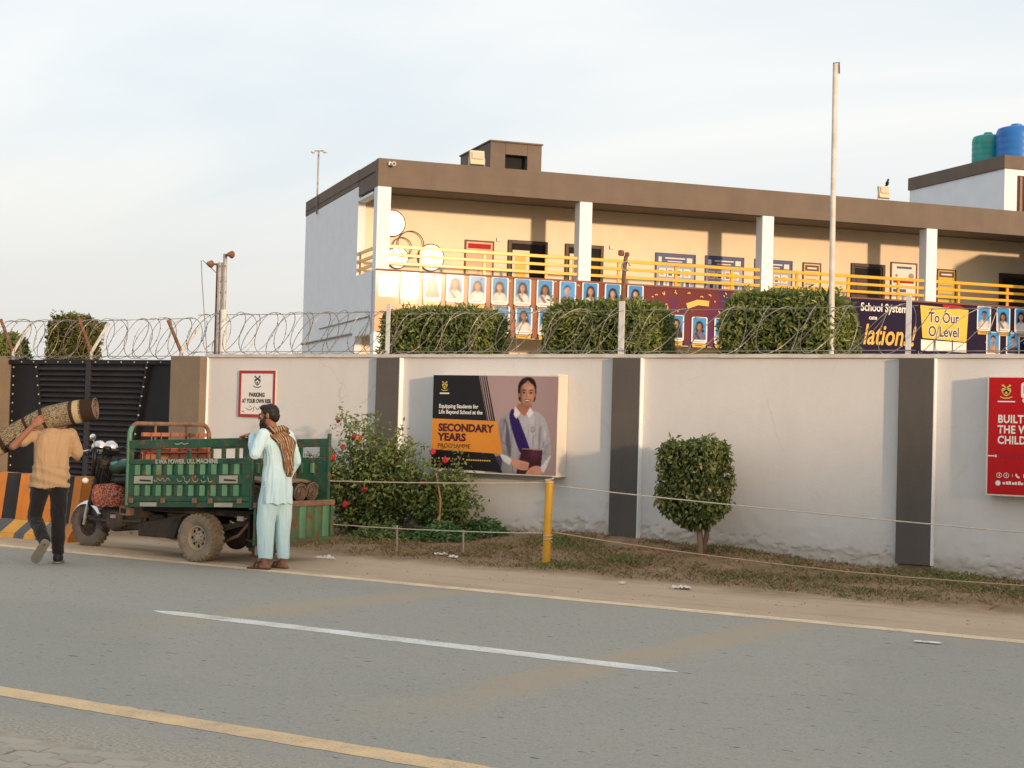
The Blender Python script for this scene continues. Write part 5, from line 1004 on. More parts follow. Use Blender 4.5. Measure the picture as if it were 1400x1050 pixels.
def scrap(px_, py_, w_, d_, seed, label, rot=0.3):
    a = gz(px_, py_, .02); z = vz(a.x, a.y) if a.y > 12.75 else .004; rg = random.Random(seed)
    def f(u, v): k_ = .7+.6*abs(noise.noise((u*6, v*6, seed+8))); x = (u-.5)*w_*k_; y = (v-.5)*d_*k_; return (x+.2*w_*noise.noise((u*3, v*3, seed)), y+.25*d_*noise.noise((u*3+5, v*3, seed)), .006+(.050 if seed != 5 else .010)*abs(noise.noise((u*5, v*5, seed+3))))
    o = MB().grid(f, 12, 9).build('paper_scrap', M['paper'], None, recalc=False); o.location = (a.x, a.y, z+.002); o.rotation_euler = (0, 0, rot); md = o.modifiers.new('thick', 'SOLIDIFY'); md.thickness = .003; tag(o, label, 'litter', 'scraps of litter')
scrap(604, 763, .16, .14, 1, 'crumpled white paper scrap on the dirt below the shrubs', .4); scrap(619, 766, .12, .10, 2, 'smaller white paper scrap just right of a crumpled one'); scrap(932, 805, .22, .18, 3, 'largest crumpled white scrap on the dirt below the ficus'); scrap(443, 764, .26, .07, 4, 'thin white strip of litter behind the standing man', .5); scrap(1267, 876, .24, .07, 5, 'flat white strip of litter lying on the asphalt', .1); scrap(572, 744, .10, .07, 6, 'small white scrap by the larger ground cover plant'); scrap(850, 799, .07, .05, 7, 'tiny pale scrap at the dirt edge left of the largest scrap')
M['pebble'] = plain('pebble', (.44,.34,.24), .9, .2, 9)
mb = MB()
for k in range(260):
    x, y = random.uniform(-14, .5), random.choice([random.uniform(12.8, 14.6), random.uniform(16.6, 17.25)]); r = random.uniform(.004, .013); z = vz(x, y) if y > 12.8 else .003
    mb.ball((x, y, z+r*.4), (r, r*random.uniform(.7, 1), r*.6), 6, 4)
o = stuff(mb.build('gravel', M['pebble'], None)); o['label'] = 'loose pebbles scattered on the dirt'
# ------------------------------------------------------------------ cargo tricycle (local: x forward, y to its left, z up)
CX, CY = -11.89, 13.34
M['cart_green'] = plain('cart_green_paint', (.014,.080,.046), .5, .2, 5, .08, 40, dirt=.34, dcol=(.13,.11,.07,1), dscale=4, rust=.36)
M['cart_green_light'] = plain('faded_sunlit_green_paint', (.085,.23,.13), .5, .15, 6, 0, dirt=.3, dcol=(.16,.13,.08,1), rust=.15)  # faded green; on the side rib faces it also paints in sunlight
M['cart_green_faded'] = plain('faded_green_paint', (.06,.125,.058), .55, .25, 5, .1, 40, dirt=.35, dcol=(.2,.15,.08,1), rust=.5)
M['cart_rust'] = plain('rusted_rail', (.20,.12,.075), .85, .35, 10, .3, 60); M['chassis'] = plain('chassis_grime', (.045,.037,.03), .8, .35, 7, .2, 40, dirt=.5, dcol=(.17,.13,.09,1))
M['tyre'] = plain('dusty_tyre', (.25,.205,.15), .95, .25, 9, .3, 60, dirt=.5, dcol=(.06,.055,.05,1)); M['tyre_dark'] = plain('dark_tyre', (.13,.112,.09), .95, .25, 9, .3, 60, dirt=.4, dcol=(.16,.13,.1,1)); M['rim'] = plain('dusty_rim', (.36,.31,.23), .7, .2, 12, 0, dirt=.4, dcol=(.16,.11,.07,1))
M['chrome'] = plain('chrome', (.72,.72,.72), .18, .05, 6, metal=.9); M['red_orange'] = plain('orange_red_board', (.36,.135,.075), .7, .2, 7, .1, 50, dirt=.3, dcol=(.2,.12,.07,1)); M['sticker'] = plain('pale_sticker', (.36,.37,.30), .6, .15, 12, 0, dirt=.45, dcol=(.12,.14,.08,1))
M['letter'] = plain('worn_white_letter', (.40,.40,.34), .6, .1, 40, 0, dirt=.45, dcol=(.04,.10,.06,1), dscale=18)
tri = thing('cargo_tricycle', 'green three wheeled motor cargo cart parked by the gate with its tailgate hanging down', 'cargo tricycle', (CX, CY, 0), math.pi)
def T(mb): mb.v = [(x, y, .592+z-.045*(x-.1)) for x, y, z in mb.v]; return mb
XF, XR, YL, YR = 1.04, -.79, .64, -.69
def side(yo, sgn):
    yi = yo-.035*sgn; a, b = min(yo, yi), max(yo, yi); B = lambda *q: T(MB().bx(*q))
    fr = MB(); fr.bx(XR, XF, a, b, .65, .745); fr.bx(XR, XF, a, b, .475, .53); fr.bx(XR, XF, a, b, .065, .12)
    for x0, x1 in ((XF-.10, XF), (XR, XR+.11)): fr.bx(x0, x1, a+.002, b-.002, .121, .474); fr.bx(x0, x1, a+.002, b-.002, .531, .649)
    fr.bx(XR+.11, XF-.1, a+.004, b-.004, .248, .352)
    p = T(fr).build('side_panel', M['cart_green'], tri, bevel=.006)
    for x in (.56, .10, -.40): B(x-.022, x+.022, a+.004, b-.004, .531, .649).build('slot_post', M['cart_green'], p)
    B(XR+.11, XF-.1, min(yi, yi+.004*sgn), max(yi, yi+.004*sgn), .121, .474).build('sheet', M['cart_green'], p)
    n = 10; W_ = (XF-XR-.21)/n
    for r0, r1 in ((.125, .243), (.357, .470)):
        for k in range(n):
            x1 = XF-.10-k*W_; m_ = MB(); o, i = yo-.002*sgn, yi+.006*sgn; e = x1-W_
            # a bent channel: proud face, slanted rear face in lighter green, its sunlight painted in
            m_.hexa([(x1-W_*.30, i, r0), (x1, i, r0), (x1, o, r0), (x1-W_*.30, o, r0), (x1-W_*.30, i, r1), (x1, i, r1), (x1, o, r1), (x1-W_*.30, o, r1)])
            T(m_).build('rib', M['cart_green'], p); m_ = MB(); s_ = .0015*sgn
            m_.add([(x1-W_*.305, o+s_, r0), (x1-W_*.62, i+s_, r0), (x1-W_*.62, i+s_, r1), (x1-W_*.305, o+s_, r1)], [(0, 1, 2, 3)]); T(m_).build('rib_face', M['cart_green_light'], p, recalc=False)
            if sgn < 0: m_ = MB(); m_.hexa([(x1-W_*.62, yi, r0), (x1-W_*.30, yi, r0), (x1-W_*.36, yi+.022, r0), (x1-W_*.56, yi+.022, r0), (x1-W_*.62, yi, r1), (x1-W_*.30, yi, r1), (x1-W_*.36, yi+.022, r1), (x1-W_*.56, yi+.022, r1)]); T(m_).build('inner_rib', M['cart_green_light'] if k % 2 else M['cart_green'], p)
    return p
side(YL, 1); fp_ = side(YR, -1)
m_ = MB(); m_.bx(-.36, -.32, YR+.037, YR+.065, .06, .75); T(m_).build('inner_post', M['cart_rust'], fp_, bevel=.004)
B = lambda *q: T(MB().bx(*q))
B(XR, XF, YL-.05, YL-.004, 0, .062).build('bed_rail', M['cart_green'], tri, bevel=.006); B(XR, XF, YR+.004, YR+.05, 0, .062).build('bed_rail', M['cart_green'], tri, bevel=.006); B(XR, XF, YR+.052, YL-.052, .03, .055).build('bed_floor', M['chassis'], tri)
B(XF-.06, XF, YR+.05, YL-.05, 0, .06).build('bed_rail', M['cart_green'], tri)
mb = MB()
for x in (.93, .45, -.02, -.25, -.66): mb.bx(x-.03, x+.03, YL-.003, YL+.018, .045, .10)
T(mb).build('hinge', M['cart_rust'], tri, bevel=.004)
for x0, x1 in ((.55, .80), (-.56, -.30)): B(x0, x1, YL-.003, YL+.001, .008, .052).build('sticker', M['sticker'], tri)
for x0, x1 in ((.62, .90), (-.62, -.36)): B(x0, x1, YL-.003, YL+.0015, .262, .345).build('sticker', M['sticker'], tri)
# lettering lies on the left side, reading front to rear
def ctxt(s, x, zz, size, mat, bold=.003, width=None, y=YL+.0035):
    o = txt(s, x, 0, size, mat, tri, 0, 'LEFT', bold, width=width); o.rotation_euler = (math.pi/2, math.radians(2.6)*-1, math.pi); o.location = (x, y, .592+zz-.045*(x-.1)); o.rotation_mode = 'XYZ'; o.rotation_euler = Matrix(((-1, 0, 0), (0, 0, 1), (.045, 1, 0))).to_3x3().to_euler(); return o
ctxt('S WA POWER. ULL MACHINE', .58, .480, .066, M['letter'], .003, .92); ctxt('PAKISTAN', .62, .272, .05, M['letter'], .001, .28) if False else None
mb = MB(); UU = lambda pts: [(x, .592+z-.045*(x-.1)) for x, z in spl(pts, 4, False)]
strokes(mb, [UU([(.25,.31),(.22,.28),(.18,.29)]), UU([(.14,.33),(.13,.285),(.08,.28),(.06,.31)]), UU([(.03,.32),(.0,.28),(-.05,.285),(-.06,.315)]), UU([(-.10,.30),(-.13,.275),(-.18,.29)]), UU([(-.2,.33),(-.22,.28),(-.27,.285)]), UU([(.60,.30),(.56,.285),(.54,.32),(.50,.29),(.47,.32),(.43,.285),(.39,.32),(.35,.29)])], .008, YL+.003)
for a, b in ((.16, .335), (-.02, .335), (-.14, .33), (.1, .265)): flat(mb, [(x, .592+z-.045*(x-.1)) for x, z in ell(a, b, .008, .008, 6)], YL+.003)
strokes(mb, [UU([(.30,.70),(.25,.69),(.2,.705),(.16,.69),(.1,.70)])], .009, YL+.003); mb.build('urdu_lettering', M['letter'], tri, recalc=False)
mb = MB()
for x0 in (.64, -.60): mb.bx(x0, x0+.17, YL+.002, YL+.0035, .592+.285-.045*(x0), .592+.305-.045*x0)
mb.build('sticker_line', M['ink'], tri)
# corner posts, arch over the front, bulkhead
for y in (YL-.02, YR+.02): mb = MB(); mb.bx(XR-.036, XR-.002, y-.02, y+.02, -.02, .80 if y < 0 else .75); T(mb).build('corner_post', M['cart_green'], tri, bevel=.006)
def zt_(x, zz): return .592+zz-.045*(x-.1)
r_ = .12; arch = [(XF-.03, YL-.02, zt_(XF, .02)), (XF-.03, YL-.02, zt_(XF, .80))]+[(XF-.03, YL-.02-r_+r_*math.cos(a), zt_(XF, .80)+r_*math.sin(a)*1.15) for a in [k*math.pi/12 for k in range(1, 7)]]+[(XF-.03, YR+.02+r_-r_*math.sin(a), zt_(XF, .80)+r_*math.cos(a)*1.15) for a in [k*math.pi/12 for k in range(0, 7)]]+[(XF-.03, YR+.02, zt_(XF, .02))]
MB().tube(arch[:5], .027, 10).build('front_arch', M['cart_green_light'], tri, smooth=50); MB().tube(arch[4:-2], .025, 10).build('front_arch', M['cart_rust'], tri, smooth=50); MB().tube(arch[-3:], .027, 10).build('front_arch', M['cart_green'], tri, smooth=50)
for y in (.22, -.28): MB().tube([(XF-.03, y, zt_(XF, .70)), (XF-.03, y, zt_(XF, .93))], .014, 7).build('arch_post', M['cart_rust'], tri)
bh = B(XF-.055, XF-.035, YR+.05, YL-.05, .06, .50).build('bulkhead', M['cart_green'], tri)
for z0, z1 in ((.79, .835), (.53, .60), (.645, .70)): B(XF-.10, XF-.062, YR+.06, YL-.16, z0, z1).build('guard_board', M['red_orange'], tri, bevel=.005)
B(XF-.085, XF-.070, YR+.06, YL-.16, .505, .70).build('guard_board', M['red_orange'], tri)
for k in range(7): y = YR+.12+k*.155; MB().tube([(XF-.11, y, zt_(XF, .50)), (XF-.11, y, zt_(XF, .84))], .008, 6).build('guard_bar', M['cart_rust'], tri)
MB().tube([(XF-.12, YR+.08, zt_(XF, .61)), (XF-.12, YL-.2, zt_(XF, .61))], .011, 6).build('guard_bar', plain('red_bar', (.35,.05,.03), .5, .2, 8), tri)
# hanging tailgate
tx = XR-.075; g0, g1, gz0, gz1 = YR-.03, YL-.03, .232, .688
tg = MB(); tg.bx(tx, tx+.035, g0, g1, gz0, gz0+.045); tg.bx(tx, tx+.034, g0, g0+.05, gz0+.046, gz1-.061); tg.bx(tx, tx+.034, g1-.05, g1, gz0+.046, gz1-.061); tg = tg.build('tailgate', M['cart_green_faded'], tri, bevel=.006)
MB().bx(tx-.006, tx+.04, g0-.01, g1+.01, gz1-.06, gz1).build('top_rail', M['cart_rust'], tg, bevel=.006); MB().bx(tx+.022, tx+.030, g0+.05, g1-.05, gz0+.045, gz1-.06).build('sheet', M['cart_green_faded'], tg)
for k in range(9):
    y0_ = g0+.06+k*(g1-g0-.12)/9; w_ = (g1-g0-.12)/9; m_ = MB(); m_.hexa([(tx+.004, y0_+w_*.25, gz0+.047), (tx+.0215, y0_+w_*.05, gz0+.047), (tx+.0215, y0_+w_*.85, gz0+.047), (tx+.004, y0_+w_*.62, gz0+.047), (tx+.004, y0_+w_*.25, gz1-.062), (tx+.0215, y0_+w_*.05, gz1-.062), (tx+.0215, y0_+w_*.85, gz1-.062), (tx+.004, y0_+w_*.62, gz1-.062)])
    m_.build('rib', M['cart_green_faded'] if k % 3 else M['cart_green_light'], tg)
mb = MB(); mb.tube([(tx, YL-.1, gz0-.01), (tx-.02, YL-.12, gz0-.13), (tx-.015, YL-.08, gz0-.15)], .02, 7); mb.box((tx, YL-.1, gz0-.05), (.05, .08, .1)); mb.build('mud_flap', M['rim'], tri, smooth=40)
# wheels
def wheel(c, R, Wd, mats, spokes):
    cx, cy, cz = c; h = Wd/2; tr = [(R*.50, -h*.62), (R*.57, -h*.80), (R*.82, -h*1.0), (R*.945, -h*.90), (R*.965, -h*.5), (R*.97, 0), (R*.965, h*.5), (R*.945, h*.90), (R*.82, h*1.0), (R*.57, h*.80), (R*.50, h*.62)]
    w_ = MB().lathe(tr, 36, c, 'y', cap=False).build('wheel', mats[0], tri, smooth=50); lug = MB(); nl = 26
    for k in range(nl):
        for s_ in (-1, 1):
            a = 2*math.pi*(k+.25*s_)/nl; Mx = Matrix.Rotation(-a, 3, 'Y'); p = Mx @ Vector((R*.972, s_*h*.52, 0)); lug.box(Vector(c)+p, (R*.075, h*.72, R*.12), Mx @ Matrix.Rotation(.3*s_, 3, 'X'))
        a = 2*math.pi*k/nl
        for s_ in (-1, 1): Mx = Matrix.Rotation(-a, 3, 'Y'); lug.box(Vector(c)+Mx @ Vector((R*.915, s_*h*.97, 0)), (R*.10, h*.12, R*.09), Mx)
    lug.build('tread', mats[0], w_)
    for s_ in (1, -1):
        rim = MB().lathe([(R*.53, s_*h*.60), (R*.50, s_*h*.70), (R*.46, s_*h*.68), (R*.43, s_*h*.34), (R*.27, s_*h*.36), (R*.25, s_*h*.52), (R*.14, s_*h*.56), (R*.12, s_*h*.72), (.0, s_*h*.73)], 28, c, 'y', cap=False).build('rim', mats[1], w_, smooth=35)
        hl = MB()
        for k in range(spokes):
            a = 2*math.pi*k/spokes; hl.ball((cx+R*.35*math.cos(a), cy+s_*h*.36, cz+R*.35*math.sin(a)), (R*.065, h*.06, R*.065), 10, 6)
            a += .4; hl.ball((cx+R*.19*math.cos(a), cy+s_*h*.54, cz+R*.19*math.sin(a)), (R*.03, h*.08, R*.03), 6, 4)
        hl.build('rim_hole', M['dark'], w_)
    return w_
wheel((0, .50, .262), .262, .195, (M['tyre'], M['rim']), 8); wheel((0, -.55, .262), .262, .17, (M['tyre'], M['rim']), 8); wheel((2.19, .04, .262), .262, .135, (M['tyre_dark'], M['chassis']), 8)
# running gear
mb = MB(); mb.tube([(0, .40, .262), (0, -.45, .262)], .05, 12); mb.ball((0, -.08, .25), (.15, .13, .15), 16, 10); mb.tube([(.1, -.08, .26), (1.0, -.04, .34)], .032, 10); mb.build('rear_axle', M['chassis'], tri, smooth=50)
mb = MB()
for y in (.33, -.38): mb.bx(-.72, 1.05, y-.03, y+.03, .50, .575)
mb.bx(1.052, 1.62, .12, .18, .46, .54); mb.bx(1.052, 1.62, -.16, -.10, .46, .54); mb.bx(.98, 1.05, -.42, .42, .42, .499); mb.build('chassis_rail', M['chassis'], tri, bevel=.006)
for y in (.36, -.41):
    mb = MB()
    for k in range(5): l = .62-.1*k; mb.tube([(-l, y, .47-.018*k), (-l*.5, y, .40-.018*k), (0, y, .375-.018*k), (l*.5, y, .40-.018*k), (l, y, .47-.018*k)], .012, 4, squash=2.2)
    mb.build('leaf_spring', M['chassis'], tri)
mb = MB(); mb.hexa([(.45, .38, .22), (1.0, .38, .22), (1.0, .46, .22), (.45, .46, .22), (.32, .38, .50), (1.0, .38, .36), (1.0, .46, .36), (.32, .46, .50)]); mb.build('side_bracket', M['chassis'], tri, bevel=.015)
mb = MB(); mb.bx(.30, .72, -.3, .30, .27, .50); mb.bx(.76, 1.0, -.2, .30, .24, .46); mb.build('tool_box', M['chassis'], tri, bevel=.02)
sqr = MB(); sqr.bx(1.02, 1.16, .50, .60, .45, .555); sqr = sqr.build('step_box', M['cart_rust'], tri, bevel=.008); MB().bx(1.05, 1.13, .601, .603, .475, .53).build('opening', M['dark'], sqr)
mb = MB(); mb.tube([(-.1, .3, .2), (-.4, .35, .30), (-.62, .42, .46)], .018, 6); mb.tube([(-.15, -.3, .24), (-.5, .25, .42)], .014, 6); mb.tube([(-.3, .1, .24), (-.72, .3, .22)], .016, 6); mb.tube([(.2, .42, .26), (.45, .42, .21), (.7, .40, .24)], .013, 6); mb.build('suspension_rod', M['cart_rust'], tri)
MB().box((-.66, .33, .42), (.03, .30, .26)).build('mud_flap', M['dark'], tri, bevel=.005)
MB().box((-.56, .50, .50), (.09, .02, .05)).build('number_plate', plain('plate_pink', (.50,.38,.36), .6, .15, 12, 0, dirt=.4), tri)
# engine bay, saddle, tank, fork, handlebar
mb = MB(); mb.bx(1.15, 1.85, -.20, .18, .26, .47); mb.box((1.70, 0, .40), (.34, .34, .30)); mb.lathe([(.12, -.24), (.14, -.2), (.14, .2), (.11, .25)], 16, (1.62, 0, .36), 'y'); mb.tube([(1.45, .2, .30), (2.13, .14, .37)], .022, 8); mb.build('engine', M['chassis'], tri, bevel=.012)
MB().tube([(1.2, .22, .36), (1.9, .22, .34), (2.16, .12, .345)], .018, 8).build('side_bar', M['chassis'], tri, smooth=True)
MB().box((1.60, .26, .40), (.07, .02, .04)).build('tag_plate', plain('tag_pink', (.45,.34,.33), .6, .1, 9), tri)
def cloth_mat():
    m = N('red_patterned_cloth'); v = m.n('ShaderNodeTexVoronoi', {'Vector': m.obj(), 'Scale': 34.0}, feature='DISTANCE_TO_EDGE').outputs['Distance']; c = m.mix(m.ramp(v, .03, .16), (.46,.30,.20,1), (.36,.045,.028,1)); c = m.mix(m.ramp(m.noise(26, 5, .6), .5, .62), c, (.20,.022,.018,1)); m.bump(m.noise(16, 5), .5, .02); return m.fin(c, .9, 0, .1)
mb = MB()
def cf(u, v):
    a = 2*math.pi*u; r1, r2 = .25, .30; x = 1.72+r1*math.copysign(abs(math.cos(a))**.5, math.cos(a)); y = .02+r2*math.copysign(abs(math.sin(a))**.5, math.sin(a)); k = .94+.10*math.sin(v*3.1)+.03*noise.noise((x*7, y*7, v*4)); return (1.72+(x-1.72)*k, .02+(y-.02)*k, .51+.25*v+.015*noise.noise((x*5, y*5, 1)))
mb.grid(cf, 40, 8); b0 = len(mb.v); mb.add([cf(i/40, 1) for i in range(40)]+[(1.72, .02, .785)], [(i, (i+1) % 40, 40) for i in range(40)]); mb.build('engine_cover', cloth_mat(), tri, smooth=True)
MB().lathe([(0.0, 0), (.24, .0), (.27, .03), (.26, .07), (.0, .10)], 20, (1.48, .02, .775)).build('saddle', M['black'], tri, smooth=True)
mb = MB(); mb.ball((1.70, .02, .97), (.21, .13, .09), 20, 12, Matrix.Rotation(.18, 3, 'Y')); mb.build('fuel_tank', plain('tank_green', (.02,.09,.055), .3, .1, 5, spec=.6, dirt=.2), tri, smooth=True)
MB().ball((1.74, .105, 1.0), (.10, .035, .035), 14, 8).build('tank_badge', plain('badge_teal', (.10,.34,.30), .3, .1, 5), tri, smooth=True)
ax, top = Vector((2.19, 0, .262)), Vector((1.93, 0, 1.10))
fk = MB()
for y in (.13, -.06): fk.tube([(ax.x, y, ax.z), (2.12, y, .52)], .026, 10); fk.tube([(2.12, y, .51), (top.x+.02, y, top.z-.05)], .034, 10)
fk.tube([(2.06, .04, .60), (1.92, .04, 1.10)], .035, 10); fk.box((2.03, .035, .72), (.08, .26, .05), Matrix.Rotation(-.3, 3, 'Y')); fk.box((1.945, .035, 1.02), (.09, .28, .05), Matrix.Rotation(-.3, 3, 'Y')); fk.build('front_fork', M['chassis'], tri, smooth=40)
mb = MB(); mb.tube([(2.14, .165, .42), (2.19, .155, .27)], .016, 8); mb.tube([(2.12, .165, .50), (2.165, .16, .34)], .022, 8); mb.build('fork_cover', M['chrome'], tri, smooth=40)
fe = MB(); R0 = .30
for s_ in (1,):
    vs = []; n_ = 16
    for k in range(n_+1):
        a = math.radians(28+150*k/n_)
        for j in range(7): t = (j/6-.5); vs.append((2.19+(R0-.05*(2*t)**2)*math.cos(a)*-1, .04+t*.20, .262+(R0-.05*(2*t)**2)*math.sin(a)))
    fe.add(vs, [(k*7+j, k*7+j+1, (k+1)*7+j+1, (k+1)*7+j) for k in range(n_) for j in range(6)])
o = fe.build('front_fender', M['chrome'], tri, smooth=True); md = o.modifiers.new('thick', 'SOLIDIFY'); md.thickness = .004
hb = MB(); hb.tube([(1.95, -.40, 1.10), (1.93, -.18, 1.19), (1.94, .04, 1.16), (1.93, .26, 1.19), (1.86, .46, 1.12)], .014, 8); hb.tube([(1.93, .26, 1.19), (1.95, .25, 1.0), (2.02, .2, .86)], .026, 8); hb.build('handlebar', M['black'], tri, smooth=True)
for y0_, y1_ in ((.34, .48), (-.28, -.42)): MB().tube([(1.90, y0_, 1.16), (1.85, y1_, 1.115)], .022, 8).build('grip', M['black'], tri, smooth=True)
mb = MB(); mb.tube([(1.91, .30, 1.17), (1.98, .42, 1.14)], .008, 6); mb.tube([(1.92, .28, 1.2), (1.92, .3, 1.30), (1.90, .33, 1.33)], .008, 6); mb.ball((1.90, .33, 1.31), (.02, .05, .04), 8, 6); mb.build('lever', M['chrome'], tri)
hp = MB()
for y, z in ((.13, 1.19), (-.05, 1.19)): hp.lathe([(.0, .10), (.05, .09), (.075, .04), (.08, -.01), (.055, -.06), (.0, -.07)], 16, (1.99, y, z), 'x', cap=False)
hp.build('headlight', plain('headlight_shell', (.70,.70,.68), .22, .05, 5, metal=.3), tri, smooth=True)
mb = MB(); mb.box((1.90, .04, 1.13), (.10, .2, .07)); mb.lathe([(.05, 0), (.055, .03), (.04, .05)], 14, (1.90, .10, 1.155)); mb.build('gauge_cluster', M['black'], tri, bevel=.01)
mb = MB(); mb.tube([(2.02, .16, .80), (2.0, .30, .80)], .010, 6); mb.build('indicator_stalk', M['chrome'], tri); MB().ball((2.0, .33, .80), (.035, .045, .035), 10, 8).build('indicator', M['white'], tri, smooth=True)
mb = MB(); mb.tube([(1.93, .2, 1.15), (2.02, .22, .95), (1.98, .12, .75), (1.85, .1, .65)], .007, 5); mb.tube([(1.93, .1, 1.12), (2.05, .12, .92), (1.9, .12, .72)], .007, 5); mb.tube([(1.93, -.1, 1.13), (1.99, .18, 1.0), (1.80, .16, .84)], .006, 5); mb.build('cable', M['black'], tri)

# ------------------------------------------------------------------ rolled carpets
def carpet_mat(name, a, b, c, edge):
    m = N(name); uv = m.n('ShaderNodeUVMap').outputs[0]; s = m.sep(uv)
    vor = m.n('ShaderNodeTexVoronoi', {'Vector': m.n('ShaderNodeMapping', {'Vector': uv, 'Scale': (20, 30, 1)}).outputs[0], 'Scale': 1.6}, feature='DISTANCE_TO_EDGE').outputs['Distance']
    w1 = m.n('ShaderNodeTexWave', {'Vector': m.n('ShaderNodeMapping', {'Vector': uv, 'Scale': (12, 26, 1)}).outputs[0], 'Scale': 1.0, 'Distortion': 7.0, 'Detail': 3.0, 'Detail Scale': 1.6}).outputs['Fac']
    col = m.mix(m.ramp(w1, .35, .62), c4(a), c4(b)); mot = m.n('ShaderNodeTexNoise', {'Vector': m.n('ShaderNodeMapping', {'Vector': uv, 'Scale': (7, 13, 1)}).outputs[0], 'Scale': 1.4, 'Detail': 3, 'Distortion': 1.8}).outputs['Fac']; col = m.mix(m.math('MULTIPLY', m.ramp(vor, .13, .04), .7), col, c4(c)); col = m.mix(m.math('MULTIPLY', m.ramp(mot, .53, .57), m.ramp(mot, .66, .62)), col, c4(c))
    for x in edge: col = m.mix(m.mr(m.math('ABSOLUTE', m.math('SUBTRACT', s['Y'], x[0])), x[1], x[1]*.7), col, c4(x[2]))
    m.bump(m.noise(240, 3, v=uv), .5, .004); m.bump(m.noise(90, 4), .4, .006); return m.fin(col, .95, 0, .05)
def carpet_roll(name, label, pts, r, mat, loc, rz, group=None, flatk=1.0, spiral_end=-1, cat='carpet'):
    t = thing(name, label, cat, loc, rz, group); pts = [Vector(p) for p in pts]; n = 28; L = [0]
    for i in range(1, len(pts)): L.append(L[-1]+(pts[i]-pts[i-1]).length)
    vs = []; uvs = []; up = Vector((0, 0, 1))
    for i, p in enumerate(pts):
        tt = (pts[min(i+1, len(pts)-1)]-pts[max(i-1, 0)]).normalized(); u = tt.cross(up).normalized(); w_ = u.cross(tt).normalized()
        for k in range(n+1):
            a = 2*math.pi*k/n; rr = r*(1+.05*noise.noise((math.cos(a)*1.4, math.sin(a)*1.4, L[i]*3))+(.07 if k in (4,) else 0)); vs.append(p+u*math.cos(a)*rr+w_*math.sin(a)*rr*flatk); uvs.append((k/n, L[i]))
    n1 = n+1; fs = [(i*n1+k, i*n1+k+1, (i+1)*n1+k+1, (i+1)*n1+k) for i in range(len(pts)-1) for k in range(n)]
    me = bpy.data.meshes.new('roll'); me.from_pydata([tuple(v) for v in vs], [], fs); ul = me.uv_layers.new(name='uv')
    for lp in me.loops: ul.data[lp.index].uv = uvs[lp.vertex_index]
    me.polygons.foreach_set('use_smooth', [True]*len(me.polygons)); o = link('roll', me, mat, t)
    for e in (0, len(pts)-1):                  # the rolled layers seen at the end
        p = pts[e]; tt = (pts[1]-pts[0]).normalized()*-1 if e == 0 else (pts[-1]-pts[-2]).normalized(); u = tt.cross(up).normalized(); w_ = u.cross(tt).normalized(); mb = MB(); q = []; turns = 5.5; ns = 120
        for k in range(ns): a = 2*math.pi*turns*k/ns; rr = r*(.10+.86*k/ns)*(1+.04*noise.noise((a*.3, e, 1))); q.append(p+u*math.cos(a)*rr+w_*math.sin(a)*rr*flatk+tt*(.012+.02*noise.noise((a*.5, e, 7))))
        mb.tube(q, r*.052, 5); mb.build('spiral_layers', M['carpet_back'], t, smooth=True); mb = MB(); mb.add([p+u*math.cos(a)*r*.97+w_*math.sin(a)*r*.97*flatk for a in [2*math.pi*k/24 for k in range(24)]], [tuple(range(24))]); mb.build('roll_end', M['carpet_dark'], t)
    return t
M['carpet_back'] = plain('carpet_backing', (.17,.12,.085), .95, .3, 30, .4, 80); M['carpet_dark'] = plain('carpet_shadow_pile', (.05,.032,.025), .95, .3, 30)
BEI, DRK, MID = (.29,.25,.17), (.040,.024,.018), (.19,.14,.085)
CM1 = carpet_mat('beige_dark_carpet', BEI, MID, DRK, [(.06,.045,(.34,.27,.16)), (.135,.03,DRK), (.44,.02,DRK), (.62,.02,DRK), (.93,.022,DRK), (.985,.035,(.40,.32,.19)), (1.10,.08,DRK)])
CM2 = carpet_mat('brown_dark_carpet', (.09,.055,.042), (.045,.028,.022), (.14,.09,.06), [(.05,.05,DRK)])
CM3 = carpet_mat('pale_beige_carpet', (.36,.29,.20), (.26,.19,.13), (.12,.08,.05), [(.04,.04,(.3,.22,.14))])
zb = .66
def bedroll(label, y, r, x0, x1, mat, z=0, fk=1.0): return carpet_roll('carpet_roll', label, [(-(x0+(x1-x0)*k/8), -y, zb+.01+r*fk+z-.0*k) for k in range(9)], r, mat, (CX, CY, 0), 0, 'carpet rolls lying in the cart', fk)
bedroll('dark rolled carpet in the cart bed just right of the standing man', -.26, .115, -.74, .75, CM2, 0, .9); bedroll('dark rolled carpet in the cart bed farthest from the road', -.49, .115, -.72, .8, CM2, 0, .95); bedroll('pale beige carpet roll in the cart bed behind the left rear post', .46, .10, -.70, .6, CM3)
o = MB().grid(lambda u, v: (CX+.70-1.3*v, CY+.08+.52*u, zb+.225+.05*math.sin(u*3.14)-.03*u+.012*noise.noise((u*4, v*4, 0))), 16, 16).build('folded_mat', CM3, None, smooth=True); md = o.modifiers.new('thick', 'SOLIDIFY'); md.thickness = .035; md.offset = -1; tag(o, 'folded beige mat laid over the dark rolled carpets in the cart', 'carpet')
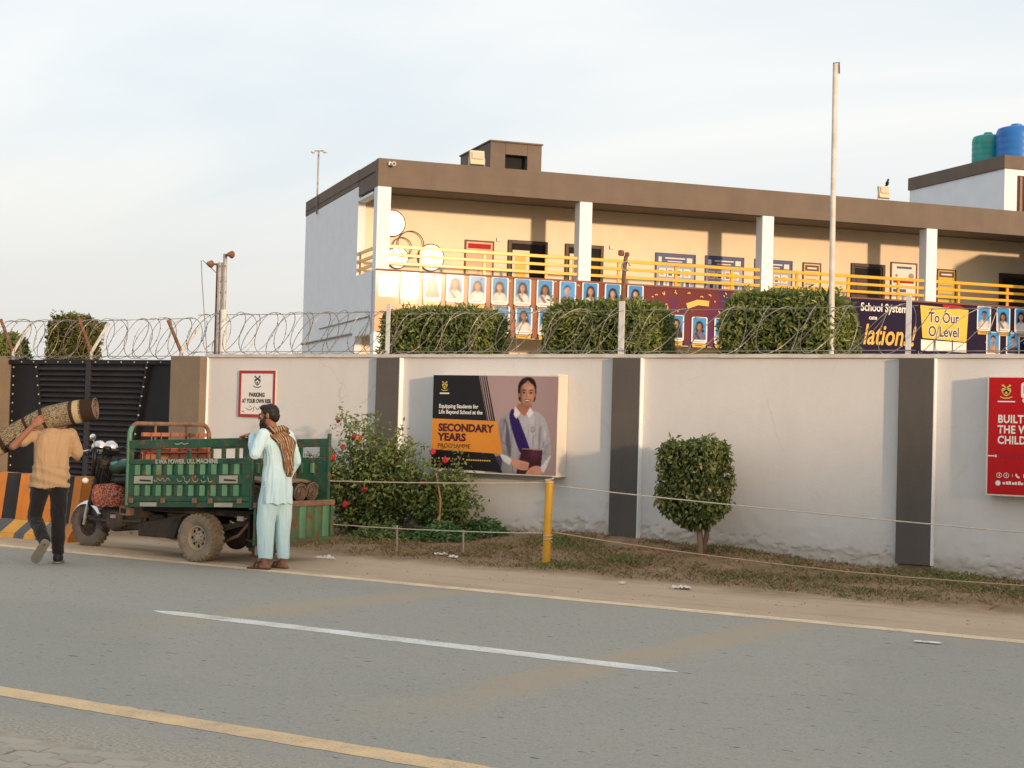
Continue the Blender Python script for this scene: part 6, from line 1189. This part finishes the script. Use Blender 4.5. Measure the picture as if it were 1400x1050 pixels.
# ------------------------------------------------------------------ people
def fused(name, mb, vox, mat, parent, it=4, fold=None, cut=None):
    me = mb.mesh('tmp'); ob = bpy.data.objects.new('tmp', me); COL.objects.link(ob)
    m = ob.modifiers.new('r', 'REMESH'); m.mode = 'VOXEL'; m.voxel_size = vox; m.use_smooth_shade = True
    if it: s = ob.modifiers.new('s', 'SMOOTH'); s.factor = .5; s.iterations = it
    dg = bpy.context.evaluated_depsgraph_get(); dg.update(); me2 = bpy.data.meshes.new_from_object(ob.evaluated_get(dg)); bpy.data.objects.remove(ob); bpy.data.meshes.remove(me); me2.name = name; me2.materials.clear()
    if fold:
        n = len(me2.vertices); co = np.empty(n*3, np.float32); me2.vertices.foreach_get('co', co); co = co.reshape(-1, 3); no = np.array([tuple(v.normal) for v in me2.vertices]); d = np.array([fold(p) for p in co]); co = co+no*d[:, None]; me2.vertices.foreach_set('co', co.astype(np.float32).reshape(-1)); me2.update()
    me2.polygons.foreach_set('use_smooth', [True]*len(me2.polygons)); o = link(name, me2, mat, parent); return o
def hand(mb, wrist, d, nrm, thumb, curl=.4, L=.185, scale=1.0):
    wrist, d, nrm, thumb = Vector(wrist), Vector(d).normalized(), Vector(nrm).normalized(), Vector(thumb).normalized(); s = scale
    pm_ = wrist+d*.048*s; Mx = Matrix((d, thumb, nrm)).transposed(); mb.ball(pm_, (.056*s, .042*s, .017*s), 14, 9, Mx); mb.cap(wrist-d*.02, wrist+d*.03*s, .027*s, .026*s)
    for k, ln in enumerate((.072, .080, .075, .058)):
        b = wrist+d*.088*s+thumb*(.036-.024*k)*s; a1 = curl*.8; a2 = curl*2.0; d1 = (d*math.cos(a1)+nrm*math.sin(a1)); d2 = (d*math.cos(a2)+nrm*math.sin(a2)); p1 = b+d1*ln*.52*s; p2 = p1+d2*ln*.5*s; mb.cap(b-d*.03*s, p1, .0098*s, .0088*s, 8); mb.cap(p1, p2, .0088*s, .0072*s, 8)
    t0 = wrist+d*.025*s+thumb*.028*s; t1 = t0+(d*.6+thumb*.75+nrm*.25).normalized()*.045*s; t2 = t1+(d*.85+thumb*.25+nrm*.35).normalized()*.035*s; mb.cap(t0, t1, .013*s, .0105*s, 8); mb.cap(t1, t2, .0105*s, .008*s, 8)
def head(mb, c, f, up, s=1.0):             # skull, jaw, nose, ears, lips, brow
    c, f, up = Vector(c), Vector(f).normalized(), Vector(up).normalized(); r = f.cross(up).normalized(); up = r.cross(f).normalized(); Mx = Matrix((r, f, up)).transposed(); P = lambda x, y, z: c+(r*x+f*y+up*z)*s
    mb.ball(P(0, -.008, .03), (.073*s, .093*s, .085*s), 20, 14, Mx); mb.ball(P(0, .018, -.035), (.057*s, .068*s, .07*s), 18, 12, Mx); mb.ball(P(0, .05, -.083), (.034*s, .03*s, .026*s), 12, 8, Mx)
    mb.ball(P(0, .083, .022), (.050*s, .014*s, .011*s), 12, 8, Mx); mb.cap(P(0, .088, .015), P(0, .106, -.022), .009*s, .014*s, 8); mb.ball(P(.011, .094, -.026), .009*s, 8, 6); mb.ball(P(-.011, .094, -.026), .009*s, 8, 6); mb.ball(P(0, .086, -.053), (.022*s, .011*s, .006*s), 10, 6, Mx); mb.ball(P(0, .084, -.064), (.020*s, .011*s, .007*s), 10, 6, Mx)
    for q in (-1, 1): mb.ball(P(q*.076, -.006, .0), (.011*s, .022*s, .033*s), 10, 8, Mx); mb.ball(P(q*.04, .062, -.018), (.024*s, .02*s, .02*s), 10, 8, Mx)
    return P, Mx
def face(P, Mx, s, par, skin2):
    for q in (-1, 1):
        MB().ball(P(q*.031, .078, .002), (.014*s, .008*s, .008*s), 10, 8, Mx).build('eye', M['eye'], par, smooth=True); MB().ball(P(q*.031, .0855, .002), (.006*s, .003*s, .006*s), 8, 6, Mx).build('iris', M['hair'], par, smooth=True)
        mb = MB(); mb.tube([P(q*.014, .096, .020), P(q*.032, .094, .027), P(q*.052, .078, .020)], [.004*s, .006*s, .003*s], 6); mb.build('eyebrow', M['hair'], par, smooth=True)
SKIN = N('warm_brown_skin'); c = SKIN.mix(SKIN.noise(9, 4), (.22,.09,.055,1), (.28,.125,.075,1)); SKIN.b.inputs['Subsurface Weight'].default_value = .08; SKIN.b.inputs['Subsurface Radius'].default_value = (.02,.008,.004); M['skin'] = SKIN.fin(c, .55, 0, .35)
M['hair'] = plain('black_hair', (.012,.009,.008), .55, .3, 40, .5, 140); M['eye'] = plain('eye_white', (.6,.56,.5), .3, .02)
M['sole'] = plain('grey_sole', (.20,.18,.15), .8, .2, 14); M['sandal'] = plain('brown_sandal', (.085,.04,.025), .7, .2, 14); M['shoe'] = plain('dark_shoe', (.02,.016,.015), .6, .2, 14)
def fabric(name, col, weave=260, var=.06):
    m = N(name); c = m.mix(m.noise(3, 5), scl(c4(col), 1-var), scl(c4(col), 1+var)); m.bump(m.noise(weave, 3), .25, .003); m.b.inputs['Sheen Weight'].default_value = .2; return m.fin(c, .88, 0, .15)
M['kameez'] = fabric('pale_aqua_cotton', (.48,.67,.74)); M['shalwar'] = fabric('pale_aqua_trousers', (.48,.67,.73)); M['tshirt'] = fabric('tan_shirt_cotton', (.37,.25,.145)); M['jeans'] = fabric('black_denim', (.014,.013,.015), 300, .2)
def streaks(amp, fx, fz, seed=0, band=None):
    def f(p):
        a = noise.noise((p[0]*fx, p[1]*fx, p[2]*fz+seed)); b = noise.noise((p[0]*fx*2.3+3, p[1]*fx*2.3, p[2]*fz*2+seed)); return amp*(a*.8-abs(b)*.6)
    return f
def foot_shape(mb, ank, fwd, toe_drop=0.0, s=1.0):
    ank, fwd = Vector(ank), Vector(fwd).normalized(); up = Vector((0, 0, 1)); r = fwd.cross(up).normalized(); h = ank-up*.055
    mb.cap(ank, ank-up*.03, .034*s, .036*s); mb.cap(h-fwd*.035-up*.005, h+fwd*.07-up*.008, .034*s, .034*s, 12); mb.ball(h+fwd*.115-up*.015, (.044*s, .07*s, .024*s), 14, 8, Matrix((r, fwd, up)).transposed())
    for k in range(5): q = h+fwd*(.165-.011*abs(k-1.2))*s+r*(.034-.017*k)*s-up*.022; mb.cap(q-fwd*.03, q, .0105*s, .0105*s if k else .013*s, 8)
def sole_shape(mb, ank, fwd, z0, th, s=1.0, w_=.048, pitch=None):
    ank, fwd = Vector(ank), Vector(fwd).normalized(); r = fwd.cross(Vector((0, 0, 1))).normalized(); up = r.cross(fwd).normalized(); c = Vector((ank.x, ank.y, z0))
    out = spl([(-.037, -.055), (.037, -.055), (.042, .04), (.052, .13), (.035, .195), (-.03, .195), (-.05, .13), (-.040, .04)], 4); vs = [c+r*a*s*(w_/.048)+fwd*b*s for a, b in out]; n = len(vs)
    mb.add(vs+[v+up*th for v in vs], [tuple(reversed(range(n))), tuple(range(n, 2*n))]+[(i, (i+1) % n, n+(i+1) % n, n+i) for i in range(n)])

# --- man in pale aqua, standing at the open rear of the cart, left hand on the side panel
mB = thing('person', 'bearded man in pale aqua clothes and striped scarf, hand on the green cart', 'person', (-10.805, 12.765, .012), math.pi/2+.06)
bm_ = MB(); hc = Vector((-.015, .095, 1.60)); P, Mx = head(bm_, hc, (-.42, 1, -.08), (0, .06, 1), 1.0)
sh = {-1: Vector((-.185, .03, 1.40)), 1: Vector((.185, -.01, 1.39))}
bm_.cap((0, .03, 1.41), (-.01, .075, 1.53), .058, .055); bm_.ball((0, .01, 1.29), (.13, .08, .16), 18, 12); bm_.ball((0, -.015, 1.08), (.115, .075, .15), 18, 12); bm_.ball((0, -.03, .93), (.13, .09, .12), 18, 12)
for q in (-1, 1): bm_.cap((q*.10, .01, 1.40), sh[q], .06, .055)
elL, wrL = Vector((-.285, .06, 1.20)), Vector((-.125, .225, 1.385)); bm_.cap(sh[-1], elL, .048, .038); bm_.cap(elL, wrL, .037, .026)
dL = Vector((.16, .9, .05)).normalized(); hand(bm_, wrL+dL*.012, dL, (0, .1, -1), (.95, -.2, .1), .5, scale=1.06)
elR, wrR = Vector((.285, -.05, 1.13)), Vector((.275, .06, .90)); bm_.cap(sh[1], elR, .047, .038); bm_.cap(elR, wrR, .036, .026); hand(bm_, wrR, (-.15, .35, -.9), (-1, 0, 0), (0, 1, .2), .35)
hipL, hipR = Vector((-.08, -.02, .90)), Vector((.08, -.03, .90)); knL, knR = Vector((-.085, .05, .48)), Vector((.08, -.04, .48)); anL, anR = Vector((-.085, .035, .075)), Vector((.08, -.075, .075))
for a, b, c_ in ((hipL, knL, anL), (hipR, knR, anR)): bm_.cap(a, b, .066, .048); bm_.cap(b, c_, .045, .032)
foot_shape(bm_, anL, (-.16, 1, 0)); foot_shape(bm_, anR, (.12, 1, 0)); fused('body', bm_, .0055, M['skin'], mB, 3); face(P, Mx, 1.0, mB, None)
hr = MB(); hr.ball(P(0, -.018, .044), (.082, .096, .086), 22, 14, Mx); hr.ball(P(0, -.062, .0), (.068, .055, .075), 18, 12, Mx); hr.ball(P(0, .035, .088), (.062, .060, .036), 14, 10, Mx)
for q in (-1, 1): hr.ball(P(q*.064, -.042, .012), (.022, .045, .05), 12, 8, Mx); hr.ball(P(q*.07, .012, .035), (.013, .020, .03), 10, 8, Mx)
fused('hair', hr, .007, M['hair'], mB, 2, lambda p: .004*noise.noise((p[0]*60, p[1]*60, p[2]*60)))
bd = MB(); bd.ball(P(0, .062, -.088), (.046, .046, .046), 16, 10, Mx); bd.ball(P(0, .075, -.125), (.030, .030, .034), 12, 8, Mx); bd.cap(P(-.03, .090, -.046), P(.03, .090, -.046), .008, .008, 8)
for q in (-1, 1): bd.cap(P(q*.067, .022, .0), P(q*.056, .045, -.07), .011, .020, 10)
fused('beard', bd, .006, M['hair'], mB, 2, lambda p: .004*noise.noise((p[0]*70, p[1]*70, p[2]*70)))
kz = MB(); kz.loft([(0, -.02, .68, .190, .145), (0, -.02, .80, .182, .140), (0, -.022, .95, .175, .133), (0, -.02, 1.08, .158, .120), (0, -.01, 1.20, .166, .124), (0, .0, 1.30, .190, .128), (0, .012, 1.38, .182, .112), (0, .02, 1.43, .12, .088), (0, .03, 1.465, .072, .072)], 28, 2.3)
for q in (-1, 1): kz.cap((q*.10, .01, 1.375), sh[q]+Vector((0, 0, -.005)), .075, .070)
kz.cap(sh[-1], elL, .073, .062); kz.cap(elL, wrL+(elL-wrL).normalized()*.015, .062, .046); kz.cap(sh[1], elR, .072, .062); kz.cap(elR, wrR+(elR-wrR).normalized()*.01, .060, .046)
kf = streaks(.024, 10, 2.2, 2)
def kfold(p):
    k = min(1, max(0, (1.42-p[2])/.3)); d = kf(p)*(.45+.75*k)
    if p[2] < 1.0: d += .010*math.sin(math.atan2(p[1], p[0])*9+p[2]*5)*(1-(p[2]-.66)/.34)
    return d
kmz = fused('tunic', kz, .0075, M['kameez'], mB, 2, kfold)
st_ = MB()
for q in (-1,):                             # open side slit and its hem
    pts = [(-.194, -.02+.012*noise.noise((k, 0, 0)), .685+k*.034) for k in range(8)]; st_.tube(pts, [.007]*8, 6)
st_.build('side_slit', plain('slit_shade_blue', (.33,.45,.52), .9, .1), mB, smooth=True)
sw = MB()
for a, b, c_, q in ((hipL, knL, anL, -1), (hipR, knR, anR, 1)):
    sw.loft([(c_.x, c_.y, .10, .058, .074), (c_.x, c_.y, .15, .060, .078), ((b.x*.5+c_.x*.5), (b.y*.5+c_.y*.5), .30, .068, .088), (b.x, b.y-.01, .48, .078, .098), ((a.x+b.x)/2, (a.y+b.y)/2, .68, .092, .112), (a.x*.9, a.y, .86, .10, .12)], 22, 2.2)
sf = streaks(.024, 12, 1.8, 8)
fused('trousers', sw, .0075, M['shalwar'], mB, 2, sf)
for ank, fd in ((anL, (-.16, 1, 0)), (anR, (.12, 1, 0))):
    sl_ = MB(); sole_shape(sl_, ank, fd, -.008, .016); o = sl_.build('sandal', M['sandal'], mB, bevel=.003); f_ = Vector(fd).normalized(); r = f_.cross(Vector((0, 0, 1)))
    sp_ = MB(); c0 = Vector((ank.x, ank.y, .01))+f_*.10
    sp_.tube([c0+r*.05*math.cos(a)+Vector((0, 0, .048*math.sin(a))) for a in [math.pi*k/10 for k in range(11)]], .012, 6, squash=.4); c1 = c0-f_*.045; sp_.tube([c1+r*.046*math.cos(a)+Vector((0, 0, .06*math.sin(a))) for a in [math.pi*k/10 for k in range(11)]], .011, 6, squash=.4); sp_.build('strap', M['sandal'], o, smooth=True)
def scarf_mat():
    m = N('brown_striped_scarf'); v = m.map((1, 1, .5), rot=(.0, .5, .2)); w1 = m.n('ShaderNodeTexWave', {'Vector': v, 'Scale': 11.0, 'Distortion': 5.0, 'Detail': 2.0, 'Detail Scale': 1.2}, bands_direction='X').outputs['Fac']
    c = m.mix(m.ramp(w1, .35, .5), (.06,.028,.02,1), (.38,.26,.16,1)); c = m.mix(m.ramp(m.noise(14, 4), .52, .6), c, (.20,.10,.05,1)); m.bump(m.noise(150, 3), .3, .004); return m.fin(c, .92, 0, .08)
SCM = scarf_mat()
def scf(u, v):                               # cloth over the back, narrowing to a point
    wd = (.175*(1-v)**.6+.014)*(1+.1*math.sin(v*9)); x = (u-.5)*2*wd+.015+.035*v; z = 1.50-.53*v; back = -.135 if z > 1.2 else -.14
    y = .03-.16*min(1, v*3.2)**.7+.0*x; y = min(y, back*min(1, v*4.0)+.0)
    return (x, y-.012-.018*abs(math.sin(u*7.5+v*3))+(x*x)*1.2, z-abs(u-.5)*.10*(1-v))
o = MB().grid(scf, 26, 30).build('scarf', SCM, mB, smooth=True); md = o.modifiers.new('thick', 'SOLIDIFY'); md.thickness = .010; md.offset = -1
sc2 = MB()
for q in (-1, 1): sc2.tube([(q*.115, -.075, 1.42), (q*.105, -.0, 1.475), (q*.085, .075, 1.46), (q*.07, .125, 1.37), (q*.065, .14, 1.26)], [.03, .034, .032, .03, .022], 10, squash=.6)
sc2.tube([(-.10, -.05, 1.455), (0, -.075, 1.475), (.10, -.05, 1.455)], .034, 10); o2 = sc2.build('scarf_fold', SCM, o, smooth=True)

# --- man in a tan shirt walking to the gate with a carpet on his shoulder
mA = thing('person', 'man in tan shirt seen from behind, carrying a carpet roll on his shoulder', 'person', (-12.79, 11.50, 0), math.radians(46))
b = MB(); hA = Vector((.075, .150, 1.49)); PA, MA = head(b, hA, (.25, 1, -.35), (.12, .3, 1), .98)
sL, sR = Vector((-.185, .01, 1.375)), Vector((.185, .0, 1.355)); b.cap((.0, .02, 1.36), (.05, .10, 1.45), .058, .055); b.ball((0, 0, 1.26), (.155, .10, .17), 18, 12); b.ball((0, .0, 1.05), (.135, .095, .15), 18, 12); b.ball((0, 0, .91), (.155, .105, .11), 18, 12)
for q, s_ in ((-1, sL), (1, sR)): b.cap((q*.09, 0, 1.36), s_, .06, .052)
eL, wL = Vector((-.385, -.12, 1.225)), Vector((-.205, -.125, 1.43)); b.cap(sL, eL, .048, .040); b.cap(eL, wL, .039, .028); dd = Vector((.55, -.10, .55)).normalized(); hand(b, wL+dd*.01, dd, (.35, .9, -.25), (-.6, .2, .7), .45)
eR, wR = Vector((.255, .09, 1.115)), Vector((.16, .30, 1.22)); b.cap(sR, eR, .047, .039); b.cap(eR, wR, .037, .027); hand(b, wR, (-.2, .5, .8), (-.6, .6, -.2), (-.5, -.3, .5), .5)
hL, hR = Vector((-.09, 0, .88)), Vector((.09, 0, .88)); kL, kR = Vector((-.155, .07, .475)), Vector((.085, .05, .475)); aL, aR = Vector((-.035, -.20, .215)), Vector((.095, .0, .085))
for p, q, r in ((hL, kL, aL), (hR, kR, aR)): b.cap(p, q, .085, .058); b.cap(q, r, .055, .036)
fL = Vector((-.45, .34, -.80)).normalized(); fR = Vector((.10, 1, 0)).normalized()
b.cap(aL, aL+fL*.13, .036, .034); b.cap(aR-Vector((0, 0, .04)), aR+fR*.14-Vector((0, 0, .055)), .036, .032); fused('body', b, .0055, M['skin'], mA, 3); face(PA, MA, .98, mA, None)
h = MB(); h.ball(PA(0, -.018, .044), (.080, .094, .084), 20, 14, MA); h.ball(PA(0, -.06, .0), (.066, .052, .07), 16, 10, MA); fused('hair', h, .008, M['hair'], mA, 2)
ts = MB(); ts.loft([(-.012, 0, .80, .205, .148), (-.008, .0, .92, .200, .145), (0, .0, 1.05, .182, .13), (0, 0, 1.18, .190, .132), (0, 0, 1.28, .198, .128), (.0, .003, 1.36, .182, .108), (.01, .01, 1.405, .10, .078), (.02, .03, 1.425, .065, .065)], 28, 2.3)
for q, s_ in ((-1, sL), (1, sR)): ts.cap((q*.09, 0, 1.345), s_-Vector((0, 0, .005)), .078, .074)
ts.cap(sL, sL.lerp(eL, .55), .072, .074); ts.cap(sR, sR.lerp(eR, .75), .072, .074)
tf = streaks(.025, 9, 3.0, 4)
def tfold(p): 
    d = tf(p)
    if p[2] < 1.02: d += .008*math.sin(p[2]*60+p[0]*14+3*noise.noise((p[0]*5, p[1]*5, 0)))
    return d
def hem(p): return tfold(p)
fused('shirt', ts, .0075, M['tshirt'], mA, 2, hem)
jn = MB(); jn.ball((-.0, 0, .88), (.168, .125, .12), 20, 12)
def leg(p, q, r, w0=.104, w1=.076, w2=.066): jn.cap(p, q, w0, w1, 14); jn.cap(q, r, w1, w2, 14)
leg(hL, kL, aL+Vector((0, 0, .04))); leg(hR, kR, aR+Vector((0, -.005, .05)), .104, .078, .070)
jf = streaks(.013, 12, 9, 6); fused('trousers', jn, .0075, M['jeans'], mA, 2, jf)
def shoe(ank, fwd, upv):
    fwd = Vector(fwd).normalized(); r = fwd.cross(Vector(upv)).normalized(); up = r.cross(fwd).normalized(); c_ = Vector(ank)-up*.055; out = spl([(-.040, -.075), (.040, -.075), (.045, .04), (.055, .13), (.036, .195), (-.03, .195), (-.053, .13), (-.043, .04)], 4); n = len(out)
    mb = MB(); vs = [c_+r*a+fwd*q-up*.02 for a, q in out]; mb.add(vs+[v+up*.020 for v in vs], [tuple(reversed(range(n))), tuple(range(n, 2*n))]+[(i, (i+1) % n, n+(i+1) % n, n+i) for i in range(n)]); Mx = Matrix((r, fwd, up)).transposed(); u = MB(); u.ball(c_+fwd*.06+up*.03, (.050, .135, .044), 16, 10, Mx); u.ball(c_-fwd*.03+up*.04, (.046, .052, .062), 14, 10, Mx); s_ = u.build('shoe', M['shoe'], mA, smooth=True); mb.build('sole', M['sole'], s_, bevel=.004)
shoe(aL, fL, (-.55, -.82, -.15) if False else Vector((.2, .9, .35))); shoe(aR+Vector((0, 0, -.005)), fR, (0, 0, 1))
rollpts = spl([(-.62, 1.205), (-.50, 1.265), (-.30, 1.39), (-.10, 1.505), (.08, 1.565), (.26, 1.605), (.42, 1.635)], 4, False)
carpet_roll('carpet_roll', 'patterned beige and dark carpet roll carried on a man\'s shoulder', [(a, .03-.16*min(0, a+.02) if a < 0 else .02-.30*max(0, a-.1), q) for a, q in rollpts], .124, CM1, (-12.79, 11.50, 0), math.radians(46), None, .98)
